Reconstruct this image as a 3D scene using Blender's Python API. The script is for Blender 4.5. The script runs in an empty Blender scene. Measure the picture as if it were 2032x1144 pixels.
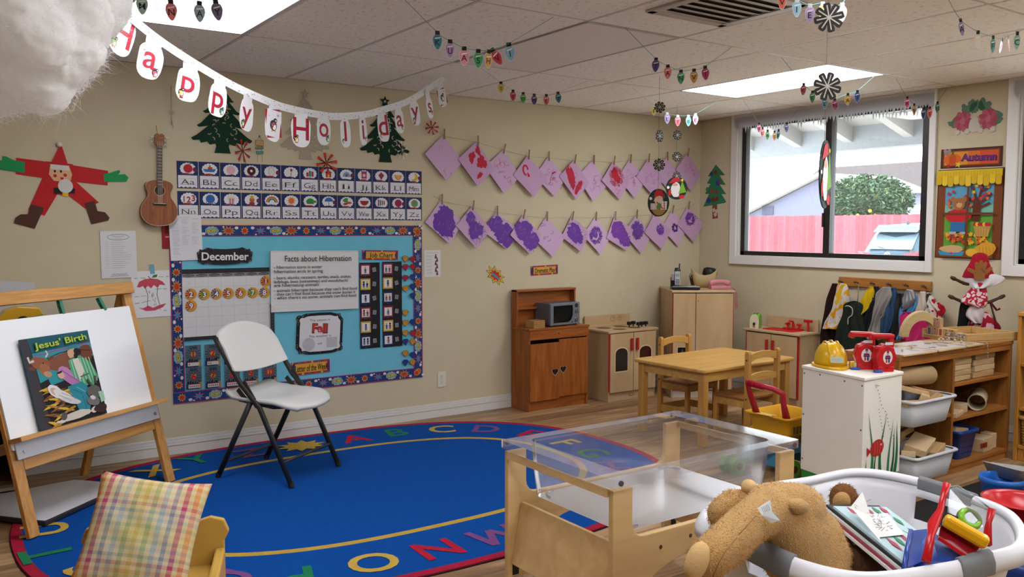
import bpy, bmesh, math, random
from mathutils import Vector, Matrix, Euler, noise
PI = math.pi
R = math.radians
random.seed(7)
scene = bpy.context.scene
C = scene.collection
FPX = 1713.97; YAW = 0.606626; PIT = 0.069817; ROL = 0.0010518
CZ = 1.39
_cy, _sy = math.cos(YAW), math.sin(YAW)
_fw = Vector((_sy*math.cos(PIT), _cy*math.cos(PIT), -math.sin(PIT)))
_rt = Vector((_cy, -_sy, 0))
_up = _rt.cross(_fw)
CR = math.cos(ROL)*_rt + math.sin(ROL)*_up
CU = -math.sin(ROL)*_rt + math.cos(ROL)*_up
CF = _fw
cam = bpy.data.objects.new('camera', bpy.data.cameras.new('camera'))
C.objects.link(cam)
cam.data.sensor_fit = 'HORIZONTAL'
cam.data.sensor_width = 36
cam.data.lens = FPX/2032*36
cam.data.clip_start = 0.02
cam.data.clip_end = 200
cam.matrix_world = Matrix(((CR.x, CU.x, -CF.x, 0), (CR.y, CU.y, -CF.y, 0), (CR.z, CU.z, -CF.z, CZ), (0, 0, 0, 1)))
scene.camera = cam
world = bpy.data.worlds.new('world')
scene.world = world
world.use_nodes = True
_bg = world.node_tree.nodes['Background']
_bg.inputs[0].default_value = (0.86, 0.93, 1.0, 1)
_bg.inputs[1].default_value = 4.6
scene.view_settings.view_transform = 'Standard'
scene.view_settings.look = 'None'
scene.view_settings.gamma = 1
scene.view_settings.exposure = 1.08
LIGHT = 6.0          # emission of the ceiling troffers
YB = 5.4773          # back wall
XR = 5.866           # right wall
ZC = 2.3516          # ceiling
XL, YF = -2.6, -3.0  # left wall, wall behind
GX, GY, TS = 2.0195, 4.3899, 0.6096     # ceiling grid
def ray(px, py): return CF + CR*((px-1016)/FPX) + CU*((572-py)/FPX)
CO = Vector((0, 0, CZ))
def hz(px, py, z):
 d = ray(px, py); return CO + d*((z-CZ)/d.z)
def fl(px, py): return hz(px, py, 0.0)
def yp(px, py, y):
 d = ray(px, py); return CO + d*(y/d.y)
def xp(px, py, x):
 d = ray(px, py); return CO + d*(x/d.x)
def wb(px, py): return yp(px, py, YB)
def wr(px, py): return xp(px, py, XR)
def pl(px, py, P, n):
 d = ray(px, py); return CO + d*((P-CO).dot(n)/d.dot(n))
def lin(c):
 if isinstance(c, str):
  c = c.lstrip('#'); c = tuple(int(c[i:i+2], 16) for i in (0, 2, 4))
 o = []
 for v in c:
  v /= 255
  o.append(v/12.92 if v <= .04045 else ((v+.055)/1.055)**2.4)
 return (*o, 1)
_M = {}
def mat(col, rough=.55, metal=0, spec=.4, trans=0, ior=1.45, noise_s=0, noise_a=0, bump=0, bump_s=60, key='', coat=0, sheen=0, alpha=1):
 k = (str(col), rough, metal, spec, trans, noise_s, noise_a, bump, bump_s, key, coat, sheen, alpha)
 if k in _M: return _M[k]
 m = bpy.data.materials.new('m_%d' % len(_M)); m.use_nodes = True
 n = m.node_tree.nodes; l = m.node_tree.links; b = n['Principled BSDF']
 b.inputs['Base Color'].default_value = lin(col)
 b.inputs['Roughness'].default_value = rough
 b.inputs['Metallic'].default_value = metal
 b.inputs['Specular IOR Level'].default_value = spec
 b.inputs['Transmission Weight'].default_value = trans
 b.inputs['IOR'].default_value = ior
 b.inputs['Coat Weight'].default_value = coat
 b.inputs['Sheen Weight'].default_value = sheen
 b.inputs['Alpha'].default_value = alpha
 if noise_a or bump:
  tc = n.new('ShaderNodeTexCoord')
  if noise_a:
   t = n.new('ShaderNodeTexNoise'); t.inputs['Scale'].default_value = noise_s; t.inputs['Detail'].default_value = 4
   l.new(tc.outputs['Object'], t.inputs['Vector'])
   hs = n.new('ShaderNodeHueSaturation'); hs.inputs['Color'].default_value = lin(col)
   mr = n.new('ShaderNodeMapRange'); mr.inputs[1].default_value = .3; mr.inputs[2].default_value = .7
   mr.inputs[3].default_value = 1-noise_a; mr.inputs[4].default_value = 1+noise_a
   l.new(t.outputs['Fac'], mr.inputs[0]); l.new(mr.outputs[0], hs.inputs['Value'])
   l.new(hs.outputs[0], b.inputs['Base Color'])
  if bump:
   t2 = n.new('ShaderNodeTexNoise'); t2.inputs['Scale'].default_value = bump_s; t2.inputs['Detail'].default_value = 3
   l.new(tc.outputs['Object'], t2.inputs['Vector'])
   bp = n.new('ShaderNodeBump'); bp.inputs['Strength'].default_value = bump; bp.inputs['Distance'].default_value = .01
   l.new(t2.outputs['Fac'], bp.inputs['Height']); l.new(bp.outputs[0], b.inputs['Normal'])
 _M[k] = m
 return m
def paper(c): return mat(c, .6, spec=.25)
def plast(c, r=.3): return mat(c, r, spec=.5)
def wood(c1, c2, axis='Z', sc=1.0, rough=.42, stretch=14):
 k = ('wood', str(c1), str(c2), axis, sc, rough, stretch)
 if k in _M: return _M[k]
 m = bpy.data.materials.new('wood_%d' % len(_M)); m.use_nodes = True
 n = m.node_tree.nodes; l = m.node_tree.links; b = n['Principled BSDF']
 tc = n.new('ShaderNodeTexCoord'); mp = n.new('ShaderNodeMapping')
 s = [sc*stretch]*3; s['XYZ'.index(axis)] = sc
 mp.inputs['Scale'].default_value = s
 l.new(tc.outputs['Object'], mp.inputs['Vector'])
 t = n.new('ShaderNodeTexNoise'); t.inputs['Scale'].default_value = 2.2; t.inputs['Detail'].default_value = 6; t.inputs['Distortion'].default_value = .6
 l.new(mp.outputs[0], t.inputs['Vector'])
 cr = n.new('ShaderNodeValToRGB')
 cr.color_ramp.elements[0].position = .33; cr.color_ramp.elements[0].color = lin(c1)
 cr.color_ramp.elements[1].position = .68; cr.color_ramp.elements[1].color = lin(c2)
 l.new(t.outputs['Fac'], cr.inputs[0]); l.new(cr.outputs[0], b.inputs['Base Color'])
 b.inputs['Roughness'].default_value = rough
 b.inputs['Specular IOR Level'].default_value = .35
 _M[k] = m
 return m
def soft(c, tl=.5):
 k = ('soft', c, tl)
 if k in _M: return _M[k]
 m = bpy.data.materials.new('soft_%d' % len(_M)); m.use_nodes = True
 n = m.node_tree.nodes; l = m.node_tree.links
 out = [x for x in n if x.type == 'OUTPUT_MATERIAL'][0]; n.remove(n['Principled BSDF'])
 d = n.new('ShaderNodeBsdfDiffuse'); t = n.new('ShaderNodeBsdfTranslucent'); x = n.new('ShaderNodeMixShader'); x.inputs[0].default_value = tl
 for q in (d, t): q.inputs[0].default_value = lin(c)
 l.new(d.outputs[0], x.inputs[1]); l.new(t.outputs[0], x.inputs[2]); l.new(x.outputs[0], out.inputs[0])
 _M[k] = m
 return m
def emit(c, s, key='e'):
 k = (key, str(c), s)
 if k in _M: return _M[k]
 m = bpy.data.materials.new('glow_%d' % len(_M)); m.use_nodes = True
 b = m.node_tree.nodes['Principled BSDF']
 b.inputs['Base Color'].default_value = (.8, .8, .8, 1)
 b.inputs['Emission Color'].default_value = lin(c); b.inputs['Emission Strength'].default_value = s
 _M[k] = m
 return m
def clear(tint=(1, 1, 1), gloss=.08, rough=.03, milk=0.0, key='clear', milkcol=(.8, .82, .86)):
 """thin transparent sheet: see-through + fresnel gloss + a little diffuse haze"""
 k = (key, tint, gloss, rough, milk)
 if k in _M: return _M[k]
 m = bpy.data.materials.new('clear_%d' % len(_M)); m.use_nodes = True
 n = m.node_tree.nodes; l = m.node_tree.links
 for x in list(n):
  if x.type != 'OUTPUT_MATERIAL': n.remove(x)
 out = [x for x in n if x.type == 'OUTPUT_MATERIAL'][0]
 tr = n.new('ShaderNodeBsdfTransparent'); tr.inputs[0].default_value = (*tint, 1)
 gl = n.new('ShaderNodeBsdfGlossy'); gl.inputs['Roughness'].default_value = rough
 df = n.new('ShaderNodeBsdfDiffuse'); df.inputs[0].default_value = (*milkcol, 1)
 lw = n.new('ShaderNodeFresnel'); lw.inputs[0].default_value = 1.45
 ad = n.new('ShaderNodeMath'); ad.operation = 'MULTIPLY_ADD'; ad.inputs[1].default_value = .9; ad.inputs[2].default_value = gloss-.04
 ad.use_clamp = True
 l.new(lw.outputs[0], ad.inputs[0])
 m1 = n.new('ShaderNodeMixShader'); m1.inputs[0].default_value = milk
 l.new(tr.outputs[0], m1.inputs[1]); l.new(df.outputs[0], m1.inputs[2])
 m2 = n.new('ShaderNodeMixShader')
 l.new(ad.outputs[0], m2.inputs[0]); l.new(m1.outputs[0], m2.inputs[1]); l.new(gl.outputs[0], m2.inputs[2])
 l.new(m2.outputs[0], out.inputs[0])
 _M[k] = m
 return m
def tag(o, label=None, cat=None, group=None, kind=None):
 if label: o['label'] = label
 if cat: o['category'] = cat
 if group: o['group'] = group
 if kind: o['kind'] = kind
 return o
def T(name, label, cat, loc=(0, 0, 0), rz=0, group=None, rot=None):
 o = bpy.data.objects.new(name, None); C.objects.link(o)
 o.empty_display_size = .05
 o.location = loc; o.rotation_euler = rot if rot else (0, 0, rz)
 return tag(o, label, cat, group)
def dup(root, loc=None, rot=None, label=None, group=None, scale=None):
 r = root.copy(); C.objects.link(r)
 if loc is not None: r.location = loc
 if rot is not None: r.rotation_euler = rot
 if scale is not None: r.scale = scale
 if label: r['label'] = label
 if group: r['group'] = group
 for ch in list(root.children):
  c = ch.copy(); C.objects.link(c); c.parent = r
  for g in list(ch.children):
   d = g.copy(); C.objects.link(d); d.parent = c
 return r
def frame(d, up=Vector((0, 0, 1))):
 d = d.normalized()
 if abs(d.dot(up)) > .98: up = Vector((1, 0, 0)) if abs(d.x) < .9 else Vector((0, 1, 0))
 a = up.cross(d).normalized(); b = d.cross(a)
 return a, b
class MB:
 def __init__(s):
  s.bm = bmesh.new(); s.mats = []
 def mi(s, m):
  if m not in s.mats: s.mats.append(m)
  return s.mats.index(m)
 def add(s, vs, fs, m, M=None, smooth=False):
  i = s.mi(m)
  vv = [s.bm.verts.new(M @ Vector(v) if M else Vector(v)) for v in vs]
  for f in fs:
   try:
    fc = s.bm.faces.new([vv[k] for k in f]); fc.material_index = i; fc.smooth = smooth
   except ValueError: pass
  return vv
 def box(s, x0, y0, z0, x1, y1, z1, m, M=None):
  v = [(x0, y0, z0), (x1, y0, z0), (x1, y1, z0), (x0, y1, z0), (x0, y0, z1), (x1, y0, z1), (x1, y1, z1), (x0, y1, z1)]
  s.add(v, [(3, 2, 1, 0), (4, 5, 6, 7), (0, 1, 5, 4), (1, 2, 6, 5), (2, 3, 7, 6), (3, 0, 4, 7)], m, M)
  return s
 def bar(s, p0, p1, w, h, m, up=(0, 0, 1)):
  p0, p1 = Vector(p0), Vector(p1); a, b = frame(p1-p0, Vector(up))
  v = []
  for p in (p0, p1):
   for i, j in ((-1, -1), (1, -1), (1, 1), (-1, 1)): v.append(p + a*(w/2*i) + b*(h/2*j))
  s.add(v, [(3, 2, 1, 0), (4, 5, 6, 7), (0, 1, 5, 4), (1, 2, 6, 5), (2, 3, 7, 6), (3, 0, 4, 7)], m)
  return s
 def loft(s, rings, m, cap=True, smooth=True, closed=False, M=None):
  n = len(rings[0]); vs = [v for r in rings for v in r]; fs = []
  k = len(rings)
  for i in range(k if closed else k-1):
   for j in range(n):
    a = i*n+j; b = i*n+(j+1) % n; c = ((i+1) % k)*n+(j+1) % n; d = ((i+1) % k)*n+j
    fs.append((a, b, c, d))
  if cap and not closed:
   fs.append(tuple(range(n-1, -1, -1))); fs.append(tuple((k-1)*n+j for j in range(n)))
  s.add(vs, fs, m, M, smooth)
  return s
 def tube(s, pts, r, m, n=8, closed=False, cap=True, flat=1.0):
  pts = [Vector(p) for p in pts]; k = len(pts); rings = []
  a = None
  for i, p in enumerate(pts):
   if closed: d = pts[(i+1) % k]-pts[i-1]
   else: d = pts[min(i+1, k-1)]-pts[max(i-1, 0)]
   if d.length < 1e-9: d = Vector((0, 0, 1))
   d.normalize()
   if a is None: a, b = frame(d)
   else:
    a = a - d*a.dot(d)
    if a.length < 1e-6: a, b = frame(d)
    a.normalize(); b = d.cross(a)
   rr = r[i] if isinstance(r, (list, tuple)) else r
   rings.append([p + a*(rr*math.cos(2*PI*j/n)) + b*(rr*flat*math.sin(2*PI*j/n)) for j in range(n)])
  return s.loft(rings, m, cap, True, closed)
 def cyl(s, p0, p1, r0, m, r1=None, n=18, smooth=True):
  p0, p1 = Vector(p0), Vector(p1); a, b = frame(p1-p0); r1 = r0 if r1 is None else r1
  rings = [[p + a*(r*math.cos(2*PI*j/n)) + b*(r*math.sin(2*PI*j/n)) for j in range(n)] for p, r in ((p0, r0), (p1, r1))]
  vs = rings[0]+rings[1]
  s.add(vs, [(j, (j+1) % n, n+(j+1) % n, n+j) for j in range(n)], m, None, smooth)
  s.add(rings[0], [tuple(range(n-1, -1, -1))], m); s.add(rings[1], [tuple(range(n))], m)
  return s
 def lathe(s, prof, m, n=24, M=None, sx=1, sy=1):
  rings = [[Vector((r*sx*math.cos(2*PI*j/n), r*sy*math.sin(2*PI*j/n), z)) for j in range(n)] for r, z in prof]
  return s.loft(rings, m, True, True, False, M)
 def prism(s, pts, h0, h1, m, M=None, smooth=False):
  n = len(pts)
  vs = [(x, y, h0) for x, y in pts]+[(x, y, h1) for x, y in pts]
  s.add(vs, [tuple(range(n-1, -1, -1)), tuple(range(n, 2*n))]+[(j, (j+1) % n, n+(j+1) % n, n+j) for j in range(n)], m, M, smooth)
  return s
 def ell(s, c, r, m, M=None, nu=18, nv=12):
  if not isinstance(r, (tuple, list)): r = (r, r, r)
  vs = [Vector((0, 0, -1))]; fs = []
  for i in range(1, nv):
   t = -PI/2+PI*i/nv
   for j in range(nu): vs.append(Vector((math.cos(t)*math.cos(2*PI*j/nu), math.cos(t)*math.sin(2*PI*j/nu), math.sin(t))))
  vs.append(Vector((0, 0, 1)))
  for j in range(nu):
   fs.append((0, 1+(j+1) % nu, 1+j)); e = 1+(nv-2)*nu
   fs.append((len(vs)-1, e+j, e+(j+1) % nu))
  for i in range(nv-2):
   for j in range(nu):
    a = 1+i*nu+j; b = 1+i*nu+(j+1) % nu
    fs.append((a, b, b+nu, a+nu))
  out = []
  for v in vs:
   w = Vector((v.x*r[0], v.y*r[1], v.z*r[2]))
   if M: w = M @ w
   out.append(w+Vector(c))
  s.add(out, fs, m, None, True)
  return s
 def build(s, name, parent=None, loc=None, rot=None, bev=0, sub=0, seg=2, solid=0):
  bmesh.ops.recalc_face_normals(s.bm, faces=s.bm.faces[:])
  me = bpy.data.meshes.new(name); s.bm.to_mesh(me); s.bm.free()
  for m in s.mats: me.materials.append(m)
  o = bpy.data.objects.new(name, me); C.objects.link(o)
  if parent: o.parent = parent
  if loc is not None: o.location = loc
  if rot is not None: o.rotation_euler = rot
  if solid:
   md = o.modifiers.new('s', 'SOLIDIFY'); md.thickness = solid; md.offset = 0
  if bev:
   md = o.modifiers.new('b', 'BEVEL'); md.width = bev; md.segments = seg; md.limit_method = 'ANGLE'; md.angle_limit = R(40)
   md.harden_normals = False
  if sub:
   md = o.modifiers.new('d', 'SUBSURF'); md.levels = sub; md.render_levels = sub
  return o
def rrect(x0, y0, x1, y1, r, n=5):
 o = []
 for cx, cy, a in ((x1-r, y0+r, -90), (x1-r, y1-r, 0), (x0+r, y1-r, 90), (x0+r, y0+r, 180)):
  for i in range(n+1):
   t = R(a+90*i/n); o.append((cx+r*math.cos(t), cy+r*math.sin(t)))
 return o
def spl(pts, n=6, closed=False):
 """Catmull-Rom through points (any dimension)"""
 P = [Vector(p) for p in pts]; k = len(P); o = []
 for i in range(k if closed else k-1):
  if closed: a, b, c, d = P[i-1], P[i], P[(i+1) % k], P[(i+2) % k]
  else: a, b, c, d = P[max(i-1, 0)], P[i], P[i+1], P[min(i+2, k-1)]
  for j in range(n):
   t = j/n
   o.append(.5*((2*b)+(c-a)*t+(2*a-5*b+4*c-d)*t*t+(3*b-a-3*c+d)*t*t*t))
 if not closed: o.append(P[-1])
 return o
_TX = {}
def textmesh(s, bold=0.0, shear=0.0):
 k = (s, bold, shear)
 if k in _TX: return _TX[k]
 cu = bpy.data.curves.new('t', 'FONT'); cu.body = s; cu.resolution_u = 4; cu.offset = bold; cu.shear = shear
 ob = bpy.data.objects.new('t', cu)
 me = ob.to_mesh()
 vs = [(v.co.x, v.co.y) for v in me.vertices]; fs = [tuple(p.vertices) for p in me.polygons]
 ob.to_mesh_clear(); bpy.data.objects.remove(ob); bpy.data.curves.remove(cu)
 if vs:
  xs = [v[0] for v in vs]; bb = (min(xs), max(xs), min(v[1] for v in vs), max(v[1] for v in vs))
 else: bb = (0, 1, 0, 1)
 _TX[k] = (vs, fs, bb)
 return _TX[k]
class Flat(MB):
 """layered flat artwork on the local XY plane, facing +Z"""
 def __init__(s, dz=.00009):
  super().__init__(); s.z = 0.0; s.dz = dz
 def P(s, pts, c):
  m = paper(c) if isinstance(c, (str, tuple)) else c
  i = s.mi(m)
  f = s.bm.faces.new([s.bm.verts.new((p[0], p[1], s.z)) for p in pts]); f.material_index = i
  f.normal_update()
  s.z += s.dz
  return s
 def slab(s, pts, c, t=.0012):
  m = paper(c) if isinstance(c, (str, tuple)) else c
  s.prism([(p[0], p[1]) for p in pts], s.z, s.z+t, m); s.z += t+s.dz
  return s
 def base(s, w, h, c, t=.0012): return s.slab([(-w/2, -h/2), (w/2, -h/2), (w/2, h/2), (-w/2, h/2)], c, t)
 def rect(s, x0, y0, x1, y1, c): return s.P([(x0, y0), (x1, y0), (x1, y1), (x0, y1)], c)
 def ell2(s, cx, cy, rx, ry, c, n=18, a=0):
  ca, sa = math.cos(a), math.sin(a)
  return s.P([(cx+rx*math.cos(2*PI*i/n)*ca-ry*math.sin(2*PI*i/n)*sa, cy+rx*math.cos(2*PI*i/n)*sa+ry*math.sin(2*PI*i/n)*ca) for i in range(n)], c)
 def star(s, cx, cy, r0, r1, n, c, a=0, sx=1, sy=1):
  return s.P([(cx+sx*(r0 if i % 2 == 0 else r1)*math.cos(a+PI*i/n), cy+sy*(r0 if i % 2 == 0 else r1)*math.sin(a+PI*i/n)) for i in range(2*n)], c)
 def line(s, pts, w, c):
  m = paper(c) if isinstance(c, (str, tuple)) else c
  i = s.mi(m); P = [Vector((p[0], p[1])) for p in pts]; L = []
  for k, p in enumerate(P):
   d = P[min(k+1, len(P)-1)]-P[max(k-1, 0)]
   if d.length < 1e-9: d = Vector((1, 0))
   d.normalize(); nn = Vector((-d.y, d.x))*w/2
   L.append((s.bm.verts.new((*(p+nn), s.z)), s.bm.verts.new((*(p-nn), s.z))))
  for k in range(len(L)-1):
   f = s.bm.faces.new((L[k][0], L[k][1], L[k+1][1], L[k+1][0])); f.material_index = i
  s.z += s.dz
  return s
 def ring(s, cx, cy, rx, ry, w, c, n=20, a0=0, a1=2*PI):
  return s.line([(cx+rx*math.cos(a0+(a1-a0)*i/n), cy+ry*math.sin(a0+(a1-a0)*i/n)) for i in range(n+1)], w, c)
 def blob(s, cx, cy, rx, ry, c, jag=.25, n=28, a=0, seed=0):
  rnd = random.Random(seed); pts = []
  ph = [rnd.uniform(0, 6.28) for _ in range(4)]
  ca, sa = math.cos(a), math.sin(a)
  for i in range(n):
   t = 2*PI*i/n
   k = 1+jag*(.5*math.sin(2*t+ph[0])+.4*math.sin(3*t+ph[1])+.3*math.sin(7*t+ph[2]))+rnd.uniform(-jag, jag)*.35
   x, y = rx*k*math.cos(t), ry*k*math.sin(t)
   pts.append((cx+x*ca-y*sa, cy+x*sa+y*ca))
  return s.P(pts, c)
 def text(s, t, cx, cy, h, c, bold=0, w=None, align='C', shear=0, a=0, M=None):
  """h = height of the drawn glyphs' box if w is None-independent (cap based); w squeezes to a width"""
  vs, fs, bb = textmesh(t, bold, shear)
  m = paper(c) if isinstance(c, (str, tuple)) else c
  i = s.mi(m); sc = h/.73; sx = sc if w is None else w/max(1e-6, bb[1]-bb[0])
  ox = {'C': (bb[0]+bb[1])/2, 'L': bb[0], 'R': bb[1]}[align]
  ca, sa = math.cos(a), math.sin(a); vv = []
  for v in vs:
   x, y = (v[0]-ox)*sx, (v[1]-.365)*sc
   p = (cx+x*ca-y*sa, cy+x*sa+y*ca)
   vv.append(s.bm.verts.new((p[0], p[1], s.z)))
  for f in fs:
   try:
    q = s.bm.faces.new([vv[k] for k in f]); q.material_index = i
   except ValueError: pass
  s.z += s.dz
  return s
 def scr(s, cx, cy, w, h, c, seed=1, a=0):
  rnd = random.Random(seed); n = max(6, int(w/h*3)); ca, sa = math.cos(a), math.sin(a); pts = []
  for i in range(n+1):
   x = -w/2+w*i/n; y = (h/2 if i % 2 else -h/2)*rnd.uniform(.3, 1); pts.append((cx+x*ca-y*sa, cy+x*sa+y*ca))
  return s.line(pts, h*.17, c)
 def build(s, name, parent=None, loc=None, rot=None, warp=None, M=None):
  if warp:
   for v in s.bm.verts: v.co = warp(v.co)
  for f in s.bm.faces: f.normal_update()
  me = bpy.data.meshes.new(name); s.bm.to_mesh(me); s.bm.free()
  for m in s.mats: me.materials.append(m)
  o = bpy.data.objects.new(name, me); C.objects.link(o)
  if parent: o.parent = parent
  if loc is not None: o.location = loc
  if rot is not None: o.rotation_euler = rot
  if M is not None: o.matrix_world = M
  return o
RB = (PI/2, 0, 0)             # sheet facing the room from the back wall
RR = (PI/2, 0, -PI/2)         # sheet facing the room from the right wall
def sheetB(name, label, cat, box, draw, group=None, a=0, off=.001, parent=None):
 """flat piece on the back wall filling pixel box (x0,y0,x1,y1); draw(F,w,h)"""
 cx, cyy = (box[0]+box[2])/2, (box[1]+box[3])/2
 p0 = wb(box[0], cyy); p1 = wb(box[2], cyy); q0 = wb(cx, box[1]); q1 = wb(cx, box[3]); c = wb(cx, cyy)
 w = p1.x-p0.x; h = q0.z-q1.z
 F = Flat(); draw(F, w, h)
 o = F.build(name, parent, (c.x, YB-off, c.z), (PI/2, -a, 0))
 if label: tag(o, label, cat, group)
 return o
def sheetR(name, label, cat, box, draw, group=None, a=0, off=.001):
 cx, cyy = (box[0]+box[2])/2, (box[1]+box[3])/2
 p0 = wr(box[0], cyy); p1 = wr(box[2], cyy); q0 = wr(cx, box[1]); q1 = wr(cx, box[3]); c = wr(cx, cyy)
 w = p0.y-p1.y; h = q0.z-q1.z
 F = Flat(); draw(F, w, h)
 o = F.build(name, None, (XR-off, c.y, c.z), RR)
 if a: o.rotation_euler = (Matrix.Rotation(-PI/2, 3, 'Z') @ Matrix.Rotation(PI/2, 3, 'X') @ Matrix.Rotation(a, 3, 'Z')).to_euler()
 if label: tag(o, label, cat, group)
 return o
def ordn(k): return ['first', 'second', 'third', 'fourth', 'fifth', 'sixth', 'seventh', 'eighth', 'ninth', 'tenth', 'eleventh', 'twelfth', 'thirteenth', 'fourteenth'][k]
WALL = mat('#c7bb9e', .75, spec=.25, noise_s=6, noise_a=.025, bump=.05, bump_s=120)
TRIM = mat('#dcdad6', .4, spec=.4)
def st(o):
 o['kind'] = 'structure'; return o
def floor_mat():
 m = bpy.data.materials.new('plank_floor'); m.use_nodes = True
 n = m.node_tree.nodes; l = m.node_tree.links; b = n['Principled BSDF']
 tc = n.new('ShaderNodeTexCoord')
 br = n.new('ShaderNodeTexBrick'); br.inputs['Scale'].default_value = 1
 br.inputs['Brick Width'].default_value = 1.2; br.inputs['Row Height'].default_value = .15
 br.inputs['Mortar Size'].default_value = .0018; br.inputs['Mortar Smooth'].default_value = .2
 br.offset = .37; br.inputs['Color1'].default_value = (.0, .0, .0, 1); br.inputs['Color2'].default_value = (1, 1, 1, 1)
 br.inputs['Mortar'].default_value = (.2, .2, .2, 1)
 l.new(tc.outputs['Object'], br.inputs['Vector'])
 mp = n.new('ShaderNodeMapping'); mp.inputs['Scale'].default_value = (1.0, 9, 1)
 l.new(tc.outputs['Object'], mp.inputs['Vector'])
 ad = n.new('ShaderNodeVectorMath'); ad.operation = 'MULTIPLY_ADD'; ad.inputs[1].default_value = (7, 7, 7)
 l.new(br.outputs['Color'], ad.inputs[0]); l.new(mp.outputs[0], ad.inputs[2])
 t = n.new('ShaderNodeTexNoise'); t.inputs['Scale'].default_value = 1.6; t.inputs['Detail'].default_value = 7; t.inputs['Distortion'].default_value = 1.2
 l.new(ad.outputs[0], t.inputs['Vector'])
 mx = n.new('ShaderNodeMath'); mx.operation = 'MULTIPLY_ADD'; mx.inputs[1].default_value = .22
 l.new(br.outputs['Color'], mx.inputs[0])
 l.new(t.outputs['Fac'], mx.inputs[2])
 cr = n.new('ShaderNodeValToRGB'); e = cr.color_ramp.elements
 e[0].position = .32; e[0].color = lin('#604832'); e[1].position = .85; e[1].color = lin('#c09e76')
 x = e.new(.58); x.color = lin('#967552')
 l.new(mx.outputs[0], cr.inputs[0])
 mm = n.new('ShaderNodeMix'); mm.data_type = 'RGBA'; mm.inputs[7].default_value = lin('#4a3624')
 l.new(br.outputs['Fac'], mm.inputs[0]); l.new(cr.outputs[0], mm.inputs[6])
 l.new(mm.outputs[2], b.inputs['Base Color'])
 b.inputs['Roughness'].default_value = .38; b.inputs['Specular IOR Level'].default_value = .4
 return m
st(MB().box(XL, YF, -.06, XR, YB, 0, floor_mat()).build('floor'))
st(MB().box(XL-.12, YB, 0, XR+.12, YB+.12, ZC+.1, WALL).build('wall_back'))
st(MB().box(XL-.12, YF, 0, XL, YB, ZC+.1, WALL).build('wall_left'))
st(MB().box(XL-.12, YF-.12, 0, XR+.12, YF, ZC+.1, WALL).build('wall_front'))
W1 = (3.335, 5.04, 1.150, 2.285)      # y0,y1,z0,z1 of opening
W2 = (0.85, 2.745, 1.150, 2.285)
W_ADDED = (-1.9, .4, 1.150, 2.285)  # unseen extra window, added to let more daylight into the room
w = MB(); XO = XR+.14
def wallpiece(y0, y1, z0, z1): w.box(XR, y0, z0, XO, y1, z1, WALL)
wallpiece(YF, W_ADDED[0], 0, ZC+.1); wallpiece(W_ADDED[1], W2[0], 0, ZC+.1); wallpiece(W2[1], W1[0], 0, ZC+.1); wallpiece(W1[1], YB, 0, ZC+.1)
for W in (W1, W2, W_ADDED):
 wallpiece(W[0], W[1], 0, W[2]); wallpiece(W[0], W[1], W[3], ZC+.1)
st(w.build('wall_right'))
BB = mat('#d2d0cc', .38)
def base_prof(m, p0, p1, nrm):
 for z0, z1, t in ((0, .058, .012), (.058, .07, .016), (.07, .088, .011), (.088, .105, .006)):
  a = Vector(p0); b = Vector(p1); n_ = Vector(nrm)*t
  m.add([a+Vector((0, 0, z0)), b+Vector((0, 0, z0)), b+n_+Vector((0, 0, z0)), a+n_+Vector((0, 0, z0)),
               a+Vector((0, 0, z1)), b+Vector((0, 0, z1)), b+n_+Vector((0, 0, z1)), a+n_+Vector((0, 0, z1))],
              [(3, 2, 1, 0), (4, 5, 6, 7), (0, 1, 5, 4), (1, 2, 6, 5), (2, 3, 7, 6), (3, 0, 4, 7)], BB)
m = MB(); base_prof(m, (XL, YB, 0), (XR-.02, YB, 0), (0, -1, 0)); st(m.build('baseboard_back', bev=.003))
m = MB(); base_prof(m, (XR, YF, 0), (XR, YB-.02, 0), (-1, 0, 0)); st(m.build('baseboard_right', bev=.003))
def ceil_mat():
 m = bpy.data.materials.new('ceiling_tile'); m.use_nodes = True
 n = m.node_tree.nodes; l = m.node_tree.links; b = n['Principled BSDF']
 tc = n.new('ShaderNodeTexCoord')
 t = n.new('ShaderNodeTexNoise'); t.inputs['Scale'].default_value = 60; t.inputs['Detail'].default_value = 5
 mp = n.new('ShaderNodeMapping'); mp.inputs['Scale'].default_value = (1, .45, 1)
 l.new(tc.outputs['Object'], mp.inputs[0]); l.new(mp.outputs[0], t.inputs['Vector'])
 cr = n.new('ShaderNodeValToRGB'); e = cr.color_ramp.elements
 e[0].position = .36; e[0].color = lin('#dcd4c8'); e[1].position = .42; e[1].color = lin('#f2ece0')
 l.new(t.outputs['Fac'], cr.inputs[0]); l.new(cr.outputs[0], b.inputs['Base Color'])
 b.inputs['Roughness'].default_value = .9; b.inputs['Specular IOR Level'].default_value = .1
 bp = n.new('ShaderNodeBump'); bp.inputs['Strength'].default_value = .25; bp.inputs['Distance'].default_value = .004
 l.new(t.outputs['Fac'], bp.inputs['Height']); l.new(bp.outputs[0], b.inputs['Normal'])
 return m
CEIL = ceil_mat()
def gx(c): return GX+c*TS
def gy(r): return GY-(r-1)*2*TS
LIGHTS = [(-2, 1), (4, 1), (-2, 3), (4, 3), (1, 3), (-2, 5), (1, 5), (4, 5)]  # first two are visible fixtures; the others are unseen, added to light the room
holes = {(c, r) for c, r in LIGHTS}
m = MB()
cells = []
c0 = math.floor((XL-GX)/TS); c1 = math.ceil((XR-GX)/TS)
rows = [YB]+[gy(r) for r in range(1, 8) if gy(r) > YF]+[YF]
GAP = .009
for c in range(c0, c1):
 xa, xb = max(gx(c), XL), min(gx(c+1), XR)
 for i in range(len(rows)-1):
  if (c, i) in holes: continue
  m.box(xa+GAP, rows[i+1]+GAP, ZC, xb-GAP, rows[i]-GAP, ZC+.02, CEIL)
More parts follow.
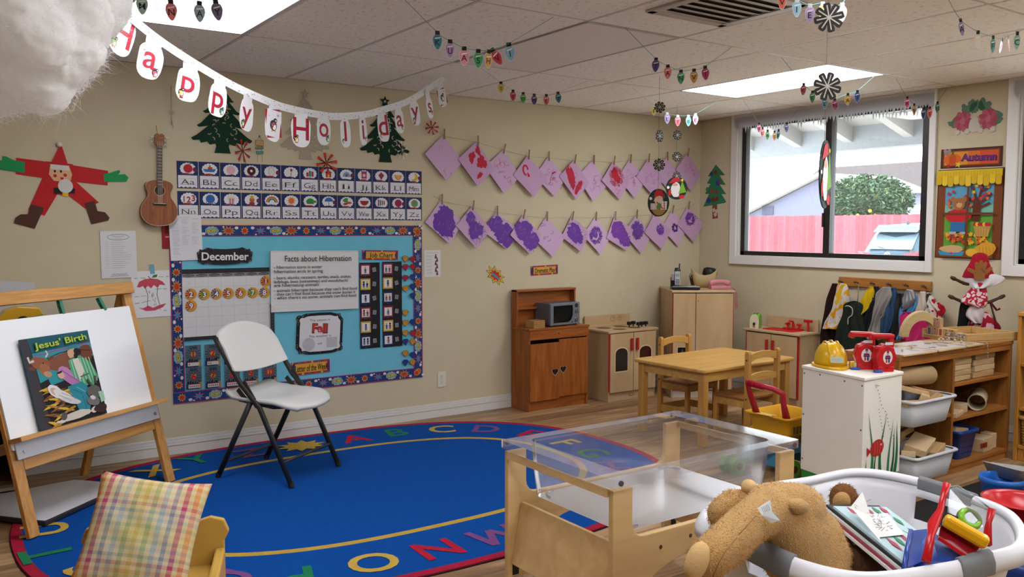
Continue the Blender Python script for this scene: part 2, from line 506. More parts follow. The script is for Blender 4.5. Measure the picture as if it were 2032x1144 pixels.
m.box(XL, YF, ZC+.09, XR, YB, ZC+.1, CEIL)
st(m.build('ceiling', bev=.003, seg=1))
TB = mat('#c4beb8', .45); TD = mat('#3a332d', .8)
m = MB()
for c in range(c0, c1+1):
 x = gx(c)
 if XL < x < XR: m.box(x-.0055, YF, ZC+.001, x+.0055, YB, ZC+.012, TB)
for y in rows[1:-1]: m.box(XL, y-.0055, ZC+.0008, XR, y+.0055, ZC+.012, TB)
st(m.build('trim_1'))
m = MB()
m.box(XL, YB-.018, ZC-.003, XR, YB, ZC-.0015, TB); m.box(XR-.018, YF, ZC-.003, XR, YB, ZC-.0015, TB)
st(m.build('trim_2'))
DIFF = emit('#f5f8ff', LIGHT, 'lamp')
vis = 0
LL = ['fluorescent ceiling panel at the upper left corner above the holiday banner', 'fluorescent ceiling panel in front of the window, above the snowflake strand']
for i, (c, r) in enumerate(LIGHTS):
 t = T('ceiling_light', LL[i] if i < 2 else 'fluorescent ceiling panel behind the camera, out of the picture', 'ceiling light', (gx(c)+TS/2, (rows[r]+rows[r+1])/2, ZC), 0, 'fluorescent ceiling panels')
 hx, hy = TS/2-.008, (rows[r]-rows[r+1])/2-.008
 f = MB(); f.box(-hx, -hy, 0, hx, -hy+.014, .05, TB); f.box(-hx, hy-.014, 0, hx, hy, .05, TB)
 f.box(-hx, -hy, 0, -hx+.014, hy, .05, TB); f.box(hx-.014, -hy, 0, hx, hy, .05, TB)
 f.build('frame', t)
 MB().box(-hx+.014, -hy+.014, .006, hx-.014, hy-.014, .012, DIFF).build('diffuser', t)
def perf_mat():
 m = bpy.data.materials.new('perforated'); m.use_nodes = True
 n = m.node_tree.nodes; l = m.node_tree.links; b = n['Principled BSDF']
 tc = n.new('ShaderNodeTexCoord'); v = n.new('ShaderNodeTexVoronoi'); v.inputs['Scale'].default_value = 95; v.inputs['Randomness'].default_value = 0
 l.new(tc.outputs['Object'], v.inputs['Vector'])
 cr = n.new('ShaderNodeValToRGB'); e = cr.color_ramp.elements
 e[0].position = .28; e[0].color = lin('#a8a096'); e[1].position = .36; e[1].color = lin('#ece4d8')
 l.new(v.outputs['Distance'], cr.inputs[0]); l.new(cr.outputs[0], b.inputs['Base Color']); b.inputs['Roughness'].default_value = .4
 return m
t = T('air_return_panel', 'perforated white metal air return panel set in the ceiling grid', 'vent', (gx(1)+TS/2, gy(1)-TS, ZC), 0)
MB().box(-TS/2+.01, -TS+.01, -.002, TS/2-.01, TS-.01, .0005, perf_mat()).build('perforated_face', t)
f = MB()
for a in (-1, 1):
 f.box(a*(TS/2-.012)-.006, -TS+.008, -.004, a*(TS/2-.012)+.006, TS-.008, -.0008, TB)
 f.box(-TS/2+.008, a*(TS-.012)-.006, -.004, TS/2-.008, a*(TS-.012)+.006, -.0008, TB)
f.build('frame', t)
t = T('air_vent', 'louvred metal air vent in the ceiling with dark slots', 'vent', (2.95, 2.62, ZC), 0)
VM = mat('#b5aca2', .45); VD = mat('#241f1b', .8)
f = MB(); S_ = .225
for a in (-1, 1):
 f.box(a*S_-.022, -S_-.02, -.012, a*S_+.022, S_+.02, -.001, VM); f.box(-S_-.02, a*S_-.022, -.012, S_+.02, a*S_+.022, -.001, VM)
f.build('frame', t, bev=.003)
MB().box(-S_, -S_, -.0022, S_, S_, -.0008, VD).build('backing', t)
for k in range(7):
 y = S_-.03-k*.062
 s_ = MB(); s_.add([(-S_, y-.03, -.011), (S_, y-.03, -.011), (S_, y+.012, -.004), (-S_, y+.012, -.004), (-S_, y-.03, -.0095), (S_, y-.03, -.0095), (S_, y+.012, -.0025), (-S_, y+.012, -.0025)],
  [(3, 2, 1, 0), (4, 5, 6, 7), (0, 1, 5, 4), (1, 2, 6, 5), (2, 3, 7, 6), (3, 0, 4, 7)], VM)
 s_.build('slat', t)
BLK = mat('#221e1b', .4, spec=.5)
VIN = mat('#dedcd9', .35)
GLASS = clear((.97, .985, .98), .05, .01, .03, key='pane', milkcol=(.9, .93, .97))
def window(n, W, mull):
 y0, y1, z0, z1 = W
 root = bpy.data.objects.new('window_%d' % n, None); C.objects.link(root); root.location = (XR, 0, 0); root['kind'] = 'structure'
 t = MB(); tw = .068; th = .022       # white casing on the wall; it runs up to the ceiling
 t.box(-th, y1, z0-tw, 0, y1+tw, ZC, VIN); t.box(-th, y0-tw+.02, z0-tw, 0, y0, ZC, VIN)
 t.box(-th, y0, z0-tw, 0, y1, z0, VIN); t.box(-th, y0, z1, 0, y1, ZC, VIN)
 for a, b in ((y0, y0+.012), (y1-.012, y1)): t.box(0, a, z0, .14, b, z1, VIN)
 t.box(0, y0+.012, z0, .14, y1-.012, z0+.01, VIN); t.box(0, y0+.012, z1-.01, .14, y1-.012, z1, VIN)
 t.build('window_frame', root, bev=.003)
 fr = MB(); a, b = .03, .085; k = .045
 fr.box(a, y0+.01, z0+.01, b, y0+.01+k+.02, z1-.01, BLK); fr.box(a, y1-.01-k, z0+.01, b, y1-.01, z1-.01, BLK)
 fr.box(a, y0+.01, z0+.01, b, y1-.01, z0+.01+k*.8, BLK); fr.box(a, y0+.01, z1-.01-k*.8, b, y1-.01, z1-.01, BLK)
 fr.box(a-.012, mull-.028, z0+.02, b, mull+.028, z1-.02, BLK)
 s = fr.build('sash', root, bev=.003)
 l_ = MB().box(a-.022, mull+.018, z0+.25, a-.008, mull+.036, z0+.36, BLK); l_.build('latch', s, bev=.002)
 MB().box(.055, y0+.02, z0+.02, .058, mull-.02, z1-.02, GLASS).build('pane', root)
 MB().box(.062, mull+.02, z0+.02, .065, y1-.02, z1-.02, GLASS).build('pane', root)
 if n == 1:
  F = Flat(); F.base(.055, .014, '#e6e6e6', .0006)
  F.scr(0, 0, .04, .007, '#333333')
  F.build('sticker', root, (.0535, y0+.13, z0+.075), RR)
 return root
window(1, W1, 4.167); window(2, W2, 1.8); window(3, W_ADDED, -.75)  # the last window is out of view, put in for its daylight
ICE = soft('#d4d4d8', .45)
def icefilm(W, label):
 y0, y1, z0, z1 = W
 m = MB(); rnd = random.Random(3)
 zt = ZC-.02; zb = z1-.03
 pts = [(-.03, zt)]; L = (y1-y0)+.06
 pts = [(0, zt), (L, zt)]; x = L
 while x > .02:
  sp = rnd.uniform(.016, .034); d = rnd.uniform(.02, .075)
  pts += [(x, zb), (x-sp*.5, zb-d)]; x -= sp
 pts += [(0, zb)]
 pts = list(reversed(pts))
 m.prism([(p[0], p[1]) for p in pts], 0, .0008, ICE)
 o = m.build('icicle_film', None, (XR-.026, y1+.03, 0), RR)
 return tag(o, label, 'window decoration', 'icicle films on the windows')
icefilm(W1, 'white icicle edged film across the top of the wide window')
icefilm(W2, 'white icicle edged film across the top of the window at the right edge')
def rot2(pts, a, ox=0, oy=0):
 return [(ox+p[0]*math.cos(a)-p[1]*math.sin(a), oy+p[0]*math.sin(a)+p[1]*math.cos(a)) for p in pts]
o0 = wb(125, 350)
sc = (wb(225, 350).x-wb(25, 350).x)/200       # metres per photo pixel there
def sp(pts): return [((x-125)*sc, (350-y)*sc) for x, y in pts]
fig = T('paper_figure', 'red construction paper figure with green mittens, brown boots and a pointed hat', 'paper figure', (o0.x, YB-.0015, o0.z), rot=RB)
RED, GRN, BRN = '#b81e22', '#1f8f4e', '#4f2f22'
def fpart(nm, col, pts, z, extra=None):
 F = Flat(); F.z = z; F.slab(sp(pts), col, .0008)
 if extra: extra(F)
 F.build(nm, fig)
fpart('leg', RED, [(84, 355), (122, 358), (112, 390), (86, 437), (55, 424)], .001)
fpart('leg', RED, [(110, 352), (150, 360), (196, 406), (168, 420), (135, 392)], .001)
fpart('arm', RED, [(36, 313), (105, 320), (105, 357), (34, 348)], .002)
fpart('arm', RED, [(135, 323), (217, 334), (215, 367), (140, 360)], .002)
fpart('body', RED, [(92, 318), (145, 322), (152, 362), (136, 392), (104, 388), (84, 356)], .003)
fpart('mitten', GRN, [(-8, 330), (-4, 320), (12, 320), (10, 311), (17, 311), (32, 319), (52, 321), (51, 345), (-8, 338)], .004)
fpart('mitten', GRN, [(207, 342), (222, 338), (240, 331), (243, 335), (238, 342), (252, 340), (260, 348), (255, 357), (208, 359)], .004)
fpart('boot', BRN, [(60, 412), (86, 419), (66, 465), (27, 453), (30, 442), (40, 434), (54, 434)], .004)
fpart('boot', BRN, [(166, 408), (187, 402), (192, 425), (208, 428), (217, 440), (214, 446), (179, 455)], .004)
fpart('belt', '#1e1d1c', [(105, 375), (148, 376), (147, 387), (106, 388)], .0045, lambda F: F.P(sp([(123, 383), (134, 384), (134, 394), (122, 393)]), '#e0b020'))
def face(F):
 q = lambda x, y: ((x-125)*sc, (350-y)*sc)
 for x, y, r, c in ((109, 339, 2.6, '#1a1a1a'), (121, 339, 2.6, '#1a1a1a')): F.ell2(*q(x, y), r*sc*.8, r*sc*1.2, c)
 for x, y in ((109, 349), (129, 347)): F.ell2(*q(x, y), 3.6*sc, 3.6*sc, '#b03030')
 F.P(sp([(119, 352), (126, 352), (125, 357), (120, 357)]), '#b02020')
fpart('face', '#dba680', [(100, 328), (138, 328), (143, 345), (140, 358), (125, 362), (106, 360), (97, 346)], .0055, face)
F = Flat(); F.z = .0068; F.ell2(4*sc, (350-371)*sc, 15*sc, 15.5*sc, '#cfcac3'); F.build('beard', fig)
fpart('hat', RED, [(120, 283), (125, 285), (136, 326), (102, 322)], .0065, lambda F: F.P(sp([(100, 324), (137, 326), (138, 337), (101, 335)]), '#d2cbc2'))
MB().ell((-6*sc, 70*sc, .012), 6*sc, mat('#d8d2c8', .9)).build('pompom', fig)
u0 = wb(312, 395)
uk = T('ukulele', 'small brown wooden ukulele hung on the wall by its headstock', 'ukulele', (u0.x, YB, u0.z), rot=(PI/2, R(1.5), 0))
us = (wb(345, 400).x-wb(272, 400).x)/73
UW = wood('#7a4426', '#9a5c34', 'Y', 3); UD = mat('#3a2318', .4); UB = mat('#241712', .5)
prof = []
for y, hw in ((-55, 4), (-53, 17), (-47, 27), (-37, 34), (-24, 36), (-12, 33), (-3, 27), (5, 22.5), (14, 22.5), (22, 26), (29, 26.5), (35, 22), (38.5, 12), (39, 4)):
 prof.append((hw, y))
rt = [v.to_2d() for v in spl([Vector((a, b, 0)) for a, b in prof], 3)]
outl = [(v.x*us, v.y*us) for v in rt]+[(-v.x*us, v.y*us) for v in reversed(rt)]
m = MB(); m.prism(outl, .004, .062, UW); m.build('body', uk, bev=.003)
m = MB(); m.prism([(x*1.012, y*1.012) for x, y in outl], .056, .060, mat('#d6c8a8', .4)); m.build('binding', uk)
m = MB(); m.cyl((0, 17*us, .0622), (0, 17*us, .0628), 9.5*us, UB, n=28); m.build('sound_hole', uk)
F = Flat(); F.z = .0629; F.ring(0, 17*us, 10.5*us, 10.5*us, .0025, '#caa06a'); F.build('rosette', uk)
m = MB(); m.box(-5.2*us, 18*us, .058, 5.2*us, 108*us, .07, UD)
for k in range(13): m.box(-5.2*us, (106-k*6.4)*us, .07, 5.2*us, (106-k*6.4+.8)*us, .0712, mat('#b8b0a0', .3, 1))
m.build('fretboard', uk)
MB().box(-4.5*us, 38*us, .042, 4.5*us, 110*us, .0585, UW).build('neck', uk, bev=.004)
m = MB(); m.prism([(-5*us, 108*us), (5*us, 108*us), (9.5*us, 114*us), (9.5*us, 132*us), (4*us, 135*us), (0, 133*us), (-4*us, 135*us), (-9.5*us, 132*us), (-9.5*us, 114*us)], .046, .062, UW)
m.build('headstock', uk, bev=.002)
for sx in (-1, 1):
 for k in (0, 1):
  p = MB(); y = (117+9*k)*us
  p.cyl((sx*7*us, y, .055), (sx*13*us, y, .055), .003, mat('#b0aca4', .25, 1)); p.ell((sx*15*us, y, .055), (.008, .006, .011), mat('#d8d4c8', .3)); p.build('tuning_peg', uk)
m = MB(); m.box(-13*us, -13*us, .0625, 13*us, -9*us, .072, UB); m.box(-12*us, -10*us, .072, 12*us, -9.2*us, .075, mat('#d8d0c0', .3)); m.build('bridge', uk)
m = MB()
for k in range(4):
 x = (-3.6+2.4*k)*us; m.cyl((x, -10*us, .0755), (x*1.3, 118*us, .0735), .0007, mat('#d8d4cc', .4), n=5)
m.build('strings', uk)
m = MB(); m.tube([(-2*us, 131*us, .05), (-3*us, 145*us, .02), (-2*us, 152*us, .004)], .0018, mat('#b0a030', .5)); m.tube([(-6*us, 126*us, .064), (0, 125*us, .066), (6*us, 126*us, .064)], .0016, mat('#c0b030', .5)); m.build('hanging_cord', uk)
def lines(F, x0, x1, y0, y1, n, c='#8b8b92', w=.0012, seed=1, rag=.3):
 rnd = random.Random(seed)
 for k in range(n):
  y = y1+(y0-y1)*(k+.5)/n
  F.line([(x0, y), (x1-(x1-x0)*rnd.uniform(0, rag), y)], w, c)
def notice1(F, w, h):
 F.base(w, h, '#d7d6d8')
 F.ring(0, h*.37, w*.3, h*.06, .0022, '#55555a', 30)
 F.scr(0, h*.385, .06, .008, '#333333'); F.scr(0, h*.35, .03, .007, '#333333', 2)
 rnd = random.Random(4)
 for k in range(13):
  y = h*.26-k*h*.045
  F.line([(-w*.38, y), (-w*.28, y)], .0011, '#9a9aa0'); F.line([(-w*.2, y), (w*rnd.uniform(.1, .4), y)], .0012, '#8a8a90')
 F.scr(0, -h*.42, .08, .011, '#222222', 3)
 F.line([(-w*.25, -h*.455), (w*.25, -h*.455)], .0015, '#222222')
def curl(k): return lambda co: Vector((co.x, co.y, co.z+.004+k*co.x*co.x*2))
o = sheetB('notice_paper', 'white printed song sheet below the paper figure, above the easel', 'paper', (200, 458, 271, 551), notice1, 'printed notices on the wall', a=R(.6), off=.004)
def booklet(F, w, h):
 F.base(w, h, '#8c2028', .004); F.rect(-w*.3, h*.1, w*.3, h*.4, '#5a1218'); F.rect(-w*.3, -h*.05, w*.3, h*0, '#c88a80')
sheetB('wall_booklet', 'dark red booklet hanging below the ukulele, half hidden by a sheet', 'booklet', (321, 444, 352, 493), booklet, off=.002)
def notice2(F, w, h):
 F.base(w, h, '#d9d8da')
 F.scr(0, h*.455, .06, .005, '#777777')
 for c in range(3):
  rnd = random.Random(c)
  for k in range(26):
   if rnd.random() < .12: continue
   y = h*.42-k*h*.031; x = -w*.42+c*w*.3
   if c and k > 18: continue
   F.line([(x, y), (x+w*rnd.uniform(.14, .24), y)], .0014, '#a9a9b4' if c else '#9aa0b8')
sheetB('notice_paper', 'white sheet with three columns of small print below the first alphabet cards', 'paper', (336, 427, 400, 516), notice2, 'printed notices on the wall', a=R(1.5), off=.012)
def apple(F, w, h):
 F.base(w, h, '#dcdadb')
 k = w/76
 q = lambda x, y: ((x-300)*k, (583-y)*k)
 F.P([q(*p) for p in ((272, 567), (277, 556), (288, 551), (300, 550), (314, 552), (324, 558), (329, 566), (318, 564), (312, 570), (306, 564), (300, 571), (294, 565), (288, 571), (284, 565), (278, 568))], '#c24a5c')
 F.P([q(*p) for p in ((272, 609), (282, 612), (293, 607), (302, 612), (312, 608), (329, 604), (322, 612), (306, 618), (288, 618))], '#c24a5c')
 F.line([q(*p) for p in ((288, 566), (293, 585), (291, 610))], .003, '#222222'); F.line([q(*p) for p in ((314, 565), (311, 585), (316, 608))], .003, '#222222')
 F.line([q(*p) for p in ((300, 551), (295, 545))], .004, '#4a3020')
 F.P([q(*p) for p in ((302, 549), (306, 543), (314, 542), (312, 548))], '#2f7a3e')
 rnd = random.Random(2)
 for i in range(12):
  x, y = rnd.uniform(295, 308), rnd.uniform(575, 604); F.line([q(x, y), q(x+1, y+4)], .0025, '#30303a')
 for x0, y0, x1, y1, s_ in ((280, 548, 290, 549, 'stem'), (316, 547, 326, 548, 'leaf'), (308, 573, 320, 573, 'flesh'), (280, 586, 290, 586, 'core'), (280, 600, 298, 596, 'seeds'), (314, 612, 318, 618, 'skin')):
  F.line([q(x0, y0), q(x1, y1)], .0018, '#333333')
  tx = q(x0-9 if x0 < 300 and s_ != 'skin' else x1+8, y0 if s_ != 'skin' else 619); F.text(s_, tx[0], tx[1], .008, '#333333')
sheetB('apple_drawing', 'white paper with a labelled drawing of a red apple core, taped to the wall', 'drawing', (262, 537, 338, 629), apple, a=R(1), off=.003)
def tape(F, w, h): F.base(w, h, '#6f9fb4', .0003)
sheetB('tape_strip', 'piece of blue tape at the top of the apple core drawing', 'tape', (297, 524, 306, 543), tape, a=R(4), off=.0065)
def tree_outline(s=1.0):
 L = [(0, 1.0)]
 right = [(.05, .93), (.07, .93), (.17, .80), (.20, .785), (.17, .77), (.12, .775), (.24, .64), (.30, .615), (.26, .585), (.17, .60), (.33, .44), (.40, .40), (.36, .375), (.22, .40), (.40, .26), (.49, .21), (.46, .175), (.36, .185), (.34, .14), (.24, .165), (.2, .12), (.11, .14), (.10, .10), (.13, 0)]
 return [(0, 1)]+right+[(-x, y) for x, y in reversed(right)]
def felt_tree(name, label, box, col, star, swirl):
 def d(F, w, h):
  ht = h*(.9 if star else 1.0)
  F.slab([(x*w*1.0, y*ht-h/2) for x, y in reversed(tree_outline())], mat(col, .9), .003)
  rnd = random.Random(5)
  for k in range(34):
   y = rnd.uniform(.2, .86); mx = .42*(1-y)*.8
   x = rnd.uniform(-mx, mx); r = rnd.uniform(.022, .04)*w; a = rnd.uniform(0, 6)
   F.ring(x*w, y*ht-h/2, r, r*.9, .011*w*1.2, swirl, 8, a, a+2.6)
  if star: F.star(0, h/2-w*.085, w*.10, w*.045, 5, mat(col, .9), PI/2); F.star(0, h/2-w*.085, w*.035, w*.016, 5, swirl, PI/2)
 o = sheetB(name, label, 'felt tree', box, d, 'felt trees on the wall', off=.003)
SW = mat('#a8977a', .8)
felt_tree('felt_tree', 'dark green felt tree with swirl cut-outs, above the first alphabet cards', (378, 172, 502, 304), '#0f3324', False, SW)
felt_tree('felt_tree', 'pale grey white felt tree behind the banner, between two green trees', (555, 178, 655, 316), '#a89c88', True, mat('#b8ac98', .8))
felt_tree('felt_tree', 'dark green felt tree with a star on top, behind the right half of the banner', (713, 192, 814, 322), '#10301f', True, mat('#b9b2a4', .8))
def flake(F, w, h, c='#b92a22', n=4):
 for k in range(n):
  a = PI*k/n+.2
  dx, dy = math.cos(a)*w/2, math.sin(a)*h/2
  F.z = .0005+.0006*k
  nx, ny = -math.sin(a)*w*.075, math.cos(a)*w*.075
  F.P([(-dx-nx, -dy-ny), (nx*.4, ny*.4), (dx-nx, dy-ny), (dx+nx, dy+ny), (-nx*.4, -ny*.4), (-dx+nx, -dy+ny)], c)
for lab, box, c in (('red paper snowflake beside the trunk of the left green felt tree', (464, 277, 496, 322), '#a82820'),
     ('orange red paper snowflake hanging over the G and H alphabet cards', (625, 303, 667, 345), '#c8341e'),
     ('small red paper snowflake right of the banner, above the first pink sheet', (841, 240, 868, 268), '#b02c24')):
 sheetB('paper_snowflake', lab, 'snowflake', box, lambda F, w, h, c=c: flake(F, w, h, c), 'red paper snowflakes', off=.02)
def pflake(F, w, h): flake(F, w, h, '#d8d4cc')
sheetB('paper_snowflake', 'white paper snowflake on the right side of the starred green tree', 'snowflake', (786, 280, 806, 316), pflake, off=.02)
t = T('hanging_sign', 'little tan sign strung over a green and a teal strip, beside the left felt tree', 'sign', (wb(514, 284).x, YB-.01, wb(514, 284).z), rot=RB)
k = sc
F = Flat(); F.slab([(-10*k, -7*k), (10*k, -7*k), (10*k, 7*k), (-10*k, 7*k)], '#a85a2c'); F.rect(-8.5*k, -5.5*k, 8.5*k, 5.5*k, '#b8a070'); F.scr(0, 1.5*k, 11*k, 3*k, '#7a6a3a'); F.scr(0, -2.5*k, 8*k, 3*k, '#7a6a3a', 2); F.build('top_board', t)
F = Flat(); F.slab([(-12*k, -15*k), (9*k, -14*k), (11*k, -11*k), (9*k, -9*k), (-11*k, -10*k)], '#5f7a58'); F.build('green_board', t)
F = Flat(); F.slab([(-9*k, -27*k), (9*k, -26*k), (9*k, -19*k), (-10*k, -20*k)], '#3f7f7c'); F.scr(0, -23*k, 13*k, 3.5*k, '#9ac0b4'); F.build('teal_board', t)
m = MB()
for x in (-6, 6): m.cyl((x*k, 8*k, .001), (0, 17*k, .001), .0012, mat('#8a7a60'), n=5); m.cyl((x*k, -8*k, 0), (x*k, -46*k, 0), .001, mat('#6a5a48'), n=5)
m.ell((0, 17*k, .002), .006, mat('#6a6258')); m.build('cord', t)
m = MB(); b = wb(339, 225)
m.tube([(b.x, YB-.02, b.z+.16), (b.x+.003, YB-.02, b.z), (b.x-.004, YB-.02, b.z-.07)], .0022, mat('#b8a888')); m.tube([(b.x+.006, YB-.02, b.z+.16), (b.x-.003, YB-.02, b.z), (b.x+.008, YB-.02, b.z-.085)], .0018, mat('#c8b898'))
for s_ in (-1, 1): m.tube([(b.x, YB-.021, b.z), (b.x+s_*.018, YB-.021, b.z+.014), (b.x+s_*.014, YB-.021, b.z-.006), (b.x, YB-.021, b.z)], .002, mat('#b8a888'))
tag(m.build('raffia_strand'), 'thin raffia strand with a bow hanging on the wall right of the ukulele headstock', 'cord')
PIC = {'A': ('apple', '#b02834'), 'B': ('boat', '#3a6aa0'), 'C': ('cake', '#d8a8b0'), 'D': ('donut', '#4a2018'), 'E': ('egg', '#c8c4c0'), 'F': ('flower', '#8a2030'), 'G': ('gift', '#b03050'), 'H': ('house', '#a84028'), 'I': ('igloo', '#7a90b0'), 'J': ('jam', '#a83a5a'), 'K': ('kite', '#8a3a50'), 'L': ('lemon', '#c07028'), 'M': ('moon', '#d8b030'),
       'N': ('123', '#a03038'), 'O': ('octopus', '#3060a0'), 'P': ('popcorn', '#b04040'), 'Q': ('queen', '#a8603a'), 'R': ('rainbow', '#a03030'), 'S': ('sun', '#e08a28'), 'T': ('turtle', '#2f8a3a'), 'U': ('umbrella', '#3a60a8'), 'V': ('vegetables', '#3a8a3a'), 'W': ('watermelon', '#a02030'), 'X': ('xylophone', '#9a4050'), 'Y': ('yo-yo', '#90204a'), 'Z': ('zebra', '#6a8a5a')}
NAVY = '#1f2f5c'
def alpha(ch):
 kind, col = PIC[ch]
 def d(F, w, h):
  F.base(w, h, NAVY)
  F.rect(-w*.45, -h*.46, w*.45, -h*.02, '#d9d7da')
  for k in range(9):
   F.ell2(-w*.4+k*w*.1, -h*.455, w*.06, h*.018, '#46508a' if k % 2 else '#d9d7da', 8)
  for k in range(14):
   a = 2*PI*k/14; F.ell2(w*.02+w*.3*math.cos(a), h*.22+h*.17*math.sin(a), w*.08, w*.08, '#dcdadc', 10)
  F.ell2(w*.02, h*.22, w*.31, h*.18, '#dcdadc', 20)
  x, y = w*.02, h*.23; r = w*.22
  if kind == 'donut': F.ell2(x, y, r, r, col); F.ell2(x, y, r*.3, r*.3, '#dcdadc')
  elif kind == 'boat': F.P([(x-r*1.5, y), (x+r*1.4, y+r*.1), (x+r, y-r*.6), (x-r, y-r*.6)], col); F.rect(x-r*.4, y, x+r*.6, y+r*.5, '#b04030'); F.rect(x-r*.1, y+r*.5, x+r*.2, y+r*.9, '#3a8a4a')
  elif kind == 'egg': F.ell2(x, y, r*.75, r*1.05, '#8a8488'); F.ell2(x, y, r*.66, r*.95, '#d6d0cc')
  elif kind == 'flower': F.line([(x, y-r), (x+r*.1, y+r*.4)], w*.03, '#3a4a30'); F.star(x+r*.1, y+r*.6, r*.5, r*.2, 6, col)
  elif kind == 'gift':
   for k in (-1, 0, 1): F.rect(x+k*r*.62-r*.28, y-r*.8, x+k*r*.62+r*.28, y+r*(.7-.4*abs(k-.3)), (col, '#2f8a80', '#b03050')[k+1])
  elif kind == 'house': F.rect(x-r*.7, y-r*.8, x+r*.7, y+r*.3, col); F.P([(x-r, y+r*.3), (x+r, y+r*.3), (x, y+r)], '#7a2a20'); F.rect(x-r*.2, y-r*.8, x+r*.2, y-r*.1, '#d8b060')
  elif kind == 'igloo': F.P([(x+r*math.cos(t), y-r*.5+r*1.2*math.sin(t)) for t in [PI*k/12 for k in range(13)]], col); F.rect(x-r*.3, y-r*.5, x+r*.3, y+r*.1, '#4a5a78')
  elif kind == 'jam': F.rect(x-r*.7, y-r*.8, x+r*.7, y+r*.7, col); F.rect(x-r*.75, y+r*.7, x+r*.75, y+r, '#8a4a5a'); F.ell2(x, y, r*.4, r*.4, '#d8c0c8')
  elif kind == 'kite': F.P([(x, y+r), (x+r*.8, y+r*.2), (x, y-r), (x-r*.8, y+r*.2)], col); F.line([(x, y-r), (x+r*.4, y-r*1.3)], w*.02, '#333333')
  elif kind == 'lemon': F.P([(x+r*math.cos(t), y+r*.4+r*1.2*math.sin(t)) for t in [PI+PI*k/12 for k in range(13)]], col); F.P([(x+r*.75*math.cos(t), y+r*.35+r*.9*math.sin(t)) for t in [PI+PI*k/12 for k in range(13)]], '#d8a048')
  elif kind == 'moon': F.ell2(x, y, r, r*1.05, col); F.ell2(x-r*.5, y+r*.25, r*.75, r*.8, '#dcdadc')
  elif kind == '123': F.text('1', x-r, y-r*.1, r*1.3, '#a05038', .03); F.text('2', x, y-r*.2, r*1.3, '#a02838', .03); F.text('3', x+r, y+r*.1, r*1.3, '#a02838', .03)
  elif kind == 'popcorn': F.P([(x-r*.6, y-r), (x+r*.6, y-r), (x+r*.8, y+r*.5), (x-r*.8, y+r*.5)], '#c8c0b8'); F.rect(x-r*.4, y-r, x-r*.2, y+r*.4, col); F.rect(x+r*.2, y-r, x+r*.4, y+r*.4, col); F.blob(x, y+r*.6, r*.8, r*.35, '#d8d0b8')
  elif kind == 'queen': F.ell2(x, y, r*.6, r*.6, col); F.star(x, y+r*.6, r*.6, r*.3, 5, '#c89a3a', PI/2); F.rect(x-r*.6, y-r*1.1, x+r*.6, y-r*.5, '#7a3a50')
  elif kind == 'rainbow':
   for j, c in enumerate(('#a02828', '#c87028', '#c8b030', '#2f7a3a', '#2f4a9a')): F.ring(x, y-r*.5, r*(1.3-.15*j), r*(1.3-.15*j), r*.16, c, 14, 0, PI)
  elif kind == 'sun': F.star(x, y, r*1.2, r*.6, 10, col); F.ell2(x, y, r*.65, r*.65, '#d86a20')
  elif kind == 'turtle': F.P([(x+r*1.1*math.cos(t), y-r*.3+r*1.0*math.sin(t)) for t in [PI*k/12 for k in range(13)]], col); F.rect(x-r*.9, y-r*.65, x+r*.9, y-r*.3, '#3a7a2a'); F.ell2(x+r*1.2, y-r*.1, r*.35, r*.3, col)
  elif kind == 'umbrella': F.P([(x+r*1.1*math.cos(t), y+r*1.0*math.sin(t)) for t in [PI*k/12 for k in range(13)]], col); F.line([(x, y), (x, y-r)], w*.025, '#5a3a2a')
  elif kind == 'vegetables': F.blob(x-r*.3, y+r*.4, r*.7, r*.5, col); F.ell2(x+r*.5, y-r*.2, r*.8, r*.3, '#b84a28'); F.ell2(x-r*.4, y-r*.5, r*.6, r*.25, '#a02830')
  elif kind == 'watermelon': F.P([(x+r*1.1*math.cos(t), y+r*.4+r*1.1*math.sin(t)) for t in [PI+PI*k/12 for k in range(13)]], col); F.ring(x, y+r*.4, r*1.1, r*1.1, w*.03, '#2f6a30', 12, PI, 2*PI)
  elif kind == 'xylophone':
   for k in range(4): F.rect(x-r+k*r*.52, y-r*(.8-.1*k), x-r+k*r*.52+r*.36, y+r*(.8-.1*k), ('#a03a4a', '#3a6a9a', '#3a8a4a', '#b04a3a')[k])
  else: F.ell2(x, y, r, r*.95, col)
  if kind == 'apple': F.P([(x, y+r*.8), (x+r*.6, y+r*1.4), (x+r*.9, y+r*1.1)], '#3a7a38')
  if kind == 'octopus':
   for k in range(5): F.line([(x-r*.8+k*r*.4, y-r*.6), (x-r*1.2+k*r*.6, y-r*1.3)], w*.035, col)
  F.blob(-w*.05, h*.03, w*.26, h*.035, ('#8a2a2a', '#30304a', '#7a3a5a')[ord(ch) % 3], .3, 16, 0, ord(ch))
  if ord(ch) % 4 == 1: F.ell2(w*.34, h*.2, w*.1, h*.09, '#6a2a44', 10)
  F.text(ch+ch.lower(), 0, -h*.25, h*.2, '#26262a', -.012, w*.62 if ch not in 'IJL' else w*.4)
  F.line([(-w*.4, -h*.35), (w*.4, -h*.35)], .0012, '#77778a'); F.line([(-w*.4, -h*.145), (w*.4, -h*.145)], .001, '#9a9aa6')
 return d
xsA = [wb(350, 345).x+(wb(837, 363).x-wb(350, 345).x)*k/13 for k in range(14)]
zA1, zA0 = wb(350, 318.5).z, wb(350, 373).z
zB1, zB0 = wb(351, 378.5).z, wb(353, 432).z
zA1r, zB0r = wb(837, 340).z, wb(837, 437).z
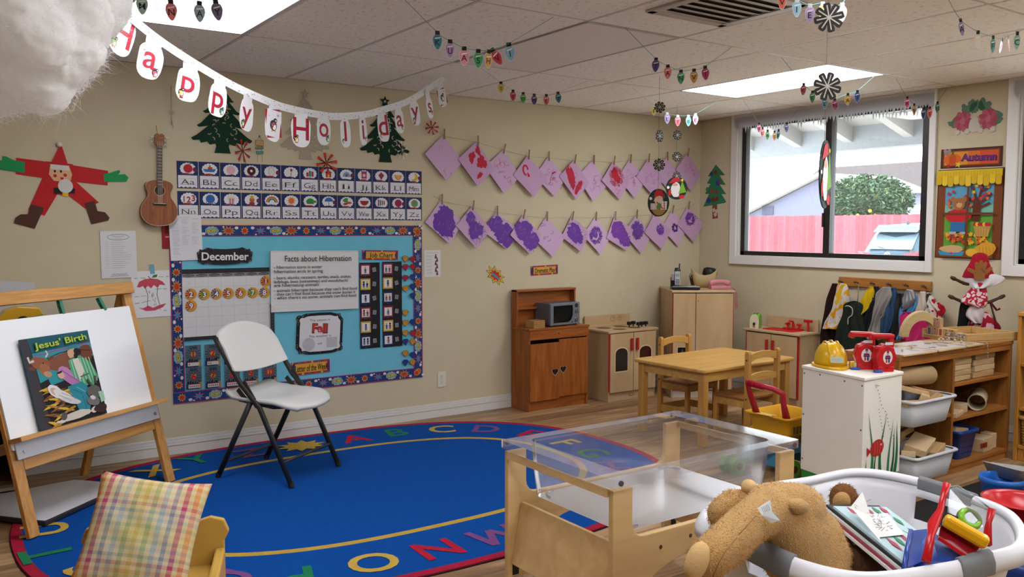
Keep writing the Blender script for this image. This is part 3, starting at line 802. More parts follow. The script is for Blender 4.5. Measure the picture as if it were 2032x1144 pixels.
for i in range(26):
 ch = chr(65+i); row, c = divmod(i, 13)
 z1, z0 = (zA1, zA0) if row == 0 else (zB1, zB0)
 dz = ((zA1r-zA1) if row == 0 else (zB0r-zB0))*(c+.5)/13
 w_ = xsA[1]-xsA[0]-.004
 F = Flat(); alpha(ch)(F, w_, z1-z0)
 o = F.build('alphabet_card', None, ((xsA[c]+xsA[c+1])/2, YB-.001, (z0+z1)/2+dz), RB)
 tag(o, 'alphabet card %s%s with a picture of %s %s, in the %s row' % (ch, ch.lower(), 'an' if PIC[ch][0][0] in 'aeio' else 'a', PIC[ch][0] if PIC[ch][0] != '123' else 'row of numerals', ('upper', 'lower')[row]), 'alphabet card', 'alphabet cards above the bulletin board')
BX0, BX1, BZ0, BZ1 = 1.276, 3.008, .312, 1.407
bx, bz = (BX0+BX1)/2, (BZ0+BZ1)/2
bw, bh = BX1-BX0, BZ1-BZ0
board = T('bulletin_board', 'large wall board of light blue paper with a comic burst border', 'bulletin board', (bx, YB, bz), rot=RB)
BLU = mat('#6cbace', .7, spec=.2, noise_s=9, noise_a=.03, bump=.15, bump_s=14)
F = Flat(); F.z = .001; F.base(bw-.06, bh-.06, BLU, .003); F.build('backing_paper', board)
def border(L, seed, n):
 """strip of length L along local x, .072 wide, centred"""
 F = Flat(); hw = .036
 F.base(L, hw*2, '#1f3a74', .0012)
 for s_ in (-1, 1): F.rect(-L/2, s_*hw-(.005 if s_ > 0 else 0), L/2, s_*hw+(.005 if s_ < 0 else 0), '#a02c5c')
 rnd = random.Random(seed); st_ = L/n
 F.dz = .00005
 for k in range(n):
  x = -L/2+st_*(k+.5); kind = k % 4
  if kind == 0:
   F.star(x, 0, .026, .016, 9, '#c8a22a', .3*k); F.star(x, 0, .021, .012, 8, '#b03428', .2*k)
  elif kind == 1:
   F.star(x, 0, .036, .014, 7, '#b0442e', .5*k, 1.1, .8); F.star(x, 0, .027, .011, 7, '#3a7ea8', .5*k, 1.1, .8)
  elif kind == 2:
   for q in range(9):
    a = 2*PI*q/9; F.ell2(x+.028*math.cos(a), .016*math.sin(a), .014, .013, '#8aa8b4', 10)
   F.text('POW!', x, 0, .024, '#1d1d22', .07, .064, a=R(8)); F.text('POW!', x, .0005, .021, '#d8c425', .03, .058, a=R(8))
  else:
   F.star(x, 0, .036, .018, 10, '#caa028', .2*k, 1.25, .85); F.star(x, 0, .028, .014, 10, '#b03a2c', .2*k, 1.25, .85)
  F.ell2(x+st_*.5, rnd.choice((-.018, .018)), .012, .009, '#d2d0ce', 10)
  if kind % 2: F.ell2(x-st_*.3, rnd.choice((-.024, .024)), .006, .005, '#d2d0ce', 8)
 return F
H_ = .036
border(bw, 1, 17).build('top_border', board, (0, bh/2-H_, .0046))
border(bw, 2, 17).build('bottom_border', board, (0, -bh/2+H_, .0046))
border(bh-.145, 3, 11).build('left_border', board, (-bw/2+H_, 0, .0048), (0, 0, PI/2))
border(bh-.0, 4, 12).build('right_border', board, (bw/2-H_, 0, .0066), (0, 0, PI/2))
OFF = .009
def onb(name, label, cat, box, draw, group=None, a=0, off=OFF): return sheetB(name, label, cat, box, draw, group, a, off)
def december(F, w, h):
 rnd = random.Random(2)
 o = []
 for k in range(60):
  t = 2*PI*k/60; e = lambda v, p: math.copysign(abs(v)**p, v)
  o.append((w/2*.98*e(math.cos(t), .35)*(1+.02*math.sin(9*t)), h*.42*e(math.sin(t), .5)*(1+.12*math.sin(11*t))))
 F.slab(o, '#27262b', .0012)
 for k in range(40):
  i = rnd.randrange(60); F.ell2(o[i][0]*.95, o[i][1]*.9, .0025, .0025, '#77767a', 6)
 F.text('December', 0, -h*.02, h*.44, '#1a1a1c', .06, w*.88, a=R(-1)); F.text('December', 0, 0, h*.42, '#dad6d4', .025, w*.84, a=R(-1))
onb('month_sign', 'black cut-out sign reading December in white letters', 'sign', (390, 489, 501, 526), december, off=.016)
def calendar(F, w, h):
 F.base(w, h, '#d3d1d1', .002)
 F.rect(-w/2, h*.4, w/2, h/2, '#2b2a2e')
 for k in range(22): F.line([(-w/2+k*w/21, h*.45), (-w/2+(k+.5)*w/21, h*.495), (-w/2+(k+1)*w/21, h*.45)], .0014, '#4a494e')
 F.rect(-w/2, h*.385, w/2, h*.435, '#8a898c')
 for k, d in enumerate(('Sunday', 'Monday', 'Tuesday', 'Wednesday', 'Thursday', 'Friday', 'Saturday')):
  x = -w/2+w*(k+.5)/7; F.ell2(x, h*.41, w*.063, h*.021, '#4c4b50', 14); F.text(d, x, h*.41, .009, '#9a9a9c', 0, w*.095)
 for k in range(1, 7): F.line([(-w/2+w*k/7, -h*.455), (-w/2+w*k/7, h*.385)], .0013, '#b0afb2')
 for r in range(6):
  y = h*.385-h*.84*(r+1)/6; F.line([(-w/2, y), (w/2, y)], .0013, '#b0afb2')
  for k in range(7):
   x = -w/2+w*(k+.5)/7; F.ring(x, y+h*.06, .006, .004, .0009, '#b4b3b6', 8)
 F.rect(-w/2, -h/2, w/2, -h*.455, '#2b2a2e')
 for k in range(22): F.line([(-w/2+k*w/21, -h*.495), (-w/2+(k+.5)*w/21, -h*.46)], .0014, '#55545a')
 F.rect(w/2-.003, -h/2, w/2+.024, -h*.05, '#2b2a2e')
 for k in range(9): F.line([(w/2, -h*.46+k*h*.045), (w/2+.022, -h*.44+k*h*.045)], .0013, '#77767c')
onb('calendar_chart', 'white pocket calendar chart with black patterned edges and weekday ovals', 'calendar', (364, 532, 537, 669), calendar)
DP = [(526, 557), (377.5, 583), (404, 583), (428, 582), (451.5, 581), (476, 580.5), (500, 580), (523, 579.5), (378, 606)]
SP = ['#b8322a', '#b8322a', '#3a8a3a', '#2a4a9a', '#b8322a', '#b8322a', '#3a8a3a', '#2a4a9a', '#b8322a']
for i, (x, y) in enumerate(DP):
 F = Flat(); r = .035
 F.slab([(r*math.cos(2*PI*k/24), r*math.sin(2*PI*k/24)) for k in range(24)], '#c8902a', .0012)
 for k in range(5):
  a = R(100+k*30); F.P([(0, 0), (r*.95*math.cos(a), r*.95*math.sin(a)), (r*.95*math.cos(a+.28), r*.95*math.sin(a+.28))], (SP[i], '#2a3a8a', SP[i], '#5a2a3a', SP[i])[k])
 F.star(0, 0, r*.6, r*.4, 9, SP[i])
 F.text(str(i+1), 0, 0, .036, '#2a2a50', .07); F.text(str(i+1), 0, 0, .034, '#dcd8d6', .025)
 p = wb(x, y); tag(F.build('date_disc', None, (p.x, YB-OFF-.006, p.z), RB), 'round orange calendar disc with the numeral %d' % (i+1), 'calendar disc', 'date discs on the calendar')
def pad(F, w, h):
 F.base(w, h, '#d8d6d3', .006)
 for k in range(46): F.ell2(-w/2+w*(k+.5)/46, h*.485, .002, .0025, '#6a6a70', 6)
 for k in range(13): F.line([(-w*.48, h*.3-k*h*.062), (w*.48, h*.3-k*h*.062)], .0008, '#bdbcc4')
 B = '#1d1d22'
 F.text('Facts about Hibernation', w*.03, h*.375, .04, B, .004, w*.76)
 L = [('- hibernation starts in winter', .235, .54), ('hibernation ends in spring', .165, .55), ('- bears, skunks, raccoons, turtles, snails, snakes,', .065, .88), ('ladybugs, bees (sometimes) and woodchucks', .0, .84), ('are hibernating animals', -.06, .5), ('- animals hibernate because they can\'t find food', -.145, .95), ('- they can\'t find food because the snow buries it', -.205, .93), ('- when there\'s no snow, animals can find food', -.265, .94)]
 for s_, y, k in L: F.text(s_, -w*.47, h*y, .021, B, .004, w*k, 'L', .12)
onb('chart_pad', 'white handwritten chart pad about hibernation facts, hung over the board', 'chart', (538, 497, 711, 615), pad, a=R(-.6), off=.016)
def banner_sign(txt, sep=.8):
 def d(F, w, h):
  F.base(w, h, '#a02c46', .0012)
  F.rect(-w*.47, -h*.34, w*.47, h*.34, '#cf9a3a')
  for k in range(12): F.star(-w*.45+w*.9*k/11, (-1)**k*h*.42, h*.13, h*.06, 6, ('#d8b030', '#c8402a', '#3a6a9a')[k % 3])
  F.blob(-w*.44, 0, w*.05, h*.4, '#3a2a5a', .2); F.blob(w*.45, 0, w*.04, h*.36, '#5a2a5a', .2)
  F.text(txt, w*.02, 0, h*.5, '#2a1d18', .01, w*sep, shear=.08)
 return d
onb('title_sign', 'yellow and red title strip reading Job Chart', 'sign', (718, 496, 789, 515), banner_sign('Job Chart', .66), 'title strips', a=R(-1.5))
CARD = [['#8a1f34', '#c8a028', '#1c2c54', '#8a1f34', '#c8a028', '#1c2c54'], ['#8a1f34', '#c8a028', '#1c2c54', '#8a1f34', '#c8a028', '#1c2c54']]
for s_ in range(2):
 p0, p1 = (wb(712, 521), wb(753.5, 688)) if s_ == 0 else (wb(757, 519), wb(797, 685))
 w, h = p1.x-p0.x, p0.z-p1.z
 t = T('job_chart', ('black job chart strip with six picture cards, beside the chart pad', 'black job chart strip with six picture cards, beside the paper gems')[s_], 'chart', ((p0.x+p1.x)/2, YB-OFF, (p0.z+p1.z)/2), rot=RB, group='job chart strips')
 F = Flat(); F.base(w, h, '#1c1c20', .0012); F.rect(-w*.5, -h*.5, -w*.02, h*.5, '#1a2036'); F.build('backing', t)
 for k in range(6):
  y = h*.5-h*(k+.5)/6
  F = Flat(); F.base(w*.5, h*.13, CARD[s_][k], .0008); F.rect(-w*.19, -h*.048, w*.19, h*.048, '#d6d4d6')
  rnd = random.Random(k+s_*9)
  for q in range(1 + (k+s_) % 2):
   x = (q-.5*((k+s_) % 2))*w*.17
   F.ell2(x, h*.025, w*.05, w*.05, ('#3a241c', '#c89a7a', '#20202a')[rnd.randrange(3)], 10)
   F.rect(x-w*.05, -h*.015, x+w*.05, h*.012, ('#2a2a34', '#a03040', '#3a5a8a', '#7a3a5a')[rnd.randrange(4)]); F.rect(x-w*.045, -h*.04, x-w*.008, -h*.015, '#24242e'); F.rect(x+w*.008, -h*.04, x+w*.045, -h*.015, '#24242e')
  F.build('picture_card', t, (-w*.22, y, .0018))
  F = Flat(); F.rect(-w*.16, -.005, w*.16, .003, '#101018'); F.scr(0, 0, .022, .004, '#8a8a90', k); F.build('caption', t, (-w*.22, y-h*.073, .0028))
  F = Flat(); F.base(.026, .03, '#8f8f92', .002); F.rect(-.008, -.01, .008, .01, '#77777c'); F.build('velcro_square', t, (w*.22, y, .0018), (0, 0, random.Random(k+s_).uniform(-.25, .25)))
G_ = {'l': [(513, 'orange'), (529.5, 'red'), (551, 'red'), (572, 'orange'), (620, 'orange'), (640, 'orange'), (660, 'orange'), (677, 'blue'), (700, 'orange'), (718, 'blue')],
      'r': [(514, 'red'), (529, 'red'), (549, 'blue'), (568, 'blue'), (586, 'blue'), (638, 'blue'), (660, 'red'), (677, 'orange'), (703, 'blue'), (718, 'orange')]}
GC = {'orange': '#c88a28', 'red': '#a82030', 'blue': '#1f3a86'}
for side, lst in G_.items():
 for i, (y, c) in enumerate(lst):
  p = wb(802.5 if side == 'l' else 817, y); F = Flat(); r = .024
  pts = [(-r*.55, r*.8), (r*.55, r*.8), (r*1.05, r*.2), (0, -r*1.1), (-r*1.05, r*.2)]
  F.slab([(a*1.08, b*1.08) for a, b in reversed(pts)], '#241f1c', .0008); F.P(list(reversed([(a*.96, b*.96) for a, b in pts])), GC[c])
  F.line([(-r, r*.2), (r, r*.2)], .0012, '#33271c'); F.line([(-r*.4, r*.2), (0, -r)], .001, '#33271c'); F.line([(r*.4, r*.2), (0, -r)], .001, '#33271c')
  F.scr(0, r*.45, .022, .006, '#33271c', i)
  o = F.build('paper_gem', None, (p.x, YB-OFF-.0062-.0004*(side == 'r'), p.z), (PI/2, random.Random(i*3+(side == 'r')).uniform(-.2, .2), 0))
  tag(o, '%s paper gem, %s from the top in the %s column' % (c, ordn(i), 'left' if side == 'l' else 'right'), 'paper gem', 'paper gems at the right border')
def season(F, w, h):
 o = []
 for k in range(72):
  t = 2*PI*k/72; e = lambda v, p: math.copysign(abs(v)**p, v)
  o.append((w/2*e(math.cos(t), .28)*(.97+.035*math.sin(8*t)), h/2*e(math.sin(t), .28)*(.97+.035*math.cos(8*t))))
 F.slab(o, '#1f1e22', .0012)
 rnd = random.Random(4)
 for k in range(50):
  i = rnd.randrange(72); F.ell2(o[i][0]*.95, o[i][1]*.95, .003, .003, '#8a898c', 6)
 F.P([(x*.87, y*.87) for x, y in o], '#d3d1d2')
 F.text('The season is', 0, h*.33, .017, '#26262a', 0, w*.42)
 F.text('Fall', 0, h*.13, .062, '#5a1a14', .06, w*.33, a=R(-4)); F.text('Fall', 0, h*.135, .058, '#c4382a', .02, w*.3, a=R(-4))
 F.text('The weather is', 0, -h*.06, .017, '#26262a', 0, w*.46); F.text('and', -w*.01, -h*.24, .016, '#26262a')
 F.ell2(-w*.24, -h*.25, .044, .044, '#b4b3b5', 24); F.rect(w*.13, -h*.36, w*.36, -h*.11, '#b4b3b5')
onb('season_sign', 'white scalloped sign with black edge reading The season is Fall', 'sign', (586, 620, 681, 701), season)
onb('title_sign', 'yellow and red title strip reading Letter of the Week', 'sign', (577, 715, 654, 741), banner_sign('Letter of the Week', .84), 'title strips', a=R(1))
NW, NH = wb(398, 705).x-wb(366.5, 705).x, wb(382, 684).z-wb(382, 727).z
npos = [(1, 382.5, 705.5), (2, 421, 703), (3, 459, 700), (6, 384, 749), (7, 422, 747), (8, 460, 745), (9, 497, 742.5), (10, 534, 740)]
WORD = {1: 'ONE', 2: 'TWO', 3: 'THREE', 6: 'SIX', 7: 'SEVEN', 8: 'EIGHT', 9: 'NINE', 10: 'TEN'}
for k, x, y in npos:
 p = wb(x, y); F = Flat(); w, h = NW, NH
 F.base(w, h, '#5a6a76', .0008)
 for q in range(14): a = 2*PI*q/14; F.P([(0, h*.08), (.48*w*math.cos(a), h*.08+w*.45*math.sin(a)), (.48*w*math.cos(a+.2), h*.08+w*.45*math.sin(a+.2))], '#3f4c58')
 F.text(WORD[k], 0, h*.4, .018, '#1a1c22', .02, w*.5)
 F.star(0, h*.08, w*.22, w*.12, 8, '#c8962a'); F.text(str(k), 0, h*.08, .042, '#b02a24', .04)
 rnd = random.Random(k)
 for q in range(6): F.rect(-w*.42+q*w*.145, -h*.28, -w*.42+q*w*.145+w*.1, -h*(.28-rnd.uniform(.06, .16)), '#14151c')
 F.rect(-w*.5, -h*.5, w*.5, -h*.26, '#22375e'); F.rect(w*.32, -h*.5, w*.5, -h*.2, '#a8844a'); F.rect(-w*.36, -h*.46, w*.36, -h*.28, '#cfcbc8'); F.rect(-w*.36, -h*.3, w*.36, -h*.27, '#a03038')
 for q in range(min(k, 5)): F.ell2(-w*.26+q*w*.13, -h*.38, .005, .005, '#a06058', 8)
 tag(F.build('number_poster', None, (p.x, YB-OFF, p.z), RB), 'grey comic number poster reading %s on the blue board' % WORD[k].capitalize(), 'number poster', 'number posters on the board')
def poster(F, w, h):
 F.base(w, h, '#d6d4d2', .001); F.scr(0, h*.4, w*.76, .007, '#333338')
 rnd = random.Random(6)
 for k in range(6):
  y = h*.29-k*h*.125
  F.line([(-w*.4, y), (-w*.4+w*rnd.uniform(.3, .5), y)], .0014, '#66666c'); F.line([(-w*.4, y-.008), (-w*.4+w*rnd.uniform(.2, .4), y-.008)], .0012, '#88888c')
  x = w*(.28 if k % 2 else .2); F.ell2(x, y+.005, .007, .007, '#7a4a44', 8); F.rect(x-.008, y-.02, x+.008, y-.002, '#6a3a4a')
sheetB('instruction_poster', 'small white poster with six little pictures, right of the bulletin board', 'poster', (842, 496, 874, 549), poster)
def burst(F, w, h):
 a = R(-38);
 pts = lambda k: [(x, y) for x, y in rot2([(w*.62*k*(1 if i % 2 == 0 else .62)*math.cos(PI*i/9), h*.38*k*(1 if i % 2 == 0 else .6)*math.sin(PI*i/9)) for i in range(18)], a)]
 F.slab(pts(1.05), '#1e1a18', .0008); F.P(pts(.97), '#d0b02c'); F.P(pts(.7), '#b8302c'); F.P(rot2([(-w*.3, 0), (-w*.2, -h*.1), (w*.22, -h*.06), (w*.34, h*.01), (w*.1, h*.03)], a), '#3a88a8')
sheetB('comic_burst', 'yellow, red and blue comic burst cut-out left of the Dramatic Play strip', 'cut-out', (966, 526, 1000, 566), burst)
sheetB('title_sign', 'yellow and red title strip reading Dramatic Play', 'sign', (1053, 526, 1107, 545), banner_sign('Dramatic Play', .74), 'title strips', a=R(1.5))
p = wb(876, 752)
t = T('wall_outlet', 'ivory double power outlet on the wall near the baseboard', 'outlet', (p.x, YB, p.z), rot=RB)
IV = mat('#d6d0c0', .35)
m = MB(); m.box(-.035, -.057, 0, .035, .057, .006, IV); m.build('cover_plate', t, bev=.003)
for y in (-.022, .022):
 m = MB(); m.cyl((0, y, .006), (0, y, .0085), .016, IV, n=20)
 for x in (-.006, .006): m.box(x-.001, y-.002, .0085, x+.001, y+.007, .0088, mat('#2a2620'))
 m.cyl((0, y-.009, .0085), (0, y-.009, .0088), .0025, mat('#2a2620'), n=8); m.build('socket', t)
m = MB(); m.cyl((0, 0, .006), (0, 0, .0075), .0035, mat('#a8a298', .3, .8), n=10); m.build('screw', t)
PINK = mat('#c29cbe', .7, spec=.2)
PINK2 = mat('#c8a6c6', .7, spec=.2)
CLIP = wood('#8a7048', '#a88a5c', 'Y', 6)
def Z2(x, y): return (830+x/3.444, 240+y/3.444)
UT = [(165, 95), (390, 140), (575, 195), (738, 235), (880, 245), (1055, 265), (1188, 268), (1322, 275), (1440, 262), (1560, 258), (1692, 245), (1828, 218)]
UB = [(180, 408), (390, 448), (572, 497), (772, 522), (918, 517), (1060, 537), (1180, 550), (1358, 540), (1465, 528), (1588, 515), (1716, 500), (1840, 478)]
LT = [(150, 540), (357, 582), (527, 618), (705, 640), (868, 655), (1038, 652), (1203, 655), (1330, 652), (1483, 640), (1605, 630), (1728, 608), (1833, 580)]
LB = [(200, 840), (382, 872), (590, 872), (748, 910), (908, 930), (1095, 893), (1230, 912), (1405, 885), (1508, 905), (1645, 878), (1760, 855), (1863, 828)]
RP, PP = '#b81a34', '#683898'
DIAG = .332; AL, BE = .137, .1636
def squig(F, cx, cy, r, c, seed, n=3, w=.0022):
 rnd = random.Random(seed)
 for k in range(n):
  x, y = cx+rnd.uniform(-r, r), cy+rnd.uniform(-r, r); a0 = rnd.uniform(0, 6); rr = r*rnd.uniform(.2, .45)
  F.ring(x, y, rr, rr*rnd.uniform(.5, 1.2), w, c, 14, a0, a0+rnd.uniform(2.5, 5.5))
def splat(F, cx, cy, r, c, seed, n=90, w=.0016):
 rnd = random.Random(seed)
 for k in range(n):
  a = rnd.uniform(0, 2*PI); q = rnd.uniform(.65, 1.25)*r; l = rnd.uniform(.004, .02)
  x, y = cx+q*math.cos(a), cy+q*math.sin(a)*1.05; b = a+rnd.uniform(-1, 1)
  F.dz = .00001; F.line([(x, y), (x+l*math.cos(b), y+l*math.sin(b))], rnd.uniform(.7, 1.6)*w, c)
 F.dz = .00009
def brush(F, cx, cy, rx, ry, c, seed, a=0):
 if ry > .04: rx, ry = rx*1.18, ry*1.18
 F.blob(cx, cy, rx, ry, c, .22, 46, a, seed)
 rnd = random.Random(seed)
 for k in range(26):
  t = rnd.uniform(0, 2*PI); ca, sa = math.cos(a), math.sin(a)
  x, y = rx*.9*math.cos(t), ry*.9*math.sin(t); x2, y2 = x*rnd.uniform(1.05, 1.3), y*rnd.uniform(1.05, 1.3)
  F.dz = .00001; F.line([(cx+x*ca-y*sa, cy+x*sa+y*ca), (cx+x2*ca-y2*sa, cy+x2*sa+y2*ca)], .004, c)
 c2 = '#c8283e' if c == RP else '#8450ac'
 for k in range(9):
  t = rnd.uniform(0, 2*PI); q = rnd.uniform(.1, .7); x, y = rx*q*math.cos(t), ry*q*math.sin(t)
  ca, sa = math.cos(a), math.sin(a)
  F.line([(cx+x*ca-y*sa, cy+x*sa+y*ca), (cx+(x+.02)*ca-(y+.014)*sa, cy+(x+.02)*sa+(y+.014)*ca)], .005, c2)
 F.dz = .00009
def art(row, i):
 def d(F):
  m_ = (0, -DIAG*.48)
  if row == 'u':
   if i == 0: F.ring(-.03, -.1, .014, .02, .0015, '#7a4a80', 12, 0, 5); squig(F, .02, -.28, .03, RP, 3, 3, .002)
   elif i == 1: F.blob(.01, -.07, .018, .04, RP, .35, 28, .5, 1); F.blob(-.045, -.12, .028, .04, RP, .3, 28, 0, 2); F.blob(.04, -.15, .035, .055, RP, .4, 34, .2, 3); F.blob(.02, -.25, .014, .035, RP, .3, 24, -.7, 4)
   elif i == 2: squig(F, -.02, -.14, .05, RP, 5, 9, .0022); squig(F, .03, -.23, .04, RP, 6, 5)
   elif i == 3: F.ring(-.04, -.11, .022, .036, .016, RP, 16, 0, 4.8); F.blob(-.02, -.15, .009, .02, RP, .3, 20, .3, 3)
   elif i == 4: squig(F, 0, -.15, .06, '#7a3a78', 7, 10); F.blob(.03, -.13, .02, .008, RP, .3, 20, .3, 3); squig(F, .03, -.22, .05, RP, 8, 6, .0028)
   elif i == 5: brush(F, -.04, -.14, .028, .085, RP, 4, .25); brush(F, .03, -.22, .02, .05, RP, 6, -.6); squig(F, 0, -.17, .055, '#8a3a78', 9, 9)
   elif i == 6: F.ring(.03, -.15, .018, .026, .003, '#8a2a5a', 14, 1, 5); squig(F, 0, -.17, .06, '#8a4a88', 10, 8, .0018)
   elif i == 7: F.blob(0, -.12, .042, .06, RP, .25, 40, .2, 5); splat(F, .005, -.13, .06, RP, 6, 380, .0018); squig(F, .01, -.26, .04, RP, 11, 5, .0016)
   elif i == 8: squig(F, 0, -.14, .055, '#a04a6a', 12, 9, .0018); F.blob(.05, -.15, .014, .006, RP, .3, 20, -.4, 3); squig(F, .03, -.2, .04, RP, 13, 4, .0028)
   elif i == 9: squig(F, 0, -.16, .06, '#8a3a78', 14, 9, .0018)
   elif i == 10: squig(F, .0, -.17, .055, '#a04a7a', 15, 9, .0018)
   else: squig(F, 0, -.13, .045, RP, 16, 10, .002); squig(F, .06, -.18, .03, RP, 17, 4)
  else:
   if i == 0: brush(F, -.005, -.16, .072, .1, PP, 1, .15)
   elif i == 1: brush(F, -.02, -.1, .035, .05, PP, 2, .3); brush(F, .01, -.18, .05, .055, PP, 3, .5); splat(F, .02, -.2, .06, PP, 2, 120)
   elif i == 2: brush(F, -.035, -.09, .05, .055, PP, 4, .2); brush(F, .02, -.19, .075, .07, PP, 5, -.3); squig(F, .02, -.08, .03, '#7a4a9a', 3, 5)
   elif i == 3: brush(F, -.02, -.12, .075, .06, PP, 6, -.5); brush(F, .03, -.21, .06, .065, PP, 7, .2)
   elif i == 4: squig(F, -.02, -.1, .05, '#4a2a5a', 8, 4, .0022); squig(F, -.04, -.15, .04, '#4a2a5a', 9, 3, .003)
   elif i == 5: brush(F, -.01, -.14, .05, .085, PP, 8, .4); splat(F, 0, -.15, .075, PP, 5, 90); squig(F, .05, -.22, .03, RP, 9, 3, .0016)
   elif i == 6: splat(F, -.02, -.15, .05, PP, 7, 330, .0034); brush(F, -.03, -.13, .025, .04, PP, 9, .2)
   elif i == 7: brush(F, -.005, -.13, .078, .06, '#74389c', 10, -.6); brush(F, .02, -.22, .05, .05, '#74389c', 11, -.6)
   elif i == 8: splat(F, -.01, -.13, .055, PP, 9, 330, .004); brush(F, -.01, -.13, .045, .05, PP, 12, 0)
   elif i == 9: splat(F, .03, -.15, .03, PP, 10, 190, .0034); brush(F, .03, -.16, .024, .028, PP, 12, 0)
   elif i == 10: splat(F, .0, -.16, .022, '#3a206a', 11, 140, .004); F.ring(0, -.16, .012, .024, .006, PP, 12, 0, 5)
   else: splat(F, .0, -.12, .04, PP, 12, 260, .0036); brush(F, -.02, -.1, .03, .025, PP, 12, .3); squig(F, .04, -.14, .04, PP, 13, 8, .003)
 return d
UDESC = ['one thin curl and a red scribble low', 'three thick red blots', 'red loops in the middle', 'one short thick red hook', 'purple loops and a small red dash', 'tall smeared red shape', 'one small dark ring', 'big speckled round red blot', 'red crescent and faint loops', 'faint purple loops, upper row', 'faint curls, behind a snowflake', 'tight red scribble beside the corner']
LDESC = ['large solid purple oval', 'two joined purple splotches', 'wide purple shape spilling right', 'purple patch filling two edges', 'two thin dark curls only', 'slanted purple smear with red specks', 'narrow dry-brushed purple streak', 'smooth violet band across the middle', 'bushy round purple patch', 'small round purple tuft', 'small dark purple squiggle', 'scratchy purple marks beside the corner']
def clothespin():
 m = MB(); m.box(-.005, -.035, 0, -.0005, .04, .006, CLIP); m.box(.0005, -.035, 0, .005, .04, .006, CLIP)
 o = m.build('clothespin_proto', bev=.0012)
 return o
SPR = mat('#8a8a8a', .3, 1)
pin_me = None
for row, TT, BBt, desc in (('u', UT, UB, UDESC), ('l', LT, LB, LDESC)):
 tops = []
 for i in range(12):
  a = wb(*Z2(*TT[i])); b = wb(*Z2(*BBt[i]))
  d = (b-a); ang = math.atan2(d.x, -d.z)      # lean of the diagonal
  k = d.length/DIAG
  F = Flat(); pts = [(0, 0), (-BE*k, -AL*k), (0, -DIAG*k), (BE*.94*k, -(DIAG-AL)*k)]
  F.slab(pts, PINK if i % 2 else PINK2, .0009)
  art(row, i)(F)
  F.scr(BE*.55, -DIAG*.56, .024, .006, '#4a3a50', i, R(-48))
  rnd = random.Random(i*7+(row == 'l')); lift = rnd.uniform(.02, .05)
  tl, tx = rnd.uniform(.05, .06), rnd.uniform(-.03, .03)
  def warp(co, tl=tl, tx=tx): return Vector((co.x, co.y, co.z+.002-tl*co.y+tx*co.x))
  o = F.build('painted_sheet', None, (a.x, YB-.006-.009*(i % 2), a.z), (PI/2, -ang, 0), warp)
  tag(o, 'pink paper hung by a corner, %s' % desc[i], 'painted paper', 'painted sheets on the %s string' % ('upper' if row == 'u' else 'lower'))
  tops.append(a)
  if pin_me is None: po = clothespin(); pin_me = po.data; pin = po; pin.name = 'clothespin'
  else: pin = po.copy(); C.objects.link(pin)
  sx = .012 if i else .01
  pin.location = (a.x+sx, YB-.0105-.009*(i % 2), a.z+.004); pin.rotation_euler = (PI/2, R(rnd.uniform(-4, 14)), 0)
  tag(pin, 'small wooden clothespin holding the %s pink sheet from the left, %s string' % (ordn(i), 'upper' if row == 'u' else 'lower'), 'clothespin', 'clothespins on the %s string' % ('upper' if row == 'u' else 'lower'))
 m = MB(); P = [Vector((tops[0].x-.06, YB-.006, tops[0].z+.03))]+[Vector((t_.x+.012, YB-.012-.009*(i % 2), t_.z-.008)) for i, t_ in enumerate(tops)]+[Vector((min(XR-.02, tops[-1].x+.1), YB-.006, tops[-1].z+.02))]
 m.tube(P, .0012, mat('#a89878', .8), n=5)
 tag(m.build('twine_string'), '%s twine string carrying twelve pink sheets along the back wall' % ('upper' if row == 'u' else 'lower'), 'string', 'twine strings')
AB = hz(885, 155, ZC); LB_ = Vector((.70, 3.95, ZC))
bd = Vector((AB.x-LB_.x, AB.y-LB_.y, 0)).normalized(); bn = Vector((bd.y, -bd.x, 0))
def onban(px, py):
 p = pl(px, py, AB, bn); return ((p-LB_).dot(bd), p.z)
banner = T('holiday_banner', 'white paper banner reading Happy Holidays strung under the ceiling', 'banner', (LB_.x, LB_.y, ZC), rot=(PI/2, 0, math.atan2(bd.y, bd.x)))
rib = [(205, -12), (225, 4), (278, 50), (328, 88), (393, 130), (459, 168), (520, 196), (565, 213), (631, 227), (670, 231), (723, 227), (762, 217), (815, 198), (880, 155), (886, 150)]
RP_ = [Vector((onban(*p)[0], onban(*p)[1]-ZC, 0)) for p in rib]
RS = spl(RP_, 5)
def ribz(u):
 for a, b in zip(RS, RS[1:]):
  if a.x <= u <= b.x: return a.y+(b.y-a.y)*(u-a.x)/(b.x-a.x), (b.y-a.y)/(b.x-a.x)
 return RS[-1].y, 0
CARDW = '#c6c4c6'
F = Flat(); hw = .019
F.line([(p.x, p.y) for p in RS], hw*2, mat(CARDW, .4))
rnd = random.Random(9)
for p in RS[::1]:
 for k in range(2):
  x, y = p.x+rnd.uniform(-.02, .02), p.y+rnd.uniform(-.015, .015)
  F.ell2(x, y, .0028, .0028, rnd.choice(('#5a4a5a', '#5a6a6a', '#9a4a50', '#8ab09a')), 7)
 if rnd.random() < .4: F.star(p.x, p.y, .01, .002, 6, '#a8c8b4')
F.build('ribbon', banner)
BRED = '#8c1628'
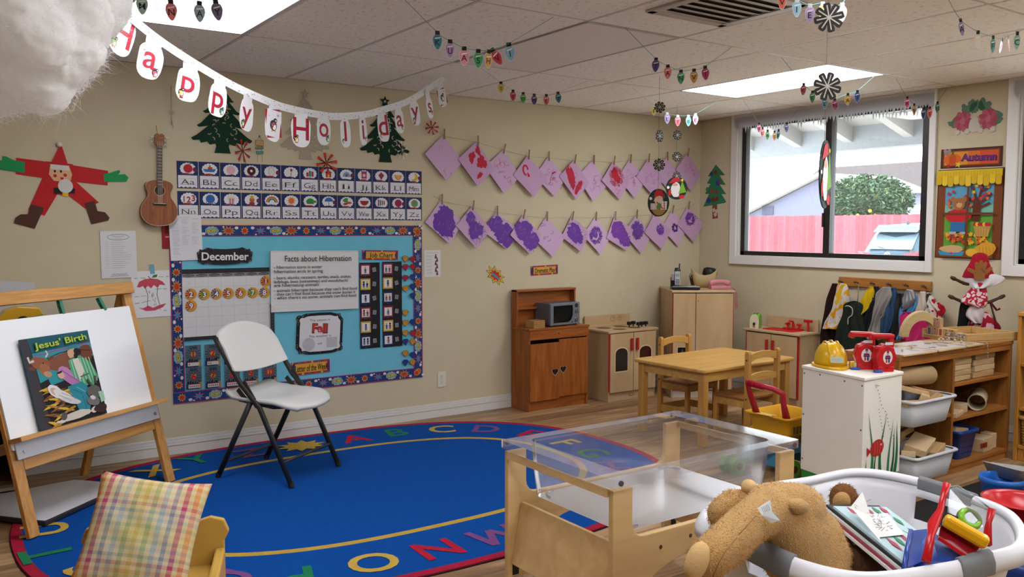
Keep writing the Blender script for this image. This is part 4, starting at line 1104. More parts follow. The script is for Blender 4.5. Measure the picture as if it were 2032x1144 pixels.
def penguin(F, x, y, s, c, seed=0):
 F.ell2(x, y, .5*s, .62*s, '#20222a', 14, .3); F.ell2(x+.1*s, y-.08*s, .3*s, .42*s, '#d8d2d0', 12, .3)
 F.ell2(x+.25*s, y+.6*s, .28*s, .26*s, '#20222a', 10); F.ell2(x+.32*s, y+.58*s, .12*s, .1*s, '#d8b0a0', 8)
 F.P([(x-.4*s, y+.25*s), (x+.5*s, y+.3*s), (x+.45*s, y+.1*s), (x-.35*s, y+.05*s)], c); F.P([(x-.1*s, y+.1*s), (x-.35*s, y-.45*s), (x-.1*s, y-.5*s), (x+.1*s, y+.1*s)], c)
 F.ell2(x-.15*s, y-.66*s, .16*s, .08*s, '#c88a50', 8); F.ell2(x+.3*s, y-.62*s, .16*s, .08*s, '#c88a50', 8)
def lettercard(ch, px, py, w, h, pen, tilt=0):
 u, z = onban(px, py); z -= ZC; zr, sl = ribz(u)
 F = Flat(); F.z = .0012
 top = zr-.012-z
 o = []
 for k in range(28):
  t = 2*PI*k/28; e = lambda v, p: math.copysign(abs(v)**p, v)
  o.append((w/2*e(math.cos(t), .7)*(1+.03*math.sin(5*t+pen)), -h*.04+h*.52*e(math.sin(t), .7)*(1+.03*math.cos(4*t+pen))))
 F.slab(o, CARDW, .0008)
 if top > h*.3: F.P([(-w*.3, h*.3), (w*.3, h*.3), (w*.34, top), (-w*.34, top)], CARDW)
 if ch == '#':
  F.P(rot2([(-w*.46, -h*.44), (w*.46, -h*.44), (w*.46, h*.44), (-w*.46, h*.44)], .18), '#8a1c30'); F.P(rot2([(-w*.44, -h*.42), (w*.44, -h*.42), (w*.44, h*.42), (-w*.44, h*.42)], -.04), CARDW)
  F.ring(0, 0, w*.001, h*.001, .0001, CARDW, 4)
  penguin(F, 0, -h*.06, w*.42, ('#8aa02a', '#7a3a3a')[pen % 2]); F.star(w*.25, h*.28, w*.11, w*.02, 6, '#6a3a5a'); F.star(-w*.3, h*.22, w*.07, w*.015, 6, '#8a8a9a')
 else:
  F.text(ch, 0, h*.05 if ch.isupper() or ch in 'ldi' else h*.1, h*.74 if ch not in 'apyos' else h*.72, BRED, .012)
  pc = ('#6aa82a', '#b03040', '#c8a030', '#2f8a5a')[pen % 4]
  penguin(F, (-w*.25, w*.27)[pen % 2], -h*.33, w*.24, pc)
  F.star((w*.3, -w*.3)[pen % 2], h*.2, w*.08, w*.016, 6, '#a04a5a')
 o = F.build('letter_card' if ch != '#' else 'picture_card', banner, (u, z, 0), (0, R(random.Random(px).uniform(-12, 12)), tilt if tilt else math.atan(sl)*.55))
 o['label'] = ('white card with a red letter %s and a little penguin' % ch) if ch != '#' else 'white picture card with a red corner and a penguin'
cw = .118
for i, (ch, x, y, w, h) in enumerate([('H', 243, 66, .13, .17), ('a', 298, 118, .115, .155), ('p', 373, 166, .11, .15), ('p', 432, 197, .105, .15), ('y', 489, 226, .1, .15), ('#', 542, 245, .105, .16), ('H', 597, 257, .12, .16), ('o', 642, 256, .11, .15), ('l', 685, 262, .075, .15), ('i', 720, 257, .07, .16), ('d', 760, 250, .085, .165), ('a', 792, 238, .085, .14), ('y', 823, 222, .085, .145), ('s', 852, 212, .08, .125), ('#', 877, 192, .08, .115)]):
 lettercard(ch, x, y, w, h, i)
m = MB(); m.tube([RS[-1]+Vector((0, 0, .001)), (RS[-1].x+.02, -.001, 0)], .001, mat('#c8c4bc'), n=5); m.tube([RS[0]+Vector((0, 0, .001)), (RS[0].x-.02, -.001, 0)], .001, mat('#c8c4bc'), n=5); m.build('tie', banner)
def bulb_out(w, h):
 r = [(.0, -.5), (.14, -.46), (.3, -.32), (.44, -.12), (.5, .06), (.46, .22), (.34, .34), (.24, .38)]
 return [(x*w, y*h) for x, y in r]+[(-x*w, y*h) for x, y in reversed(r[1:])]
CORD = mat('#5f9a98', .6)
def garland(label, A, B, y, bulbs, wpx=18, hpx=30, cordcol=None, capcol='#26221f', seed=1):
 a = Vector((yp(A[0], A[1], y).x, y, ZC)); b = Vector((yp(B[0], B[1], y).x, y, ZC))
 t = T('name_garland', label, 'garland', a, 0, 'paper bulb garlands')
 pts = [Vector((0, 0, 0))]; rnd = random.Random(seed)
 for bl in bulbs:
  px, py, col, ch = bl[:4]; tilt = bl[4] if len(bl) > 4 else 0; yaw = bl[5] if len(bl) > 5 else rnd.uniform(-.25, .25)
  p = yp(px, py, y)-a; yaw -= .75*math.atan2((p+a).x, (p+a).y); dist = (p+a).dot(CF); w = wpx/FPX*dist; h = hpx/FPX*dist
  F = Flat(); o = bulb_out(w, h); F.slab([(x*1.07, q*1.05) for x, q in o], '#c9c8ca', .0005); F.P([(x*.97, q*.97) for x, q in o], mat(col, .3, spec=.6))
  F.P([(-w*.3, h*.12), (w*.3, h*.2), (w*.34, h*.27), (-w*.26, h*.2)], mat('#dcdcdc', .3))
  body = F.build('bulb', t, p, (PI/2, tilt, yaw))
  F = Flat(); F.z = .0006; F.slab([(-w*.25, h*.38), (w*.25, h*.38), (w*.24, h*.62), (-w*.24, h*.62)], capcol, .0006); F.build('cap', body)
  if ch and ch != ' ':
   F = Flat(); F.z = .0012; F.text(ch, 0, -h*.05, h*.36, '#26222a', .01); F.build('letter', body)
  top = Vector((math.sin(tilt)*h*.55, .002, math.cos(tilt)*h*.55)); pts.append(p+top)
 pts.append(b-a)
 m = MB(); m.tube(spl(pts, 4), .0013*(.6 if y > 4 else 1), cordcol or CORD, n=5); m.build('cord', t)
 return t
TEAL, LAV, PNK, GRNB, AMB, REDB, LBL, PUR, ORG, YEL, MAG, BLB, CORAL = '#2a7c8c', '#a882b4', '#d0707c', '#2f9a5c', '#c8922a', '#b82a38', '#7aa4bc', '#4a2a72', '#d0604a', '#d0b838', '#b02a5c', '#24407c', '#d8705c'
garland('garland of seven big paper bulbs under the middle of the ceiling, teal bulb leftmost', (783, -14), (1098, 32), 3.2, [(868, 82, TEAL, 'K'), (893, 99, LAV, 'U'), (921, 113, PNK, 'A', 0, -.1), (949, 118, GRNB, 'S', 0, .1), (969, 119, AMB, 'H', .1, .6), (986, 114, REDB, 'V', -.6, .1), (1012, 105, LBL, 'I', -.15)], 20, 34, seed=2)
garland('garland of six paper bulbs along the back ceiling line, yellow bulb leftmost', (954, 139), (1165, 160), 4.45, [(994, 174, YEL, 'S'), (1018, 190, REDB, 'I'), (1038, 195, '#58b050', 'D'), (1060, 198, PUR, 'N'), (1084, 199, ORG, 'E'), (1108, 194, TEAL, 'Y', -.1)], 12, 20, seed=3)
garland('garland of five paper bulbs below the perforated panel, purple bulb leftmost', (1241, 54), (1453, 95), 3.17, [(1301, 130, PUR, 'T', .05), (1325, 144, CORAL, 'A'), (1351, 154, GRNB, 'N'), (1377, 152, AMB, 'V'), (1400, 146, MAG, 'I', -.08)], 15, 26, seed=4)
garland('garland of five pale bulbs with white caps beside the upper dark snowflake near the corner', (1255, 172), (1430, 198), 4.47, [(1298, 219, '#c8b83a', 'E', .1), (1324, 235, '#a892c8', 'L'), (1345, 240, '#d85a68', 'I'), (1366, 240, '#4ab4c4', 'B'), (1380, 237, '#e08aa8', 'E')], 11, 20, mat('#6ac0bc', .5), '#d0ced0', 5)
garland('garland at the top edge with large bulbs behind the big dark snowflake', (1520, -45), (1705, -48), 1.98, [(1552, 2, ORG, 'V'), (1581, 17, '#8ab0bc', 'I', 0, .1), (1607, 28, '#b094c0', 'E', 0, -.1), (1632, 24, '#d8cc2a', 'T'), (1671, 26, '#d8b4bc', 'A')], 18, 34, mat('#4ab0a8', .5), '#d0ced0', 6)
garland('garland of six paper bulbs in front of the window light panel, red bulb leftmost', (1550, 113), (1740, 148), 3.2, [(1594, 178, REDB, 'K', .05), (1612, 193, '#2a8a4a', 'E'), (1637, 205, '#4a98a8', 'L'), (1657, 208, MAG, 'N', -.1), (1682, 198, '#c8a02a', 'A'), (1701, 192, BLB, 'I')], 11, 22, mat('#5ab4b0', .5), seed=7)
garland('garland of five paper bulbs over the right end of the wide window, green bulb rightmost', (1778, 155), (1880, 178), 3.22, [(1800, 204, MAG, 'A'), (1814, 218, '#b88a2a', 'N', -.05, .5), (1832, 226, BLB, 'V'), (1845, 224, '#c83a30', 'I'), (1860, 214, '#2a7a3a', 'G')], 9, 21, mat('#8a8a8a', .5), seed=8)
garland('garland of six small paper bulbs over the left end of the wide window', (1475, 195), (1588, 214), 4.4, [(1506, 254, MAG, 'A'), (1513, 263, CORAL, 'L'), (1523, 268, '#58a850', 'A', 0, .1), (1537, 270, AMB, 'S'), (1544, 267, '#2a8c9c', 'E', .1), (1561, 254, '#6a50a0', 'K')], 8, 18, mat('#8a8a8a', .5), seed=9)
garland('garland of six pale bulbs at the upper right corner of the picture', (1878, -5), (2060, 48), 1.98, [(1908, 56, '#8a7a98', 'A', -.2, .4), (1940, 80, '#d0c8b8', '', 0, .1), (1970, 90, '#3a8a78', 'F', 0, .5), (1986, 92, '#c890b8', 'I', .5, 1.0), (2002, 88, '#c84a4a', '', -.6, 1.1), (2018, 82, '#8ac0a8', 'C', 0, .3)], 13, 32, mat('#7a9a98', .5), seed=10)
garland('garland of four bulbs against the bright upper left ceiling panel', (215, -60), (500, -55), 3.2, [(282, 10, '#9abcaa', 'M'), (340, 22, '#d8625c', 'N', -.05), (396, 25, '#7a9098', 'A'), (431, 22, '#6a5a80', 'Y', -.15)], 22, 38, seed=11)
DKF = mat('#1e1a18', .8); LTF = mat('#a8a298', .5)
def snowflake(F, r, n=4, ph=.2):
 for k in range(n):
  a = PI*k/n+ph; F.z = .0005*k
  pts = []
  for sx in (1, -1):
   for q in (-1, 0, 1):
    t = q*.95; x, y = sx*(r*(1 if q == 0 else .9)), q*r*.2*sx
    pts.append((x, y))
  q = r*.25
  base = [(r*.8, -q), (r*.97, -q*.8), (r, 0), (r*.97, q*.8), (r*.8, q), (r*.1, r*.12), (-r*.1, r*.12), (-r*.8, q), (-r*.97, q*.8), (-r, 0), (-r*.97, -q*.8), (-r*.8, -q), (-r*.1, -r*.12), (r*.1, -r*.12)]
  F.slab(rot2(base, a), DKF, .003)
 for k in range(n):
  a = PI*k/n+ph; F.line([(r*.84*math.cos(a), r*.84*math.sin(a)), (-r*.84*math.cos(a), -r*.84*math.sin(a))], r*.085, LTF)
  F.z += .00005
def santa_disc(F, rx, ry, kind):
 F.slab([(rx*math.cos(2*PI*k/32), ry*math.sin(2*PI*k/32)) for k in range(32)], '#1c2620', .004)
 rnd = random.Random(kind)
 for k in range(26): F.ell2(rnd.uniform(-.6, .6)*rx, rnd.uniform(.1, .8)*ry, rx*.02, rx*.02, '#b8b4ac', 6)
 if kind == 1:
  F.P([(-rx*.5, ry*.45), (-rx*.25, ry*.92), (rx*.3, ry*.92), (rx*.55, ry*.42)], '#a01c20'); F.blob(0, ry*.18, rx*.42, ry*.3, '#b8a894', .08); F.ell2(0, ry*.36, rx*.3, ry*.12, '#c89878'); F.ell2(-rx*.75, ry*.3, rx*.13, ry*.11, '#cfc8c0')
  F.rect(-rx*.75, -ry*.5, -rx*.05, -ry*.05, '#c8b8b0')
  for k in range(12): F.P([(-rx*.75+rx*.06*k, -ry*.5), (-rx*.72+rx*.06*k, -ry*.5), (-rx*.72+rx*.06*k, -ry*.05), (-rx*.75+rx*.06*k, -ry*.05)], '#a02028') if k % 2 else None
  F.P([(rx*.15, -ry*.55), (rx*.72, -ry*.5), (rx*.78, ry*.1), (rx*.3, ry*.1)], '#c8c0b0')
  for k in range(9): F.ell2(rx*(.3+.16*(k % 3)), -ry*(.4-.18*(k//3)), rx*.035, rx*.035, '#2a2a2a', 6)
  F.line([(-rx*.2, ry*.05), (rx*.4, -ry*.45)], rx*.1, '#a81c24'); F.line([(rx*.52, -ry*.5), (rx*.5, ry*.1)], rx*.08, '#a81c24')
  F.blob(0, -ry*.3, rx*.2, ry*.25, '#4a6a2a', .2); F.P([(rx*.8*math.cos(t), ry*.92*math.sin(t)) for t in [PI*(1.18+.064*k) for k in range(11)]], '#8a6a30')
 else:
  F.P([(-rx*.75, ry*.4), (-rx*.35, ry*.85), (rx*.1, ry*.92), (rx*.35, ry*.6)], '#b01c28'); F.blob(-rx*.1, -ry*.15, rx*.45, ry*.62, '#d0cac8', .1); F.ell2(-rx*.15, ry*.3, rx*.26, ry*.13, '#c8947c'); F.ell2(-rx*.8, ry*.05, rx*.13, rx*.13, '#d8d4d0')
  F.blob(-rx*.65, -ry*.4, rx*.16, ry*.25, '#b01c28', .2); F.blob(rx*.45, -ry*.75, rx*.3, ry*.14, '#b01c28', .2)
  F.P([(rx*.15, -ry*.5), (rx*.9, -ry*.35), (rx*.5, ry*.62)], '#6a9a2a'); F.star(rx*.5, ry*.7, rx*.18, rx*.08, 5, '#d8b82a', PI/2)
 return F
STRC = mat('#4a4540', .7)
def strand(label, P, zs, orn, tag_cat='hanging ornament'):
 """P = ceiling point; zs = [(z, r, yaw)]; orn = (z, rx, ry, yaw, kind)"""
 t = T('snowflake_strand', label, tag_cat, P, 0, 'snowflake strands')
 for i, (z, r, yaw) in enumerate(zs):
  F = Flat(); snowflake(F, r, 4, .2+.3*i); F.build('felt_snowflake', t, (0, -.004, z-P.z), (PI/2, 0, yaw))
 z, rx, ry, yaw, kind = orn
 F = Flat(); santa_disc(F, rx, ry, kind); F.build('ornament_disc', t, (0, -.003, z-P.z), (PI/2, 0, yaw))
 m = MB(); m.cyl((0, 0, 0), (0, 0, z-P.z), .0009, STRC, n=5); m.build('cord', t)
 return t
def dz(px, py, y): return yp(px, py, y)
P = yp(1309, 150, 4.02); P.z = ZC
s_ = lambda px, y: px/FPX*(Vector((P.x, y, 1.9)).dot(CF))
strand('strand of three dark snowflakes over an oval ornament with wrapped gifts, left of a pair', P,
       [(yp(1310, 213, 4.02).z, s_(11.5, 4.02), -.6), (yp(1309, 270, 4.02).z, s_(12.5, 4.02), .15), (yp(1308, 327, 4.02).z, s_(12.5, 4.02), -.5)], (yp(1306, 402, 4.02).z, s_(23, 4.02), s_(28, 4.02), -.4, 1))
P = yp(1344, 215, 4.9); P.z = ZC
strand('strand of dark snowflakes over a round ornament with a little tree, right of a pair', P,
       [(yp(1344, 268, 4.9).z, s_(10, 4.9), -.3), (yp(1344, 311, 4.9).z, s_(10, 4.9), -.6), (yp(1343, 349, 4.9).z, s_(9, 4.9), -.4)], (yp(1341, 373, 4.9).z, s_(23, 4.9), s_(23, 4.9), -.4, 2))
P = yp(1642, 60, 1.92); P.z = ZC
q_ = lambda px: px/FPX*(Vector((P.x, 1.92, 1.9)).dot(CF))
strand('strand of two big dark snowflakes over an edge-on oval ornament in front of the window', P,
       [(yp(1644, 36, 1.92).z, q_(30), -.7), (yp(1641, 172, 1.92).z, q_(29), -.6)], (yp(1637, 346, 1.92).z, q_(34), q_(70), .28, 2))
cc = CO+ray(2, 12)*2.1
COT = soft('#ffffff', .5)
def cloud():
 rnd = random.Random(12); m = MB()
 bm = bmesh.new()
 lumps = []
 for k in range(58):
  a = rnd.uniform(0, 2*PI); b = rnd.uniform(-1, 1); rr = rnd.uniform(.6, 1.0)
  v = Vector((math.cos(a)*math.sqrt(1-b*b)*.23*rr, math.sin(a)*math.sqrt(1-b*b)*.19*rr, b*.22*rr))
  lumps.append((v, rnd.uniform(.055, .105)))
 lumps += [(Vector((0, 0, 0)), .19), (CR*.16+Vector((0, 0, -.02)), .1), (CR*.07+Vector((0, 0, -.17)), .09), (CR*.1+Vector((0, 0, -.19)), .075), (CR*-.01+Vector((0, 0, -.2)), .07), (CR*.18+Vector((0, 0, -.1)), .07), (CR*.155+Vector((0, 0, -.145)), .06), (CR*.15+Vector((0, 0, -.1)), .08), (CR*-.02+Vector((0, 0, -.13)), .12), (CR*.12+Vector((0, 0, -.13)), .09), (CR*.2+Vector((0, 0, -.03)), .08)]
 for c, r in lumps: m.ell(c, r*.9, COT, None, 14, 10)
 o = m.build('cotton_cloud', None, cc)
 rm = o.modifiers.new('r', 'REMESH'); rm.mode = 'VOXEL'; rm.voxel_size = .008; rm.use_smooth_shade = True
 sm = o.modifiers.new('s', 'SMOOTH'); sm.iterations = 4
 for nm, sz, stg in (('c1', .07, .035), ('c2', .02, .014)):
  tx = bpy.data.textures.new(nm, 'CLOUDS'); tx.noise_scale = sz; tx.noise_depth = 3
  d = o.modifiers.new('d', 'DISPLACE'); d.texture = tx; d.strength = stg; d.mid_level = .5; d.texture_coords = 'LOCAL'
 tag(o, 'white fluffy cotton cloud hanging from the ceiling at the upper left corner', 'cotton cloud')
 f = MB(); i = f.mi(COT); W = .0005
 for k in range(42000):
  c, r = lumps[rnd.randrange(len(lumps))]
  a = rnd.uniform(0, 2*PI); b = rnd.uniform(-1, 1); n_ = Vector((math.cos(a)*math.sqrt(1-b*b), math.sin(a)*math.sqrt(1-b*b), b))
  p = c+n_*r*rnd.uniform(.9, 1.1)
  if p.length < .15: continue
  d = (n_*.25+Vector((rnd.gauss(0, 1), rnd.gauss(0, 1), rnd.gauss(0, 1)))*.6).normalized(); curl_ = Vector((rnd.gauss(0, 1), rnd.gauss(0, 1), rnd.gauss(0, 1)))*.6
  L = rnd.uniform(.008, .022); sd = d.cross(CF).normalized()*W*rnd.uniform(.5, 1)
  prev = None
  for q in range(4):
   t = q/3; x = p+d*L*t+curl_*L*t*t*1.5
   cur = (f.bm.verts.new(x+sd*(1-t*.8)), f.bm.verts.new(x-sd*(1-t*.8)))
   if prev: fc = f.bm.faces.new((prev[0], prev[1], cur[1], cur[0])); fc.material_index = i
   prev = cur
 fo = f.build('loose_fibres', o); fo['kind'] = 'stuff'
 h = MB()
 for s2 in (-1, 1): h.cyl((s2*.08, .02, .1), (s2*.08, .02, ZC-cc.z), .0008, mat('#c8c8c8'), n=5)
 h.build('hanging_thread', o)
cloud()
def gtree(F, w, h):
 G = '#2f7a56'
 F.P([(-w*.1, -h*.5), (w*.14, -h*.49), (w*.1, -h*.2), (-w*.1, -h*.2)], '#8a4f38')
 F.slab([(-w*.5, -h*.26), (w*.42, -h*.22), (w*.5, -h*.2), (w*.2, h*.02), (-w*.2, h*.0)], G, .0006); F.slab([(-w*.42, -h*.02), (w*.5, -h*.06), (w*.12, h*.2), (-w*.1, h*.2)], G, .0006)
 F.slab([(-w*.32, h*.17), (w*.48, h*.11), (w*.1, h*.38), (-w*.02, h*.38)], G, .0006); F.slab([(-w*.28, h*.3), (w*.46, h*.29), (w*.08, h*.5)], G, .0006)
 for x, y, c, r in ((-.25, -.15, '#2a3f86', .07), (-.05, -.14, '#7a2f2a', .06), (.12, -.13, '#7a2f2a', .05), (-.12, .02, '#8a4a3a', .06), (.08, .0, '#8a3a30', .05), (.15, .16, '#2a4a86', .07), (.25, .18, '#7a3a5a', .05), (.06, .36, '#7a3a2a', .06), (-.12, .34, '#2a3f86', .05), (-.3, .06, '#3a8a5a', .05)): F.ell2(x*w, y*h, r*w*1.4, r*w*1.4, c, 10)
 for x, y in ((-.02, -.34), (.1, -.36), (.04, -.42)): F.P(rot2([(-w*.06, -w*.06), (w*.06, -w*.06), (w*.06, w*.06), (-w*.06, w*.06)], .5, x*w, y*h), '#c8b8ac')
sheetR('paper_tree', 'green paper tree with dot ornaments and a brown trunk left of the wide window', 'paper tree', (1395, 327, 1441, 434), gtree, a=R(2), off=.001)
def poins(F, w, h):
 for x, y, a in ((-.36, .0, .4), (-.42, -.15, -.2), (.4, .05, -.5), (.43, -.15, .3), (-.1, .36, 1.2), (.14, .36, 1.9), (.0, .3, 1.5), (.22, .25, 1.0), (-.2, .25, 2.2)): F.blob(x*w, y*h, w*.13, h*.11, '#5a7a64', .25, 20, a, int(x*100)+50)
 for x, y, a in ((-.05, .32, .8), (.12, .3, 2.0), (.3, .0, .4), (-.28, .0, 2.4)): F.blob(x*w, y*h, w*.1, h*.09, '#2f5a40', .25, 20, a, int(x*90)+70)
 for cx in (-.25, .26):
  for k in range(9):
   a = 2*PI*k/9; F.ell2(cx*w+w*.09*math.cos(a), -h*.08+h*.16*math.sin(a), w*.11, h*.09, '#b4586a' if k % 2 else '#a84658', 12, a)
  F.blob(cx*w, -h*.08, w*.06, h*.1, '#b86878', .2)
 F.blob(-.01*w, -h*.22, w*.1, h*.26, '#c4bcb0', .2, 20, 0, 3)
 for x in (-.35, -.15, .12, .36): F.star(x*w, -h*.4, w*.07, w*.04, 7, '#c9c0b4')
sheetR('poinsettia_decoration', 'faded cut-out of two pink poinsettias with green leaves, above the Autumn sign', 'wall decoration', (1886, 199, 1985, 266), poins, off=.002)
def autumn_sign(F, w, h):
 F.base(w, h, '#4a2416', .002); F.rect(-w*.46, -h*.4, w*.46, h*.4, '#7a3c1c'); F.rect(-w*.44, -h*.34, w*.44, h*.34, '#c8502a'); F.rect(-w*.44, -h*.34, -w*.05, h*.34, '#d08a28'); F.rect(-w*.05, -h*.34, w*.15, h*.34, '#cc6a28')
 F.ell2(-w*.3, -h*.06, w*.15, h*.3, '#d0601c', 20); F.ell2(-w*.3, -h*.06, w*.06, h*.3, '#b84a16', 16); F.rect(-w*.32, h*.2, -w*.28, h*.36, '#4a6a2a')
 F.ell2(-w*.4, h*.3, w*.05, h*.13, '#8a7a7a'); F.ell2(-w*.43, h*.42, w*.03, h*.08, '#9a8088'); F.ell2(-w*.36, h*.42, w*.03, h*.08, '#9a8088')
 F.star(-w*.2, -h*.32, w*.06, w*.025, 5, '#d8b82a'); F.star(-w*.36, -h*.38, w*.05, w*.02, 5, '#a02828')
 F.text('Autumn', w*.13, h*.02, h*.36, '#2a1030', .06, w*.58, a=R(-1)); F.text('Autumn', w*.13, h*.025, h*.33, '#6a2a80', .03, w*.55, a=R(-1))
sheetR('autumn_sign', 'brown framed orange sign reading Autumn with a pumpkin', 'sign', (1866, 293, 1988, 332), autumn_sign, off=.001, a=R(-.6))
def autumn_poster(F, w, h):
 F.base(w, h, '#3a1c10', .0015); F.rect(-w*.485, -h*.49, w*.485, h*.49, '#7a4220')
 F.rect(-w*.37, -h*.4, w*.36, h*.4, '#5f9a3a'); F.rect(-w*.37, -h*.02, w*.36, h*.42, '#5a98b4'); F.rect(-w*.37, -h*.02, w*.36, h*.1, '#78b09a')
 for k in range(40):
  y = -h*.48+k*h*.022
  for s_ in (-1, 1): F.line([(s_*w*.38, y), (s_*w*.47, y+h*.015)], .001, '#54290f')
 F.line([(w*.12, -h*.08), (w*.13, h*.12)], w*.12, '#5a2c1a');
 for a, b in (((.13, .1), (-.05, .2)), ((.13, .12), (.05, .3)), ((.14, .12), (.2, .32)), ((.15, .1), (.34, .22)), ((.15, .06), (.32, .12)), ((.11, .05), (-.02, .12)), ((.2, .25), (.3, .3))): F.line([(a[0]*w, a[1]*h), (b[0]*w, b[1]*h)], w*.035, '#5a2c1a')
 rnd = random.Random(8)
 for k in range(26): F.star(rnd.uniform(-.33, .34)*w, rnd.uniform(.08, .38)*h, w*.034, w*.018, 5, rnd.choice(('#c8402a', '#d06a2a', '#d8a82a', '#a83048')), rnd.uniform(0, 3))
 for k in range(46): F.star(rnd.uniform(-.34, .3)*w, rnd.uniform(-.33, -.22)*h, w*.04, w*.02, 5, rnd.choice(('#b83a24', '#d0602a', '#d8a82a', '#8a2a34')), rnd.uniform(0, 3))
 F.rect(-w*.25, -h*.2, -w*.03, -h*.08, '#2f6a9c'); F.blob(-w*.14, -h*.02, w*.19, h*.08, '#b8242a', .1, 20, 0, 3); F.ell2(-w*.14, h*.11, w*.095, h*.07, '#9a6238'); F.ell2(-w*.23, h*.16, w*.04, h*.03, '#9a6238'); F.ell2(-w*.05, h*.16, w*.04, h*.03, '#9a6238'); F.ell2(-w*.13, h*.1, w*.045, h*.03, '#c89a6a')
 for x in (-.12, -.16): F.ell2((x+.0)*w, h*.125, w*.008, w*.008, '#1a1a1a', 6)
 F.line([(-w*.02, h*.1), (w*.0, h*.02)], w*.03, '#3a5a9a'); F.rect(-w*.27, -h*.23, -w*.16, -h*.2, '#a8a4a0'); F.rect(-w*.1, -h*.23, w*.01, -h*.2, '#a8a4a0')
 F.P([(w*.14, -h*.25), (w*.32, -h*.25), (w*.36, -h*.13), (w*.1, -h*.13)], '#b89048')
 for k in range(6): F.line([(w*(.15+.035*k), -h*.25), (w*(.12+.045*k), -h*.13)], .0015, '#7a5a28')
 for k in range(7): F.ell2(w*(.12+.035*k), -h*.115, w*.03, w*.03, ('#a82a28', '#d8b030', '#a82a28')[k % 3], 9)
 F.rect(-w*.02, -h*.42, w*.015, h*.4, '#6a3818'); F.rect(-w*.4, -h*.01, w*.4, h*.015, '#6a3818'); F.rect(-w*.4, -h*.49, w*.4, -h*.4, '#7a4220')
 F.P([(-w*.4, -h*.47), (-w*.05, -h*.47), (-w*.02, -h*.42), (-w*.43, -h*.42)], '#3a8ab0'); F.blob(-w*.22, -h*.395, w*.19, h*.04, '#c8a070', .1); F.ell2(-w*.22, -h*.445, w*.02, w*.02, '#c83048', 8)
 F.blob(w*.27, -h*.4, w*.19, h*.075, '#d0982a', .1, 24, .4, 5); F.ell2(w*.09, -h*.43, w*.09, h*.045, '#d8a838')
 for k in range(5): F.line([(w*(.2+.05*k), -h*.36), (w*(.22+.05*k), -h*.44)], .002, '#9a6418')
 F.rect(-w*.5, h*.41, w*.49, h*.49, '#d0b020')
 for k in range(11): F.slab(rrect(-w*.5+k*w*.09, h*.33-(k % 3)*h*.012, -w*.5+(k+.95)*w*.09, h*.43, w*.03, 3), '#d8b82a' if k % 2 else '#c8a41e', .0003)
 for k in range(22): F.line([(-w*.5+k*w*.045, h*.42), (-w*.5+k*w*.045, h*.475)], .0015, '#a8841a')
sheetR('autumn_poster', 'autumn window poster with a bear, a leafless tree and a yellow curtain', 'poster', (1857, 335, 1988, 513), autumn_poster, off=.001, a=R(-.5))
GZ = -.15
STUC = mat('#86898e', .9, noise_s=30, noise_a=.06, bump=.6, bump_s=26)
EAVE = mat('#a09e9e', .7)
m = MB(); m.box(XO, -14, GZ-.1, 90, 80, GZ, mat('#c4c0b8', .9, noise_s=2, noise_a=.05)); tag(m.build('driveway'), kind='structure')
BXF = 7.5; zb = 2.15
m = MB(); m.box(BXF, -4, zb, BXF+.14, 14, zb+.5, STUC); st(m.build('trim_3'))
slp = .31; zr0 = zb+.07                       # underside of a rafter where it meets the beam
def rz(x): return zr0+(BXF-x)*slp
m = MB()
m.add([(XO, -4, rz(XO)+.15), (XO, 14, rz(XO)+.15), (BXF+.6, 14, rz(BXF+.6)+.15), (BXF+.6, -4, rz(BXF+.6)+.15), (XO, -4, rz(XO)+.2), (XO, 14, rz(XO)+.2), (BXF+.6, 14, rz(BXF+.6)+.2), (BXF+.6, -4, rz(BXF+.6)+.2)], [(3, 2, 1, 0), (4, 5, 6, 7), (0, 1, 5, 4), (1, 2, 6, 5), (2, 3, 7, 6), (3, 0, 4, 7)], EAVE)
st(m.build('trim_4'))
for i, y in enumerate((6.9, 6.28, 5.67, 5.09, 4.47, 3.86, 3.25, 2.6, 2.0)):
 m = MB(); w2 = .045
 m.add([(XO, y-w2, rz(XO)), (XO, y+w2, rz(XO)), (BXF, y+w2, rz(BXF)), (BXF, y-w2, rz(BXF)), (XO, y-w2, rz(XO)+.15), (XO, y+w2, rz(XO)+.15), (BXF, y+w2, rz(BXF)+.15), (BXF, y-w2, rz(BXF)+.15)], [(3, 2, 1, 0), (4, 5, 6, 7), (0, 1, 5, 4), (1, 2, 6, 5), (2, 3, 7, 6), (3, 0, 4, 7)], EAVE)
 st(m.build('trim_%d' % (5+i)))
FX = 30.0; ft = xp(1650, 427, FX).z
FM = [mat(c, .85, noise_s=9, noise_a=.1) for c in ('#80464e', '#784048', '#884c55')]
m = MB(); y = 8; rnd = random.Random(2); k = 0
while y < 48:
 m.box(FX, y, GZ, FX+.02, y+.138, ft+rnd.uniform(-.012, .012), FM[rnd.randrange(3)]); y += .142
m.box(FX+.02, 8, GZ+.2, FX+.06, 48, GZ+.29, FM[0]); m.box(FX+.02, 8, ft-.3, FX+.06, 48, ft-.21, FM[0])
tag(m.build('board_fence'), 'red vertical board fence seen through the window', 'fence')
HX = 36.0
hs = T('gabled_house', 'pale neighbouring house with a low gable behind the red fence', 'house', (HX, 0, GZ))
pk = xp(1632, 346, HX); el = xp(1478, 424, HX); er = xp(1676, 366, HX)
m = MB(); HW = mat('#6c6e80', .9, noise_s=8, noise_a=.02)
gy0, gy1 = er.y-.0, el.y+1.5
sl = (pk.z-el.z)/(el.y-pk.y)
